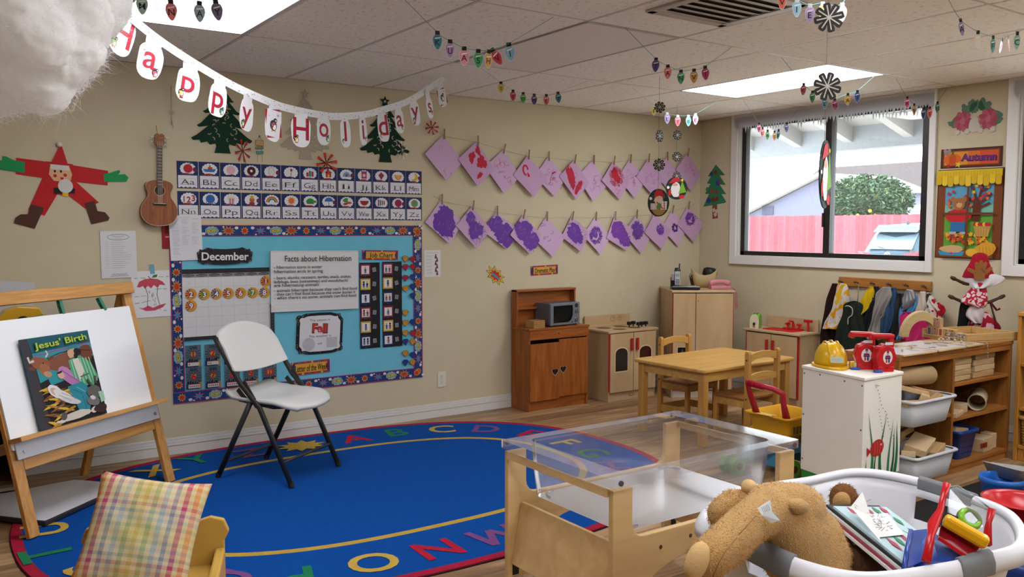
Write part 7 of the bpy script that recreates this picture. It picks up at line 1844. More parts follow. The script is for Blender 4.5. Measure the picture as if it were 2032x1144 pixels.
F = Flat(); F.base(.11, .05, '#d8b060', .001); F.scr(0, 0, .05, .014, '#8a5a2a'); F.ell2(-.045, .0, .008, .008, '#7a3a1a', 8); F.ell2(.045, 0, .008, .008, '#7a3a1a', 8); F.build('sticker', bb, (-.162, 0, .342), (0, 0, -PI/2))
m = MB(); A_, B_ = Vector((-.14, .085, .33)), Vector((-.13, -.115, .33)); C_, D_ = Vector((-.215, .1, .515)), Vector((-.2, -.125, .5))
m.tube([A_, A_.lerp(C_, .75), C_+Vector((.004, -.004, 0)), C_.lerp(D_, .3), C_.lerp(D_, .8), D_+Vector((.02, .0, -.02)), B_.lerp(D_, .5), B_], [.02, .015, .016, .016, .015, .016, .016, .022], RHD, 10); hd = m.build('handle', sc_)
m = MB()
for k in range(9):
 p = C_.lerp(D_, .05+.055*k); q = C_.lerp(D_, .05+.055*k+.02); m.cyl(p, q, .019, RHD, n=12)
m.build('grip', hd)
m = MB(); m.prism([(-.13, .04), (-.1, .04), (-.085, .1), (-.04, .12), (.04, .12), (.085, .1), (.1, .04), (.13, .04), (.13, .172), (-.13, .172)], -.11, .11, BLT, XZ); m.build('frame', sc_, bev=.006)
m = MB(); m.tube([(-.13, .1, .12), (-.26, .12, .07), (-.3, .12, .03)], [.03, .022, .026], BLT, 10, flat=.7); m.tube([(-.13, -.06, .15), (-.2, .1, .1)], .016, BLT, 8); m.build('front_fork', sc_)
for x, y in ((-.1, -.135), (.1, -.135), (-.1, .135), (.1, .135), (-.3, .155), (-.3, .085)):
 m = MB(); m.cyl((x, y-.02, .05), (x, y+.02, .05), .05, GWH, n=20); m.cyl((x, y-.022, .05), (x, y+.022, .05), .022, mat('#5a3a2a'), n=12); m.build('wheel', sc_, bev=.008)
A_, B_, D_ = Vector((3.80, 2.453, 0)), Vector((4.134, 2.456, 0)), Vector((3.885, 2.872, 0)); C_ = B_+(D_-A_)
WC = mat('#eae6da', .45, noise_s=5, noise_a=.02)
wc = T('white_cabinet', 'white painted cabinet with a red fish and sea grass, green at the foot', 'cabinet', (A_.x, A_.y, 0))
def foot(k, z0, z1, mt, m, inset=0):
 cen = (A_+B_+C_+D_)/4; P = [cen+(p-cen)*(1+k)-A_ for p in (A_, B_, C_, D_)]
 m.prism([(p.x, p.y) for p in P], z0, z1, mt)
m = MB(); foot(-.02, 0, .1, mat('#2f8a3a', .5), m); m.build('green_base', wc, bev=.003)
m = MB(); foot(0, .1, .645, WC, m); b_ = m.build('body', wc, bev=.003)
m = MB(); foot(.03, .645, .662, WC, m); m.build('top', wc, bev=.004)
e = (D_-A_)
for f_, z in ((.03, .16), (.03, .4), (.03, .62), (.97, .16), (.97, .4), (.97, .62), (.3, .625), (.7, .63), (.5, .11)):
 p = e*f_; n_ = Vector((-e.y, e.x, 0)).normalized(); m = MB(); m.cyl(p+Vector((0, 0, z)), p+n_*.0015+Vector((0, 0, z)), .005, mat('#6a6662', .4), n=8); m.build('screw', b_)
F = Flat(); w = (B_-A_).length; h = .545
GR = [mat(c, .5) for c in ('#1f6a3a', '#2a7a44', '#185a30')]
def blade(x0, y1, x1, wd, c, bow): F.line([(x0+(x1-x0)*t+bow*math.sin(PI*t*1.4), -h/2+.01+(y1+h/2-.01)*t) for t in [k/10 for k in range(11)]], wd, c)
def blade2(x0, y1, x1, wd, c, bow):
 P = [(x0+(x1-x0)*t+bow*math.sin(PI*t*1.4), -h/2+.02+(y1+h/2-.02)*t) for t in [k/12 for k in range(13)]]
 L = [(p[0]-wd*(1-k/12)/2, p[1]) for k, p in enumerate(P)]; Rr = [(p[0]+wd*(1-k/12)/2, p[1]) for k, p in enumerate(P)]
 F.P(L[:-1]+[P[-1]]+list(reversed(Rr[:-1])), c)
for i, a in enumerate([(-.14, -.12, -.135, .02, 0), (-.1, .12, -.105, .026, .02), (-.05, -.06, -.055, .02, -.012), (0, .1, .012, .028, -.022), (.055, .06, .09, .022, -.006), (.08, .02, .115, .022, .01), (.11, .04, .14, .03, .012)]): blade2(a[0], a[1], a[2], a[3], GR[i % 3], a[4])
for k in range(5): F.blob(-.12+.06*k, -h/2+.03, .04, .022, '#8a8678', .25, 16, 0, k)
F.ell2(-.045, -.075, .058, .042, '#b02a24', 24, .15); F.P([(-.1, -.085), (-.135, -.06), (-.13, -.11)], '#b02a24')
for k in range(4): F.ring(-.075+.022*k, -.072, .012, .036, .003, '#d86a58', 10, -1.2, 1.2)
F.ell2(-.012, -.062, .005, .006, '#e0d0c8', 8)
rnd = random.Random(4)
for k in range(16): F.ell2(-.07+.012*k*.9+(.006 if k > 6 else 0)+.006*math.sin(k), .235-.019*k, .0035, .0035, '#3a4444', 7)
for k in range(9): F.ell2(-.045+.006*k, .12-.018*k, .003, .003, '#3a4444', 7)
for k in range(4): F.ell2(-.08+.01*k, .245-.002*k, .003, .003, '#3a4444', 7)
F.build('fish_painting', b_, (w/2, -.0012, .1+h/2), (PI/2, 0, math.atan2(B_.y-A_.y, B_.x-A_.x)))
ZW = .6625
P = hz(1655, 729, ZW)
hh = T('hard_hat', 'yellow toy hard hat on the white cabinet', 'hard hat', (3.978, 2.768, ZW), R(-38))
YH = plast('#d8a814', .22)
m = MB(); rings = []
for i in range(11):
 t = PI/2*i/10; z = .012+.118*math.sin(t); r = max(.004, math.cos(t)**.72)
 rings.append([Vector((.083*r*math.cos(a), .1*r*math.sin(a), z+(.008*math.exp(-(math.cos(a)/.18)**2)*(1-i/10)**.2 if i > 2 else 0))) for a in [2*PI*k/32 for k in range(32)]])
m.loft(rings, YH); m.build('shell', hh)
m = MB(); o_ = [(.095*math.cos(a)*1.0, .112*math.sin(a)-(.04*max(0, -math.sin(a))**3)) for a in [2*PI*k/40 for k in range(40)]]; m.prism(o_, 0, .013, YH, smooth=False); m.build('brim', hh, bev=.004)
m = MB();
for x in (-.03, 0, .03): m.tube([(x, .1*math.cos(t)*.98*math.sqrt(1-(x/.083)**2), .014+.122*math.sin(t)*math.sqrt(1-(x/.11)**2)) for t in [PI*(.16+.068*k) for k in range(11)]], .005, YH, 6)
m.build('ridges', hh)
F = Flat(); F.P(rrect(-.034, -.016, .034, .016, .008), '#a8b0a0'); F.scr(0, .003, .044, .007, '#4a5a6a'); F.scr(0, -.008, .03, .005, '#6a7a6a', 2); F.build('badge', hh, (0, -.104, .048), (R(72), 0, 0))
t = T('toy_tape_measure', 'small yellow toy tape measure beside the hard hat', 'toy tape measure', (4.008, 2.645, ZW), R(-30))
m = MB(); m.box(-.03, -.015, 0, .03, .015, .038, YH); m.build('case', t, bev=.006)
F = Flat(); F.P(rrect(-.018, -.012, .018, .012, .003), '#d0c8b0'); F.line([(0, -.008), (.006, .008)], .004, '#a03020'); F.build('label_plate', t, (.006, -.0155, .02), RB)
RT = plast('#b8141c', .28)
def redtoy(x, y, rz, label):
 t = T('red_handle_toy', label, 'toy', (x, y, ZW), rz, 'red toys on the white cabinet')
 m = MB(); o_ = []
 for k in range(28):
  a = 2*PI*k/28-PI/2; r = .066+.0035*math.cos(8*a); o_.append((r*.82*math.cos(a), .075+r*.98*math.sin(a)))
 m.prism(o_, -.03, .03, RT, XZ); m.build('body', t, bev=.008, seg=2)
 m = MB(); m.box(-.042, -.03, 0, .042, .03, .03, RT); m.build('foot', t, bev=.005)
 m = MB(); m.bar((.034, 0, .12), (.034, 0, .182), .03, .03, RT, (0, 1, 0)); m.bar((.05, 0, .178), (-.075, 0, .182), .034, .026, RT); m.bar((-.062, 0, .182), (-.07, 0, .16), .034, .022, RT, (0, 1, 0)); m.build('handle', t, bev=.008)
 F = Flat(); F.ell2(0, 0, .026, .034, '#d6d2d0', 24); F.ell2(0, .019, .007, .008, '#b08a70', 10); F.P([(-.008, .024), (.008, .024), (.005, .033), (-.005, .033)], '#2a2a6a'); F.P([(-.012, .01), (.012, .01), (.016, -.008), (-.016, -.008)], '#2a2a5a'); F.P([(-.016, .004), (.016, .004), (.014, -.002), (-.014, -.002)], '#b03040'); F.rect(-.011, -.028, -.002, -.008, '#b03040'); F.rect(.002, -.028, .011, -.008, '#2a2a6a'); F.build('sticker', t, (.003, -.0315, .075), RB)
 m = MB(); m.box(-.012, -.0305, .138, .03, -.0295, .152, mat('#cfd0d4', .3)); m.build('white_tag', t)
 m = MB(); m.prism([(-.075, -.05), (-.03, -.05), (-.03, -.026), (-.075, -.026)], .0, .012, plast('#1f4aa0')); m.build('blue_tab', t, bev=.004)
redtoy(4.045, 2.615, R(-44), 'red plastic toy with a handle and figure sticker, behind its twin')
redtoy(4.058, 2.515, R(-26), 'red plastic toy with a handle and oval figure sticker, the nearer of two')
bpy.context.view_layer.update()
SHW = wood('#8a5626', '#a56c34', 'X', 1.5, .42, 10); SHZ = wood('#80501f', '#a0662e', 'Z', 1.5, .42, 10)
SX0, SX1, SY0, SY1, SZ = 4.225, 5.432, 2.53, 2.855, .718
ls = T('block_shelf', 'long low wooden shelf unit with two bays of building blocks', 'shelf unit', ((SX0+SX1)/2, SY0, 0))
hw = (SX1-SX0)/2; dp = SY1-SY0; dvx = 4.775-(SX0+SX1)/2
def part(nm, *b, mt=SHW, bev=.002):
 m = MB(); m.box(*b, mt); return m.build(nm, ls, bev=bev)
part('top', -hw-.004, -.004, SZ-.022, hw+.004, dp+.004, SZ); part('front_rail', -hw+.02, 0, SZ-.055, hw-.02, .018, SZ-.023)
part('side_panel', -hw, 0, 0, -hw+.02, dp, SZ-.023, mt=SHZ); part('side_panel', hw-.02, 0, 0, hw, dp, SZ-.023, mt=SHZ); part('divider', dvx-.011, .0, .05, dvx+.011, dp-.01, SZ-.056, mt=SHZ)
part('back_panel', -hw+.02, dp-.01, .0, hw-.02, dp, SZ-.056, mt=wood('#5f3612', '#70421a', 'X')); part('bottom_shelf', -hw+.02, 0, .04, hw-.02, dp-.011, .058); part('kick_board', -hw+.02, .008, 0, hw-.02, .024, .039)
part('shelf', -hw+.021, .002, .335, dvx-.012, dp-.011, .353); part('shelf', dvx+.012, .002, .5, hw-.021, dp-.011, .518); part('shelf', dvx+.012, .002, .302, hw-.021, dp-.011, .32)
BINW = mat('#c6c8cc', .45, spec=.4)
def bin_(cx, z, label, jut):
 t = T('white_bin', label, 'bin', (cx, SY0+.125-jut, z), 0, 'white plastic bins')
 def rr_(x, y, zz, r=.03): return [Vector((a, b, zz)) for a, b in rrect(-x, -y, x, y, r, 4)]
 m = MB(); m.loft([rr_(.165, .11, .0), rr_(.172, .117, .006), rr_(.195, .138, .135), rr_(.19, .133, .135), rr_(.165, .11, .012)], BINW); m.build('tub', t)
 m = MB(); m.loft([rr_(.195, .138, .128), rr_(.208, .15, .13), rr_(.21, .152, .14), rr_(.205, .147, .145), rr_(.192, .135, .143)], BINW, cap=False); m.build('rim', t)
 return t
BLKW = [wood('#b49468', '#c4a67c', 'X', 3, .5, 6), wood('#a8865a', '#ba9a6e', 'X', 3, .5, 6), wood('#c0a47c', '#ccb28c', 'X', 3, .5, 6)]
bcount = [0]
def block(x, y, z, sx, sy, sz, label, group, rz=0, ry=0, rx=0, k=None):
 bcount[0] += 1
 m = MB(); m.box(-sx/2, -sy/2, -sz/2, sx/2, sy/2, sz/2, BLKW[(bcount[0] if k is None else k) % 3]); o = m.build('wooden_block', None, (x, y, z), (rx, ry, rz), bev=.003)
 return tag(o, label, 'wooden block', group)
b1 = bin_(4.405, .354, 'white plastic bin of wooden blocks on the upper left shelf', .09); b2 = bin_(4.42, .059, 'white plastic bin of wooden blocks on the bottom left shelf', .10)
bx, by, bz = 4.405, SY0+.035, .354
g = 'blocks in the upper white bin'
block(bx-.12, by+.02, bz+.085, .14, .07, .035, 'wooden block inside the upper white bin, deep in the heap', g, R(15)); block(bx+.04, by+.02, bz+.08, .16, .07, .035, 'wooden block inside the upper white bin, deep in the heap', g, R(-20)); block(bx-.04, by-.07, bz+.09, .15, .06, .035, 'wooden block inside the upper white bin, deep in the heap', g, R(4))
block(bx-.07, by-.035, bz+.18, .2, .06, .026, 'long flat board sloping over the left of the upper white bin heap', g, R(-18), R(14), k=0)
block(bx+.1, by-.02, bz+.15, .19, .11, .03, 'wide flat board on the right of the upper white bin heap', g, R(12), R(12), R(8), k=1)
block(bx-.02, by-.085, bz+.135, .07, .045, .05, 'stubby block at the front middle of the upper white bin heap', g, R(30), 0, R(20), k=2)
block(bx+.07, by-.095, bz+.125, .13, .04, .032, 'slim block along the front rim of the upper white bin', g, R(8), R(-8), k=1); block(bx-.13, by-.085, bz+.12, .13, .05, .03, 'slim block at the front left of the upper white bin heap', g, R(-10), R(4), k=2)
block(4.69, SY0+.1, .354+.02, .11, .07, .04, 'block lying on the upper left shelf right of the white bin', 'loose blocks on the shelf', R(10), k=0)
bx, by, bz = 4.42, SY0+.025, .059; g = 'blocks in the lower white bin'
block(bx-.1, by+.03, bz+.085, .15, .07, .035, 'wooden block inside the lower white bin, deep in the heap', g, R(12)); block(bx+.08, by+.04, bz+.085, .15, .07, .035, 'wooden block inside the lower white bin, deep in the heap', g, R(-12)); block(bx-.02, by-.06, bz+.09, .2, .07, .035, 'wooden block inside the lower white bin, deep in the heap', g, R(6))
block(bx+.0, by-.04, bz+.17, .21, .11, .042, 'big pale flat block lying on top of the lower white bin heap', g, R(16), R(-9), R(12), k=2)
block(bx-.09, by+.05, bz+.19, .17, .05, .042, 'dark edged block at the back of the lower white bin heap', g, R(8), R(-5), k=1); block(bx+.01, by+.06, bz+.225, .18, .05, .035, 'slim block at the back right of the lower white bin heap', g, R(10), R(-3), k=0)
block(bx+.11, by-.075, bz+.13, .16, .05, .035, 'slim block at the front right of the lower white bin heap', g, R(14), R(-10), k=1); block(bx-.14, by-.06, bz+.145, .08, .07, .03, 'small block at the left edge of the lower white bin heap', g, R(30), R(10), k=2)
def tube_thing(name, p0, p1, r, col, label, cat='cardboard tube'):
 m = MB(); p0, p1 = Vector(p0), Vector(p1); a, b = frame(p1-p0); n = 28; rg = []
 for p, rr in ((p0, r), (p1, r), (p1, r*.88), (p0, r*.88)): rg.append([p+a*(rr*math.cos(2*PI*k/n))+b*(rr*math.sin(2*PI*k/n)) for k in range(n)])
 m.loft(rg, col, cap=False, closed=True); o = m.build(name, bev=.003); return tag(o, label, cat)
CB_ = mat('#a08560', .8, noise_s=14, noise_a=.05)
tube_thing('cardboard_tube', (4.25, 2.6, .60), (4.575, 2.56, .588), .051, CB_, 'thick cardboard tube lying across the upper white bin')
tube_thing('cardboard_tube', (5.105, 2.565, .3705), (5.325, 2.665, .3705), .05, mat('#b0a080', .7, noise_s=14, noise_a=.05), 'open cardboard tube on the middle shelf of the right bay')
block(4.3, 2.72, .66, .2, .05, .02, 'thin stick leaning at the top of the left bay', 'loose blocks on the shelf', R(10), R(25), k=0)
g = 'unit blocks stacked on the top right shelf'
for r in range(5): block(4.905, 2.64, .5365+.031*r, .205, .17, .0295, 'flat unit block in the left stack of the top right shelf, %s from the bottom' % ordn(r), g, R(1.5*(-1)**r), k=r)
for r in range(4): block(5.165+.012*(r % 2), 2.645, .5365+.036*r, .23, .17, .0345, 'flat unit block in the right stack of the top right shelf, %s from the bottom' % ordn(r), g, R(-1*(-1)**r), k=r+1)
g = 'blocks on the middle right shelf'
block(4.87, 2.575, .3335, .15, .07, .026, 'flat pale block at the front left of the middle right shelf', g, R(14), k=2); block(4.985, 2.62, .3475, .1, .09, .054, 'pale square block left of the open tube', g, R(8), k=2)
block(4.87, 2.76, .376, .13, .06, .11, 'upright block at the back left of the middle right shelf', g, 0, k=0); block(5.03, 2.78, .386, .15, .06, .13, 'tall upright block at the back of the middle right shelf', g, 0, k=1)
t = T('blue_basket', 'blue plastic basket of blocks on the bottom right shelf', 'basket', (4.985, 2.635, .0585))
BB_ = plast('#143f8c', .35); m = MB()
def rq(x, z, r=.02): return [Vector((a, b, z)) for a, b in rrect(-x, -x*.95, x, x*.95, r, 4)]
m.loft([rq(.075, 0), rq(.08, .01), rq(.098, .15), rq(.108, .152), rq(.11, .168), rq(.1, .17), rq(.094, .15), rq(.074, .012)], BB_); bo = m.build('tub', t)
m = MB()
for k in range(5):
 for q in range(3): m.box(-.05+.024*k, -.09-.004*q+.013, .03+.035*q, -.036+.024*k, -.0885-.004*q+.009, .055+.035*q, mat('#0a1f4a', .6))
m.build('perforations', bo)
block(4.965, 2.6, .222, .17, .06, .03, 'pale block sloping out of the blue basket', 'loose blocks on the shelf', R(6), R(10), k=2); block(5.0, 2.67, .19, .1, .08, .03, 'block down inside the blue basket', 'loose blocks on the shelf', R(6), k=1)
g = 'blocks at the bottom right of the shelf'
block(5.255, 2.62, .0985, .14, .11, .08, 'long pale block lying right of the blue basket', g, R(6), k=2); block(5.36, 2.615, .104, .06, .07, .09, 'short upright block at the right end of the bottom shelf', g, 0, k=2)
m = MB(); m.prism([(-.05, 0), (-.022, 0)]+[(.022*math.cos(t)*-1, .03+.022*math.sin(t)) for t in [PI*k/8 for k in range(9)]]+[(.022, 0), (.05, 0), (.05, .085), (-.05, .085)], -.03, .03, BLKW[2], XZ)
tag(m.build('arch_block', None, (5.13, 2.7, .0585), (0, 0, R(20)), bev=.002), 'wooden arch block standing behind the small bottom shelf blocks', 'wooden block')
t = T('toy_fence', 'tiny red toy fence in front of the bottom shelf blocks', 'toy', (5.155, 2.538, .0985))
m = MB()
for k in range(4): m.box(-.035+.02*k, -.003, 0, -.028+.02*k, .003, .03, plast('#8a2a22'))
m.box(-.036, -.002, .02, .034, .004, .027, plast('#8a2a22')); m.build('pickets', t)
ZT = SZ+.0005
GL = mat('#c4c2c8', .16, spec=.7)
def puzzle(name, label, pts, col, seed, knobs=True):
 cx = sum(p[0] for p in pts)/4; cy = sum(p[1] for p in pts)/4
 t = T(name, label, 'puzzle', (cx, cy, ZT)); L = [(p[0]-cx, p[1]-cy) for p in pts]
 m = MB(); m.prism(L, 0, .011, wood('#b4996e', '#c4aa80', 'X', 3)); m.build('tray', t, bev=.003)
 F = Flat(); F.z = .0115; F.P([(x*.93, y*.92) for x, y in L], col); rnd = random.Random(seed)
 for k in range(9): F.blob(rnd.uniform(-.11, .11), rnd.uniform(-.1, .1), rnd.uniform(.015, .035), rnd.uniform(.012, .03), mat(rnd.choice(('#b8a8a0', '#a8b4c0', '#c8b4a0', '#b09a9a', '#9a8a80')), .18, spec=.7), .2, 14, 0, k+seed)
 F.build('picture', t)
 if knobs:
  for k in range(5): m = MB(); x, y = rnd.uniform(-.1, .1), rnd.uniform(-.09, .09); m.cyl((x, y, .012), (x, y, .02), .004, mat('#b09a78', .4), n=8); m.ell((x, y, .023), .007, mat('#c0a888', .4), None, 10, 7); m.build('knob', t)
puzzle('puzzle_board', 'glossy wooden puzzle board at the near left end of the shelf top', [(4.24, 2.515), (4.55, 2.505), (4.56, 2.73), (4.26, 2.74)], GL, 1)
puzzle('puzzle_board', 'glossy wooden puzzle board in the middle of the shelf top', [(4.57, 2.505), (4.86, 2.51), (4.88, 2.80), (4.58, 2.80)], mat('#c8c4c4', .18, spec=.7), 2, False)
puzzle('puzzle_board', 'wooden puzzle board with brown pieces left of the wooden tray', [(4.88, 2.515), (5.06, 2.515), (5.02, 2.72), (4.9, 2.79)], mat('#b8a690', .3), 3)
t = T('wooden_tray', 'shallow wooden tray at the right end of the shelf top', 'tray', (5.30, 2.725, ZT), R(-15))
TRW = wood('#b08c58', '#c29e68', 'X', 2.5)
m = MB(); m.box(-.2, -.17, 0, .2, .17, .008, TRW); m.build('base', t)
m = MB(); m.box(-.2, -.17, .009, .2, -.156, .052, TRW); m.build('front_wall', t, bev=.002); m = MB(); m.box(-.2, .156, .009, .2, .17, .052, TRW); m.build('back_wall', t, bev=.002)
m = MB(); m.box(.186, -.155, .009, .2, .155, .052, TRW); m.build('right_wall', t, bev=.002); m = MB(); m.box(-.2, -.155, .009, -.188, .155, .022, TRW); m.build('left_wall', t, bev=.002)
ZR = ZT+.0085
PCOL = [('#2a4a8c', '#c09078', '#2a2a2a'), ('#b86a8a', '#c09078', '#4a2a1a'), ('#a82a20', '#b88a70', '#3a2018'), ('#a03028', '#b88a70', '#8a3a20'), ('#8a7a6a', '#b88a70', '#5a3a2a'), ('#7a6aa0', '#b88a70', '#5a3a6a')]
trM = Matrix.Translation((5.30, 2.725, 0)) @ Matrix.Rotation(R(-15), 4, 'Z')
def trp(x, y, z): v = trM @ Vector((x, y, 0)); return (v.x, v.y, z)
def pblock(y, z, i, label, h=.058, kind=0):
 m = MB(); m.box(-.014, -.02, 0, .014, .02, h, BLKW[i % 3]); F = None
 o = m.build('people_block', None, trp(-.168, y-2.735, z), (0, 0, R(-15)), bev=.002); tag(o, label, 'toy block', 'picture blocks in the tray')
 F = Flat(); c, sk_, hr = PCOL[i % 6]
 if kind == 0: F.ell2(0, h*.24, .006, .007, sk_, 10); F.P([(-.007, h*.28), (.007, h*.28), (.004, h*.4), (-.004, h*.4)], hr); F.P([(-.01, -.012), (.01, -.012), (.006, h*.12), (-.006, h*.12)], c); F.rect(-.006, -h*.42, -.001, -.012, sk_); F.rect(.001, -h*.42, .006, -.012, sk_)
 elif kind == 1: F.rect(-.009, -h*.42, -.001, h*.4, c); F.rect(.001, -h*.42, .009, h*.4, c)
 else: F.ell2(0, 0, .013, .015, c, 16); F.ell2(0, 0, .009, .011, '#c8b8b8', 14)
 F.build('picture', o, (-.0146, 0, h/2), (PI/2, 0, -PI/2))
ys = [2.865, 2.822, 2.779, 2.735, 2.69, 2.646, 2.602]
for i, y in enumerate(ys):
 lab = ['picture block with blue trousers, farthest in the row in the tray', 'plain picture block with pink, second in the row in the tray', 'picture block with red trousers, third in the row in the tray', 'picture block with a child in a red dress, middle of the row', 'picture block with a yellow pattern, right of the red dress block', 'small picture block with a purple circle in the tray row', 'small picture block with a pale clock face, nearest in the row'][i]
 pblock(y, ZR, i, lab, .058 if i < 5 else .042, [1, 0, 1, 0, 0, 2, 2][i])
for i, y in enumerate((2.85, 2.805)): pblock(y, ZR+.0585, i+0, ('upper picture block with a dark haired child, left of the pair on top', 'upper picture block with a brown haired child, right of the pair on top')[i], .058, 0)
LGB = mat('#a8a83a', .5)
for i, (x, y, rz, lab) in enumerate(((-.04, .06, .5, 'lime green block lying slanted in the wooden tray'), (.1, -.02, -.35, 'long lime green block along the right side of the wooden tray'))):
 m = MB(); m.box(-.07, -.014, 0, .07, .014, .045, LGB); tag(m.build('lime_block', None, (x, y, ZR), (0, 0, rz-PI/4), bev=.002), lab, 'toy block', 'lime blocks')
def arch(x, y, z, ro, ri, d, rz, label, mt):
 m = MB(); n = 18
 o_ = [(ro*math.cos(PI*k/n), ro*math.sin(PI*k/n)) for k in range(n+1)]+[(ri*math.cos(PI*k/n), ri*math.sin(PI*k/n)) for k in range(n, -1, -1)]
 m.prism([(p[0], p[1]*1.3) for p in o_], -d/2, d/2, mt, XZ); tag(m.build('wooden_arch', None, (x, y, z), (0, 0, rz), bev=.003), label, 'wooden arch', 'wooden arches')
arch(5.125, 2.93, ZT, .125, .08, .055, R(-42), 'large pale wooden arch standing left of the picture blocks', wood('#b8a070', '#c4ae80', 'X', 2))
t = T('metal_trinkets', 'heap of shiny metal keys and rings with a hanging chain', 'trinkets', (5.07, 2.70, ZT+.012))
CHM = mat('#b0aea8', .18, 1)
rnd = random.Random(3)
for k in range(9):
 m = MB(); c = Vector((rnd.uniform(-.07, .07), rnd.uniform(-.05, .05), .004+.003*k)); m.tube([c+Vector((.016*math.cos(a), .012*math.sin(a), .004*math.sin(a+k))) for a in [2*PI*q/12 for q in range(12)]], .003, CHM, 6, True); m.bar(c+Vector((.015, 0, 0)), c+Vector((.015+.03*math.cos(k), .03*math.sin(k), .002)), .008, .003, CHM); m.build('key', t)
pts = [(-.02, -.05, .0), (-.01, -.1, -.004), (.01, -.15, .0), (.03, -.175, .0), (.035, -.182, -.03), (.034, -.184, -.09)]
for q, p in enumerate(spl([Vector(p) for p in pts], 6)):
 if q < 3: continue
 m = MB(); m.ell(p+Vector((0, -.004, 0)), .0035, CHM, None, 8, 6); m.build('chain_link', t)
ru = T('open_shelf_unit', 'honey coloured wooden shelf unit at the right edge with a wicker basket', 'shelf unit', (5.40, 2.49, 0))
HON = wood('#a8722c', '#c08a3e', 'Z', 1.5, .4, 9); HONX = wood('#a8722c', '#c08a3e', 'Y', 1.5, .4, 9)
def pr2(nm, *b, mt=HONX):
 m = MB(); m.box(*b, mt); return m.build(nm, ru, bev=.003)
pr2('side_panel', 0, -.022, 0, .42, 0, .87, mt=HON); pr2('side_panel', 0, -1.1, 0, .42, -1.078, .87, mt=HON); pr2('top', -.006, -1.104, .871, .43, .004, .893)
for z in (.57, .305, .075): pr2('shelf', .004, -1.077, z, .405, -.023, z+.02)
pr2('back_panel', .408, -1.077, .06, .42, -.023, .87, mt=mat('#4a3a2a', .7)); k_ = pr2('kick_board', .012, -1.077, 0, .03, -.023, .074)
m = MB(); m.box(.0105, -.16, .03, .0119, -.06, .055, mat('#1a1410', .6)); m.build('slot', k_)
t = T('wicker_basket', 'tan wicker basket in the lowest bay of the right shelf unit', 'basket', (5.54, 2.30, .0955))
WK = wood('#a8803c', '#c09a54', 'Z', 3); m = MB()
for k in range(9):
 z = .008+k*.017; o_ = rrect(-.12-.001*k, -.15-.001*k, .12+.001*k, .15+.001*k, .03, 4); m.tube([(x, y, z) for x, y in o_], .0085, WK, 6, True)
m.build('weave', t)
for k in range(10):
 for s_ in (-1, 1):
  if k < 8: m = MB(); m.cyl((s_*.132, -.12+.034*k, .0), (s_*.136, -.12+.034*k, .16), .004, WK, n=6); m.build('stake', t)
m = MB(); m.tube([(x, y, .166) for x, y in rrect(-.135, -.165, .135, .165, .03, 4)], .013, WK, 8, True); m.build('rim', t)
a, b = wr(1667, 563), wr(1850, 573)
cr_ = T('coat_rack', 'wooden peg rail on the wall below the window', 'coat rack', (XR, (a.y+b.y)/2, .985))
L = (a.y-b.y)/2
m = MB(); m.box(-.022, -L, -.035, 0, L, .035, wood('#96602c', '#ae7638', 'Y', 2)); m.build('rail', cr_, bev=.005)
for k in range(6):
 y = L*(.9-.36*k); m = MB(); m.cyl((-.022, y, -.005), (-.06, y, .004), .007, mat('#7a6a50', .4, .6), n=8); m.ell((-.063, y, .005), .011, mat('#6a4a28', .4), None, 10, 8); m.build('peg', cr_)
def fab(c, **k): return mat(c, .9, spec=.15, bump=.3, bump_s=200, **k)
def spots(base, c2, c3, scale, th=.42, key='sp'):
 k = (key, base, c2, c3, scale, th)
 if k in _M: return _M[k]
 m = bpy.data.materials.new('print_%d' % len(_M)); m.use_nodes = True
 n = m.node_tree.nodes; l = m.node_tree.links; bs = n['Principled BSDF']
 tc = n.new('ShaderNodeTexCoord'); v = n.new('ShaderNodeTexNoise'); v.inputs['Scale'].default_value = scale; v.inputs['Detail'].default_value = 1.5
 l.new(tc.outputs['Object'], v.inputs['Vector']); r = n.new('ShaderNodeValToRGB'); r.color_ramp.interpolation = 'CONSTANT'; e = r.color_ramp.elements
 e[0].position = 0; e[0].color = lin(c2); e[1].position = th; e[1].color = lin(base); x = e.new(th+.18); x.color = lin(c3)
 l.new(v.outputs['Fac'], r.inputs[0]); l.new(r.outputs[0], bs.inputs['Base Color']); bs.inputs['Roughness'].default_value = .85; bs.inputs['Specular IOR Level'].default_value = .15
 _M[k] = m; return m
def cloth(name, label, cat, rows, mt, xoff, folds=5, amp=.012, dep=.03, seed=0, group='dress-up clothes on the peg rail', parts=()):
 """rows = [(px centre, py, px half width)] down the garment, hung in the plane x = XR - xoff"""
 X = XR-xoff; pts = [(xp(cx, py, X), hwp*.0042) for cx, py, hwp in rows]
 dense = vspl([(p.y, p.z, w) for p, w in pts], 5); o0 = pts[0][0]
 rings = []; n = 40; rnd = random.Random(seed); ph = rnd.uniform(0, 6)
 for i, (y, z, w) in enumerate(dense):
  f = i/(len(dense)-1); ring = []
  for k in range(n):
   t = 2*PI*k/n; fo = 1+.55*min(1, f*2.5)*math.sin((folds+3)*t+ph+1.2*math.sin(5*f+ph))
   ring.append(Vector((dep*(.45+.55*f)*fo*math.sin(t)-.004*math.sin(11*f+k*.3), -w*math.cos(t)*(1+.1*math.sin(9*f+ph)+.06*math.sin(21*f+2*ph))+(y-o0.y)+.012*math.sin(6*f+ph+t), z-o0.z+.006*math.sin(3*t+ph)*f)))
  rings.append(ring)
 m = MB(); m.loft(rings, mt); o = m.build(name, None, (X, o0.y, o0.z)); tag(o, label, cat, group); return o
cloth('long_coat', 'dark brown garment at the far left end of the peg rail', 'garment', [(1657, 562, 7), (1650, 590, 10), (1645, 640, 12), (1645, 700, 16), (1643, 745, 17)], fab('#2a1815'), .055, 4, seed=1)
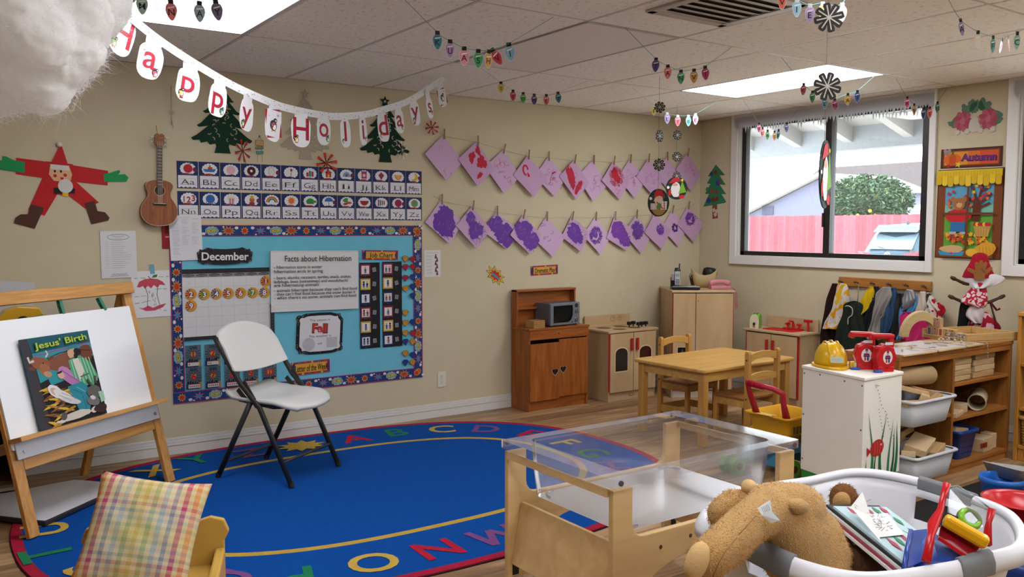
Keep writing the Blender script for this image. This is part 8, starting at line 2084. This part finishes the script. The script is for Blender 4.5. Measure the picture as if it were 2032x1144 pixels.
cloth('floral_dress', 'white and yellow flowered dress hanging second on the peg rail', 'dress', [(1673, 562, 5), (1672, 575, 14), (1668, 605, 18), (1660, 640, 20), (1650, 652, 15)], spots('#c8c0ba', '#d89a18', '#d0a820', 14, .44, 'fl'), .09, 5, seed=2)
cloth('green_tunic', 'dark green tunic with a white cord on a wire hanger', 'garment', [(1697, 597, 7), (1694, 606, 20), (1690, 640, 22), (1686, 675, 27), (1684, 705, 25)], fab('#222a22'), .115, 6, seed=3)
m = MB(); p0 = xp(1704, 565, XR-.07); p1 = xp(1702, 597, XR-.115); m.tube([p0+Vector((0, .02, .01)), p0, p1], .003, mat('#8a8478', .4, .6)); tag(m.build('wire_hanger'), 'wire hanger hook holding the dark green tunic on the peg rail', 'hanger')
m = MB(); q = xp(1684, 612, XR-.15); m.tube(spl([q+Vector((0, .03, .015)), q+Vector((0, .0, .02)), q+Vector((0, -.03, .0)), q+Vector((0, -.03, -.045)), q+Vector((0, .0, -.07)), q+Vector((.004, .005, -.12))], 5), .004, fab('#b8b4ac')); tag(m.build('tie_belt'), 'white cord loop hanging over the dark green tunic', 'belt')
cloth('yellow_scarf', 'yellow cloth strip hanging beside the black cape', 'garment', [(1730, 568, 6), (1725, 582, 9), (1718, 605, 8), (1711, 622, 3)], fab('#c8a818'), .105, 3, seed=4, dep=.014)
cloth('black_cape', 'black cape hanging to the right of the yellow strip', 'garment', [(1738, 568, 4), (1735, 585, 9), (1727, 620, 17), (1720, 660, 22), (1718, 695, 26)], fab('#1f2022'), .085, 5, seed=5)
cloth('grey_jacket', 'light grey jacket hanging at the middle of the peg rail', 'jacket', [(1760, 569, 5), (1754, 585, 14), (1746, 615, 14), (1737, 650, 10), (1733, 672, 9)], fab('#8c8884'), .12, 5, seed=6)
cloth('denim_vest', 'blue denim vest hanging beside the grey jacket', 'vest', [(1775, 570, 5), (1768, 590, 9), (1762, 620, 12), (1758, 650, 10), (1756, 668, 8)], fab('#2f4a6a'), .10, 5, seed=7)
cloth('black_vest', 'black leathery vest hanging right of the denim vest', 'vest', [(1788, 581, 9), (1786, 600, 15), (1776, 640, 18), (1770, 670, 22)], mat('#17181a', .45), .08, 4, seed=8)
cloth('silver_scarf', 'silver grey shiny scarf draped over the fifth peg', 'scarf', [(1806, 574, 5), (1804, 590, 9), (1799, 608, 8), (1795, 616, 4)], mat('#8a8a90', .35, .4), .12, 7, seed=9, dep=.02)
cloth('satin_dress', 'light blue satin dress hanging below the silver scarf', 'dress', [(1812, 585, 6), (1806, 605, 12), (1795, 630, 11), (1791, 655, 7), (1790, 672, 8)], mat('#4a86b8', .4), .10, 6, seed=10)
cloth('pink_skirt', 'bright pink skirt hanging in front of the cream straps', 'skirt', [(1816, 620, 17), (1818, 626, 25), (1819, 650, 29), (1818, 678, 31)], fab('#b82a62'), .13, 8, seed=11)
cloth('cream_bag', 'cream cloth bag with long straps above the pink skirt', 'bag', [(1832, 578, 3), (1828, 600, 7), (1824, 622, 14), (1822, 640, 14)], fab('#c0b4a4'), .09, 3, seed=12, dep=.018)
cloth('print_apron', 'white apron printed with red and black at the right end of the rail', 'apron', [(1842, 580, 3), (1848, 600, 9), (1852, 622, 13), (1850, 645, 14)], spots('#c4bcb4', '#a01828', '#3a3034', 16, .42, 'ap'), .08, 4, seed=13)
cloth('red_pouch', 'small red cloth pouch hanging beside the printed apron', 'pouch', [(1862, 600, 3), (1864, 607, 8), (1864, 618, 7), (1858, 632, 3)], fab('#a81828'), .075, 3, seed=14, dep=.018)
cx, cy = 5.63, 2.855
ct = T('coat_tree', 'dark turned-wood coat tree dressed in red clothes beside the wall', 'coat tree', (cx, cy, 0))
DW = mat('#3f2414', .4)
m = MB(); m.lathe([(.016, .25), (.018, .4), (.016, .7), (.02, .75), (.014, .8), (.017, 1.1), (.02, 1.14), (.012, 1.17), (.02, 1.2), (.006, 1.235)], DW, 14); m.build('post', ct)
for a_ in (.3, 2.4, 4.5):
 m = MB(); m.tube([(0, 0, .62), (.06*math.cos(a_), .06*math.sin(a_), .45), (.13*math.cos(a_), .13*math.sin(a_), .0)], .011, DW, 8); m.build('leg', ct)
ux, uy = math.cos(R(-32)), math.sin(R(-32))
for z, r_ in ((1.05, .175), (.93, .185)):
 for s_ in (-1, 1):
  m = MB(); m.tube([(0, 0, z-.03), (s_*r_*.5*ux, s_*r_*.5*uy, z-.012), (s_*r_*.8*ux, s_*r_*.8*uy, z+.012), (s_*r_*.88*ux, s_*r_*.88*uy, z+.018), (s_*r_*ux, s_*r_*uy, z+.028)], [.009, .011, .009, .014, .01], DW, 8); m.build('peg', ct)
def cloth2(name, label, cat, rows, mt, folds=5, dep=.05, seed=0, amp=.3, D=None, grp='clothes on the coat tree'):
 """rows = (px, py, px half width) hung around the coat tree at camera depth D"""
 D = D or 5.45
 P = [(CO+ray(a_, b_)*D, w*D/FPX) for a_, b_, w in rows]; o0 = P[0][0]; rg = []; n = 36; ph = seed*1.7
 dn = vspl([(p.x, p.y, p.z, w) for p, w in P], 5); az = math.atan2(o0.x, o0.y); rx, ry = Vector((math.cos(az), -math.sin(az), 0)), Vector((math.sin(az), math.cos(az), 0))
 for i, (x, y, z, w) in enumerate(dn):
  f = i/(len(dn)-1); q = []
  for k in range(n):
   t = 2*PI*k/n; fo = 1+amp*f**.5*math.sin(folds*t+ph+math.sin(4*f)); q.append(Vector((x, y, z))-o0+rx*(w*math.cos(t))+ry*(dep*(.4+.6*f)*fo*math.sin(t)))
  rg.append(q)
 m = MB(); m.loft(rg, mt); o = m.build(name, None, o0); tag(o, label, cat, grp); return o
DT = Vector((cx, cy, 1.0)).dot(CF)-(-CF.z*0)
DT = (Vector((cx, cy, 1.0))-CO).dot(CF)
o = cloth2('red_hood', 'red cloth hood with a brown hand shape on top of the coat tree', 'hat', [(1946, 501, 4), (1945, 506, 13), (1944, 520, 17), (1942, 538, 25), (1943, 550, 30)], fab('#98162a'), 4, .07, 1, .12, DT)
F = Flat(); HB = mat('#9a6a38', .6)
F.slab([(-.028, -.05), (.028, -.05), (.034, .0), (.02, .02), (-.02, .02), (-.034, .0)], HB, .004)
for x0, y0, x1, y1 in ((-.028, .0, -.062, .018), (-.014, .015, -.018, .06), (.006, .018, .006, .072), (.02, .012, .03, .062), (.03, -.005, .062, .03)):
 F.z = 0; dx, dy = x1-x0, y1-y0; l_ = math.hypot(dx, dy); nx, ny = -dy/l_*.011, dx/l_*.011
 F.slab([(x0-nx, y0-ny), (x1-nx, y1-ny), (x1+dx/l_*.01, y1+dy/l_*.01), (x1+nx, y1+ny), (x0+nx, y0+ny)][::-1], HB, .004)
p = CO+ray(1944, 540)*(DT-.095); F.build('hand_patch', o, p-o.location, (PI/2+.25, 0, -math.atan2(p.x, p.y)))
cloth2('white_fur_collar', 'white fluffy collar draped across the upper pegs of the coat tree', 'collar', [(1955, 543, 20), (1953, 550, 36), (1950, 562, 30), (1942, 571, 12)], fab('#c8c4c4'), 7, .055, 2, .3, DT-.03)
cloth2('floral_dress', 'red and white flowered dress on the coat tree below the fur collar', 'dress', [(1945, 560, 8), (1942, 572, 14), (1937, 585, 20), (1933, 600, 23), (1942, 608, 12)], spots('#a01c34', '#d0b8b8', '#c8acb0', 30, .44, 'rd'), 6, .05, 3, .3, DT-.04)
cloth2('white_blouse', 'pale crumpled blouse hanging below the flowered dress', 'blouse', [(1938, 604, 10), (1936, 615, 15), (1934, 628, 15), (1940, 640, 8)], fab('#b8aeb0'), 5, .05, 4, .3, DT-.045)
cloth2('floral_skirt', 'red and white flowered skirt at the foot of the coat tree', 'skirt', [(1945, 618, 12), (1944, 632, 24), (1943, 650, 26), (1942, 672, 28)], spots('#98182e', '#c8a8ac', '#c8b4b4', 26, .46, 'rs'), 7, .045, 5, .3, DT-.02)
cloth2('black_shawl', 'black cloth hanging on the left of the coat tree', 'shawl', [(1915, 595, 6), (1914, 610, 9), (1911, 635, 9), (1908, 660, 10)], fab('#141414'), 4, .03, 6, .3, DT+.0)
cloth2('dark_red_bag', 'dark red cloth bag hanging at the right of the flowered skirt', 'bag', [(1962, 625, 4), (1966, 636, 10), (1970, 648, 14), (1970, 662, 12)], fab('#7a1428'), 4, .03, 7, .2, DT+.01)
m = MB(); m.tube([CO+ray(1966, 600)*DT, CO+ray(1978, 615)*DT, CO+ray(1984, 612)*DT], .007, fab('#5a1a1a')); m.tube([CO+ray(1965, 600)*(DT-.01), CO+ray(1978, 645)*(DT-.01), CO+ray(1991, 690)*(DT-.01)], .006, DW); tag(m.build('cloth_strap'), 'dark strap slanting down from the coat tree toward the right', 'strap')
def at(px, py, D): return CO+ray(px, py)*D
RZ = .6
lt = T('low_table', 'low wooden table under the white laundry basket', 'table', (2.1, 1.33, 0))
m = MB(); m.prism(rrect(-.36, -.3, .36, .3, .04), .2, .225, BEE); m.build('tabletop', lt, bev=.004)
for sx in (-1, 1):
 for sy in (-1, 1): m = MB(); m.box(sx*.31-.02, sy*.25-.02, 0, sx*.31+.02, sy*.25+.02, .199, BEEZ); m.build('leg', lt)
rimpx = [(1395, 1035), (1442, 985), (1520, 968), (1600, 956), (1700, 938), (1810, 954), (1925, 990), (2000, 1020), (2030, 1060), (2018, 1092), (1945, 1112), (1880, 1130), (1720, 1150), (1590, 1125), (1480, 1075)]
RP3 = [hz(x, y, RZ) for x, y in rimpx]
rim = spl(RP3, 8, True); NR = len(rim); cen = sum(rim, Vector())/NR
def rp(i, k, z): p = cen+(rim[i % NR]-cen)*k; return Vector((p.x, p.y, z))
lb = T('laundry_basket', 'white plastic laundry basket with grey grips full of toys, bottom right', 'laundry basket', (cen.x, cen.y, .2255))
o3 = Vector((cen.x, cen.y, .2255)); LW = mat('#d6d6da', .35, spec=.45); LG2 = mat('#6f7274', .5)
def idx(px, py):
 p = hz(px, py, RZ); return min(range(NR), key=lambda i: (rim[i]-p).length)
HND = [(idx(1522, 1095), 4), (idx(1872, 974), 4), (idx(1928, 1116), 4)]
m = MB(); LV = [(.80, .2275), (.81, .25), (.83, .32), (.845, .37), (.86, .42), (.875, .46), (.89, .5), (.91, .53), (.935, .565), (.96, .596)]
bmv = [[m.bm.verts.new(rp(i, k, z)-o3) for i in range(NR)] for k, z in LV]; mi_ = m.mi(LW)
for j in range(len(LV)-1):
 for i in range(NR):
  if j in (6, 7) and any(abs((i-h+NR//2) % NR-NR//2) <= w for h, w in HND): continue
  if j in (3,) and i % 7 in (0, 1): continue
  f = m.bm.faces.new((bmv[j][i], bmv[j][(i+1) % NR], bmv[j+1][(i+1) % NR], bmv[j+1][i])); f.material_index = mi_; f.smooth = True
m.build('basket_wall', lb, solid=.005)
m = MB(); m.add([rp(i, .8, .2285)-o3 for i in range(NR)], [tuple(range(NR))], LW); m.build('base', lb, solid=.003)
m = MB(); rg = [[rp(i, k, z)-o3 for k, z in ((.945, .597), (.96, .612), (.99, .618), (1.02, .612), (1.045, .592), (1.05, .57), (1.035, .57), (1.02, .59), (.99, .598))] for i in range(NR)]
m.loft(rg, LW, closed=True); m.build('rim', lb)
for h, w in HND:
 m = MB(); rg = [[rp(i, k, z)-o3 for k, z in ((.94, .59), (.955, .618), (.99, .625), (1.025, .618), (1.052, .595), (1.054, .568), (1.03, .562), (.98, .57))] for i in range(h-w, h+w+1)]
 m.loft(rg, LG2); m.build('grip', lb, bev=.003)
FUR = mat('#c39a60', 1, spec=.05, noise_s=40, noise_a=.08, bump=.8, bump_s=260, sheen=.2)
def plush(name, label, blobs, mt, cat='stuffed toy', vox=.009, sm=5, grp=None, fur=0, fm=None):
 """blobs: chains [(px,py,D,r px)...] swept as capsules"""
 m = MB(); P0 = at(*blobs[0][0][:3]); S = []
 for ch in blobs:
  q = [(at(a, b, D)-P0, r*D/FPX) for a, b, D, r in ch]
  if len(q) == 1: m.ell(q[0][0], q[0][1], mt); S.append(q[0]); continue
  for (p, r), (p2, r2) in zip(q, q[1:]):
   for k in range(7): t = k/6; S.append((p.lerp(p2, t), r+(r2-r)*t)); m.ell(*S[-1], mt, None, 16, 10)
 o = m.build(name, None, P0)
 r_ = o.modifiers.new('r', 'REMESH'); r_.mode = 'VOXEL'; r_.voxel_size = vox; r_.use_smooth_shade = True
 s_ = o.modifiers.new('s', 'SMOOTH'); s_.iterations = sm
 tx = bpy.data.textures.new('fur', 'CLOUDS'); tx.noise_scale = .005; d = o.modifiers.new('d', 'DISPLACE'); d.texture = tx; d.strength = .0025; d.texture_coords = 'LOCAL'
 if fur:
  rnd = random.Random(1); f = MB(); ids = [f.mi(x) for x in fm]; k = 0
  while k < fur:
   c, r = S[rnd.randrange(len(S))]; n_ = Vector((rnd.gauss(0, 1), rnd.gauss(0, 1), rnd.gauss(0, 1))).normalized(); p = c+n_*r; k += 1
   if n_.dot(CF) > .3 or any((p-c2).length < r2*.985 for c2, r2 in S): continue
   p -= n_*.003; d = (n_*.75+Vector((rnd.gauss(0, .4), rnd.gauss(0, .4), rnd.gauss(-.2, .4)))).normalized()*rnd.uniform(.006, .011); sd = d.cross(CF).normalized()*.0006
   v = [f.bm.verts.new(x) for x in (p+sd, p-sd, p+d*.6-sd*.7, p+d*.6+sd*.7, p+d+Vector((0, 0, -.0015)))]; mi = rnd.choice(ids)
   for q in ((0, 1, 2, 3), (3, 2, 4)): f.bm.faces.new([v[j] for j in q]).material_index = mi
  fo = f.build('fur', o); fo['kind'] = 'stuff'
 return tag(o, label, cat, grp)
tb = plush('teddy_bear', 'big tan teddy bear flopped face down over the laundry basket rim', [
 [(1552, 1032, 2.17, 66), (1578, 1060, 2.18, 68), (1598, 1105, 2.17, 50), (1600, 1150, 2.16, 44)], [(1528, 1006, 2.17, 50), (1585, 1012, 2.18, 54)], [(1545, 1090, 2.2, 44), (1560, 1125, 2.18, 40)], [(1545, 1000, 2.26, 46), (1590, 1010, 2.26, 44)],
 [(1525, 1010, 2.12, 46), (1480, 1042, 2.06, 43), (1440, 1080, 2.0, 44), (1412, 1102, 1.97, 42), (1398, 1112, 1.96, 38)], [(1500, 1000, 2.3, 30), (1455, 1002, 2.28, 32), (1432, 1018, 2.26, 30)],
 [(1630, 1055, 2.2, 40), (1652, 1100, 2.17, 36), (1655, 1140, 2.14, 28)]], FUR, fur=60000, fm=[soft(c, .25) for c in ('#c89e64', '#d4ac74', '#bc9056')])
E_ = mat('#d0ac78', 1, spec=.05, bump=.4, bump_s=420)
def tp3(px, py, D): return at(px, py, D)-tb.location
m = MB(); m.ell(tp3(1486, 966, 2.28), .021, E_); m.build('ear', tb)
m = MB(); p = tp3(1584, 1004, 2.10); m.ell(p, (.034, .02, .019), FUR, Matrix.Rotation(.25, 4, 'Y')); m.build('tail', tb)
m = MB(); p = tp3(1383, 1113, 1.915); m.ell(p, (.03, .022, .045), E_, Matrix.Rotation(.5, 4, 'Y')); m.build('foot_pad', tb)
SE = mat('#8a6a40', 1)
for L in ([(1412, 1152, 1.92), (1424, 1120, 1.905), (1440, 1092, 1.915), (1462, 1066, 1.94)], [(1466, 1060, 1.955), (1485, 1040, 1.99), (1500, 1022, 2.015)]):
 m = MB(); m.tube([tp3(*q) for q in L], .0012, SE, 5); m.build('seam', tb)
def quad(pts, col, th=.0015, name=None, parent=None, lab=None, cat=None, off=None, grp=None):
 n = (pts[1]-pts[0]).cross(pts[3]-pts[0]).normalized()*th; o0 = pts[0]; m = MB()
 m.add([p-o0 for p in pts]+[p-o0+n for p in pts], [(3, 2, 1, 0), (4, 5, 6, 7), (0, 1, 5, 4), (1, 2, 6, 5), (2, 3, 7, 6), (3, 0, 4, 7)], col)
 o = m.build(name, None, o0)
 if parent: o.parent = parent; o.location = o0-parent.location
 if lab: tag(o, lab, cat, grp)
 return o
TG_ = mat('#d0d4d2', .6)
m = MB(); P_ = [(1503, 1008, 2.015), (1529, 991, 2.01), (1532, 1014, 2.0), (1545, 1022, 1.99), (1548, 1032, 1.99), (1530, 1037, 1.995), (1512, 1022, 2.0)]
q = [tp3(*a) for a in P_]; m.add(q+[v+CF*.002 for v in q], [tuple(range(7)), tuple(range(13, 6, -1))]+[(i, i+7, (i+1) % 7+7, (i+1) % 7) for i in range(7)], TG_)
for k in range(5): m.bar(tp3(1511+3*k, 1006-1.5*k, 1.995), tp3(1516+3*k, 1016-1*k, 1.99), .0012, .0004, mat('#5a6a6a'))
m.build('care_tag', tb)
BR2 = mat('#7a5230', 1, spec=.05, noise_s=30, noise_a=.1, bump=.7, bump_s=160); BR3 = mat('#4a3020', 1, spec=.05, bump=.7, bump_s=160)
lion = plush('brown_plush', 'brown plush toy with a tan muzzle sitting up at the back of the basket', [[(1674, 986, 2.46, 28)], [(1668, 1008, 2.44, 22), (1665, 1080, 2.42, 40)]], BR2, fur=5000, fm=[soft(c, .25) for c in ('#7e5634', '#8a6240')])
m = MB(); p = at(1670, 994, 2.4)-lion.location; m.ell(p, (.03, .02, .026), mat('#a8824e', 1, bump=.5, bump_s=160)); m.build('muzzle', lion)
plush('dark_plush', 'dark brown plush toy deep inside the laundry basket below the bear', [[(1690, 1128, 2.2, 48), (1730, 1150, 2.2, 40)], [(1648, 1050, 2.32, 24), (1665, 1090, 2.28, 30)]], BR3)
A0, B0, C0, D0 = at(1636, 1002, 2.30), at(1742, 1004, 2.47), at(1842, 1080, 2.22), at(1800, 1134, 2.0)
nb = ((B0-A0).cross(D0-A0)).normalized()
if nb.z < 0: nb = -nb
CV = ['#c8c4c0', '#8a3a48', '#c4c8c4', '#2a2a2c', '#a8c0c4']
BKL = ['white edged magazine at the bottom of the leaning stack in the basket', 'dark red magazine, second in the leaning stack', 'pale magazine in the middle of the leaning stack', 'black covered magazine in the leaning stack', 'light blue picture book with red and green diamonds on top of the stack']
for k in range(5):
 sh = (D0-A0).normalized()*(.012*k-.02)*(-1)**k*.5+(B0-A0).normalized()*.006*k
 pts = [p+nb*(-.028+.007*k)+sh for p in (A0, B0, C0, D0)]
 o = quad(pts, paper(CV[k]), .006 if nb.dot((pts[1]-pts[0]).cross(pts[3]-pts[0])) > 0 else -.006, 'magazine', None, BKL[k], 'magazine', grp='magazines in the laundry basket')
ux_, uy_ = (B0-A0), (D0-A0)
def onmag(u, v, h): return A0+ux_*u+uy_*v+(C0-B0-D0+A0)*u*v+nb*(h+.008)-o.location
dm = MB()
for i in range(5):
 for j in range(3):
  u, v = .3+.16*i, .06+.28*j; c = paper(('#a83a4a', '#3a7a50')[(i+j) % 2])
  dm.add([onmag(u, v, .0), onmag(u+.05, v+.12, .0), onmag(u, v+.24, .0), onmag(u-.05, v+.12, .0)], [(0, 1, 2, 3)], c)
dm.build('diamonds', o)
def page(lab, pts, lines_, seed):
 pg = quad(pts, paper('#d2d0cc'), -.001, 'drawing_sheet', None, lab, 'paper', grp='loose drawings in the basket'); m = MB(); rnd = random.Random(seed); n = nb*.0016
 for k in range(lines_):
  u, v = rnd.uniform(.1, .8), rnd.uniform(.1, .8); p = pts[0]+(pts[1]-pts[0])*u+(pts[3]-pts[0])*v+n-pg.location; d = (pts[1]-pts[0]).normalized()*rnd.uniform(-.02, .03)+(pts[3]-pts[0]).normalized()*rnd.uniform(-.02, .02); m.bar(p, p+d, .0012, .0005, paper('#7a7a7c'), nb)
 sk = m.build('sketch', pg); sk['kind'] = 'stuff'
up = nb*.014; sk_n = 0
page('white sheet with a pencil sketch lying across the magazines', [at(1712, 1030, 2.28)+up, at(1757, 1027, 2.34)+up, at(1790, 1070, 2.22)+up, at(1738, 1076, 2.15)+up], 22, 1)
page('folded white sheet with pink scribbles left of the pencil sketch', [at(1683, 1018, 2.26)+up*1.3, at(1702, 998, 2.3)+up*2.4, at(1722, 1040, 2.22)+up*1.6, at(1744, 1090, 2.08)+up*1.3], 14, 2)
RTP, BTP, YTP, GTP = plast('#c0141e', .25), plast('#1c3f92', .25), plast('#e0a810', .25), plast('#78b01e', .3); CLR = clear((.93, .94, .95), .1, .03, .1, key='clr')
t = T('red_frame_toy', 'toy with a red frame, yellow bar and clear flap standing in the basket', 'toy', at(1880, 1050, 2.08)); o0 = t.location.copy()
a_ = lambda x, y, D: at(x, y, D)-o0
m = MB(); m.tube([a_(1879, 958, 2.12), a_(1872, 985, 2.11), a_(1866, 1012, 2.09), a_(1852, 1040, 2.06), a_(1848, 1060, 2.04), a_(1838, 1112, 1.99)], [.0095, .008, .008, .014, .009, .011], RTP, 8); m.build('frame_arm', t)
m = MB(); m.tube([a_(1969, 1008, 2.1), a_(1962, 1035, 2.1), a_(1958, 1078, 2.06)], [.009, .007, .012], RTP, 8); m.build('frame_arm', t)
m = MB(); m.bar(a_(1873, 1029, 2.08), a_(1960, 1078, 2.04), .034, .03, YTP); m.build('yellow_bar', t, bev=.008)
o = quad([at(1868, 1040, 2.09), at(1950, 1088, 2.06), at(1915, 1104, 2.04), at(1862, 1066, 2.06)], plast('#8a1420', .2), .004, 'red_panel', t)
m = MB(); m.bar(a_(1862, 1066, 2.055), a_(1915, 1102, 2.035), .008, .008, RTP); m.build('red_edge', t)
m = MB(); m.tube([a_(1884, 968, 2.13), a_(1900, 963, 2.14), a_(1935, 985, 2.14), a_(1962, 1006, 2.11)], .0022, CLR, 6); m.build('clear_rod', t)
quad([at(1886, 968, 2.13), at(1960, 1008, 2.11), at(1958, 1050, 2.09), at(1880, 1015, 2.1)], CLR, .0015, 'clear_flap', t)
t = T('blue_tray_toy', 'dark blue plastic tray tipped up in front of the red frame', 'toy', at(1830, 1090, 2.06)); o0 = t.location.copy()
quad([at(1845, 1052, 2.12), at(1930, 1100, 2.06), at(1880, 1150, 1.98), at(1796, 1125, 2.03)], BTP, .004, 'floor', t)
quad([at(1808, 1052, 2.12), at(1845, 1048, 2.14), at(1838, 1110, 2.04), at(1794, 1128, 2.0)], BTP, .006, 'side', t)
m = MB(); m.tube([a_(1808, 1052, 2.1), a_(1800, 1090, 2.05), a_(1794, 1128, 1.99)], .006, BTP, 8); m.build('lip', t)
p = at(1925, 1028, 2.1); n_ = Vector((-.1, -.75, .65)).normalized(); e1, e2 = frame(n_); o0 = p
gr = MB(); gr.tube([e1*(.027*math.cos(k*PI/12))+e2*(.021*math.sin(k*PI/12)) for k in range(24)], .0075, GTP, 8, True); g_ = gr.build('green_ring_toy', None, p); tag(g_, 'bright green ring toy behind the yellow bar in the basket', 'toy')
m = MB(); m.add([e1*(.022*math.cos(k*PI/12))+e2*(.017*math.sin(k*PI/12))-n_*.004 for k in range(24)], [tuple(range(24))], mat('#5a5038', .1, spec=.8)); m.build('lens', g_)
m = MB(); m.prism([(4.02, 2.36), (5.38, 2.36), (5.38, 1.1), (3.1, 1.1), (3.1, 1.75)], 0, .008, mat('#1b1a1a', .95, bump=.3, bump_s=200)); tag(m.build('black_mat'), 'black floor mat in front of the block shelf', 'mat')
ptb = T('play_table', 'low tan play table at the right edge under the red bowl', 'table', (3.9, 1.40, .0085))
m = MB(); m.prism(rrect(-.36, -.3, .36, .3, .04), .26, .28, mat('#b08a4a', .5)); m.build('tabletop', ptb, bev=.004)
for sx in (-1, 1):
 for sy in (-1, 1): m = MB(); m.cyl((sx*.3, sy*.24, 0), (sx*.3, sy*.24, .259), .02, mat('#8a8a8a', .4)); m.build('leg', ptb)
c = hz(2022, 1002, .40); c.z = .289; c.x = max(c.x, 3.4)
def bowl(name, label, p, r, h, mt, cat):
 m = MB(); m.lathe([(r*.7, 0), (r*.72, .004), (r*.95, h*.9), (r*1.06, h*.93), (r*1.07, h), (r*.97, h), (r*.9, h*.85), (r*.66, .01)], mt, 32); return tag(m.build(name, None, p), label, cat)
c = CO+ray(2024, 1000)*3.28; bowl('red_bowl', 'big glossy red plastic bowl at the right edge', (c.x, c.y, .289), .125, c.z-.289+.02, plast('#b8141c', .25), 'bowl')
c = CO+ray(1988, 962)*3.75; bowl('blue_bucket', 'blue plastic bucket behind the red bowl', (c.x, c.y, .0085), .085, c.z+.03, plast('#1f5fb0', .3), 'bucket')
c = CO+ray(2014, 952)*3.8
t = T('grey_tray', 'grey plastic tray tipped at the right edge holding a plush toy', 'tray', (c.x+.02, c.y-.01, c.z-.0), .5)
GT = mat('#8a8682', .45); m = MB(); m.loft([[Vector((x*k, y*k, z)) for x, y in rrect(-.1, -.13, .1, .13, .02, 4)] for k, z in ((.8, 0), (1, .05), (1.04, .052), (.97, .05), (.78, .006))], GT); m.build('tray_body', t); t.rotation_euler = (R(-6), R(8), R(-30))
plush('pinto_plush', 'white and brown plush toy lying in the grey tray', [[(2024, 948, 3.76, 15), (2034, 960, 3.76, 14)]], mat('#b8aea4', 1, bump=.5), vox=.006)
plush('brown_paw', 'dark brown plush paw beside the white plush toy in the grey tray', [[(2012, 962, 3.7, 7), (2022, 958, 3.7, 8)]], mat('#3a2820', 1, bump=.5), vox=.005)
c = fl(2040, 1290); p = CO+ray(2036, 1100)*2.95
m = MB(); m.lathe([(.13, 0), (.14, .01), (.15, p.z-.03), (.145, p.z), (.02, p.z+.004)], plast('#16306e', .3), 28); tag(m.build('blue_stool', None, (p.x+.03, p.y, 0)), 'dark blue round plastic stool below the basket at the right edge', 'stool')
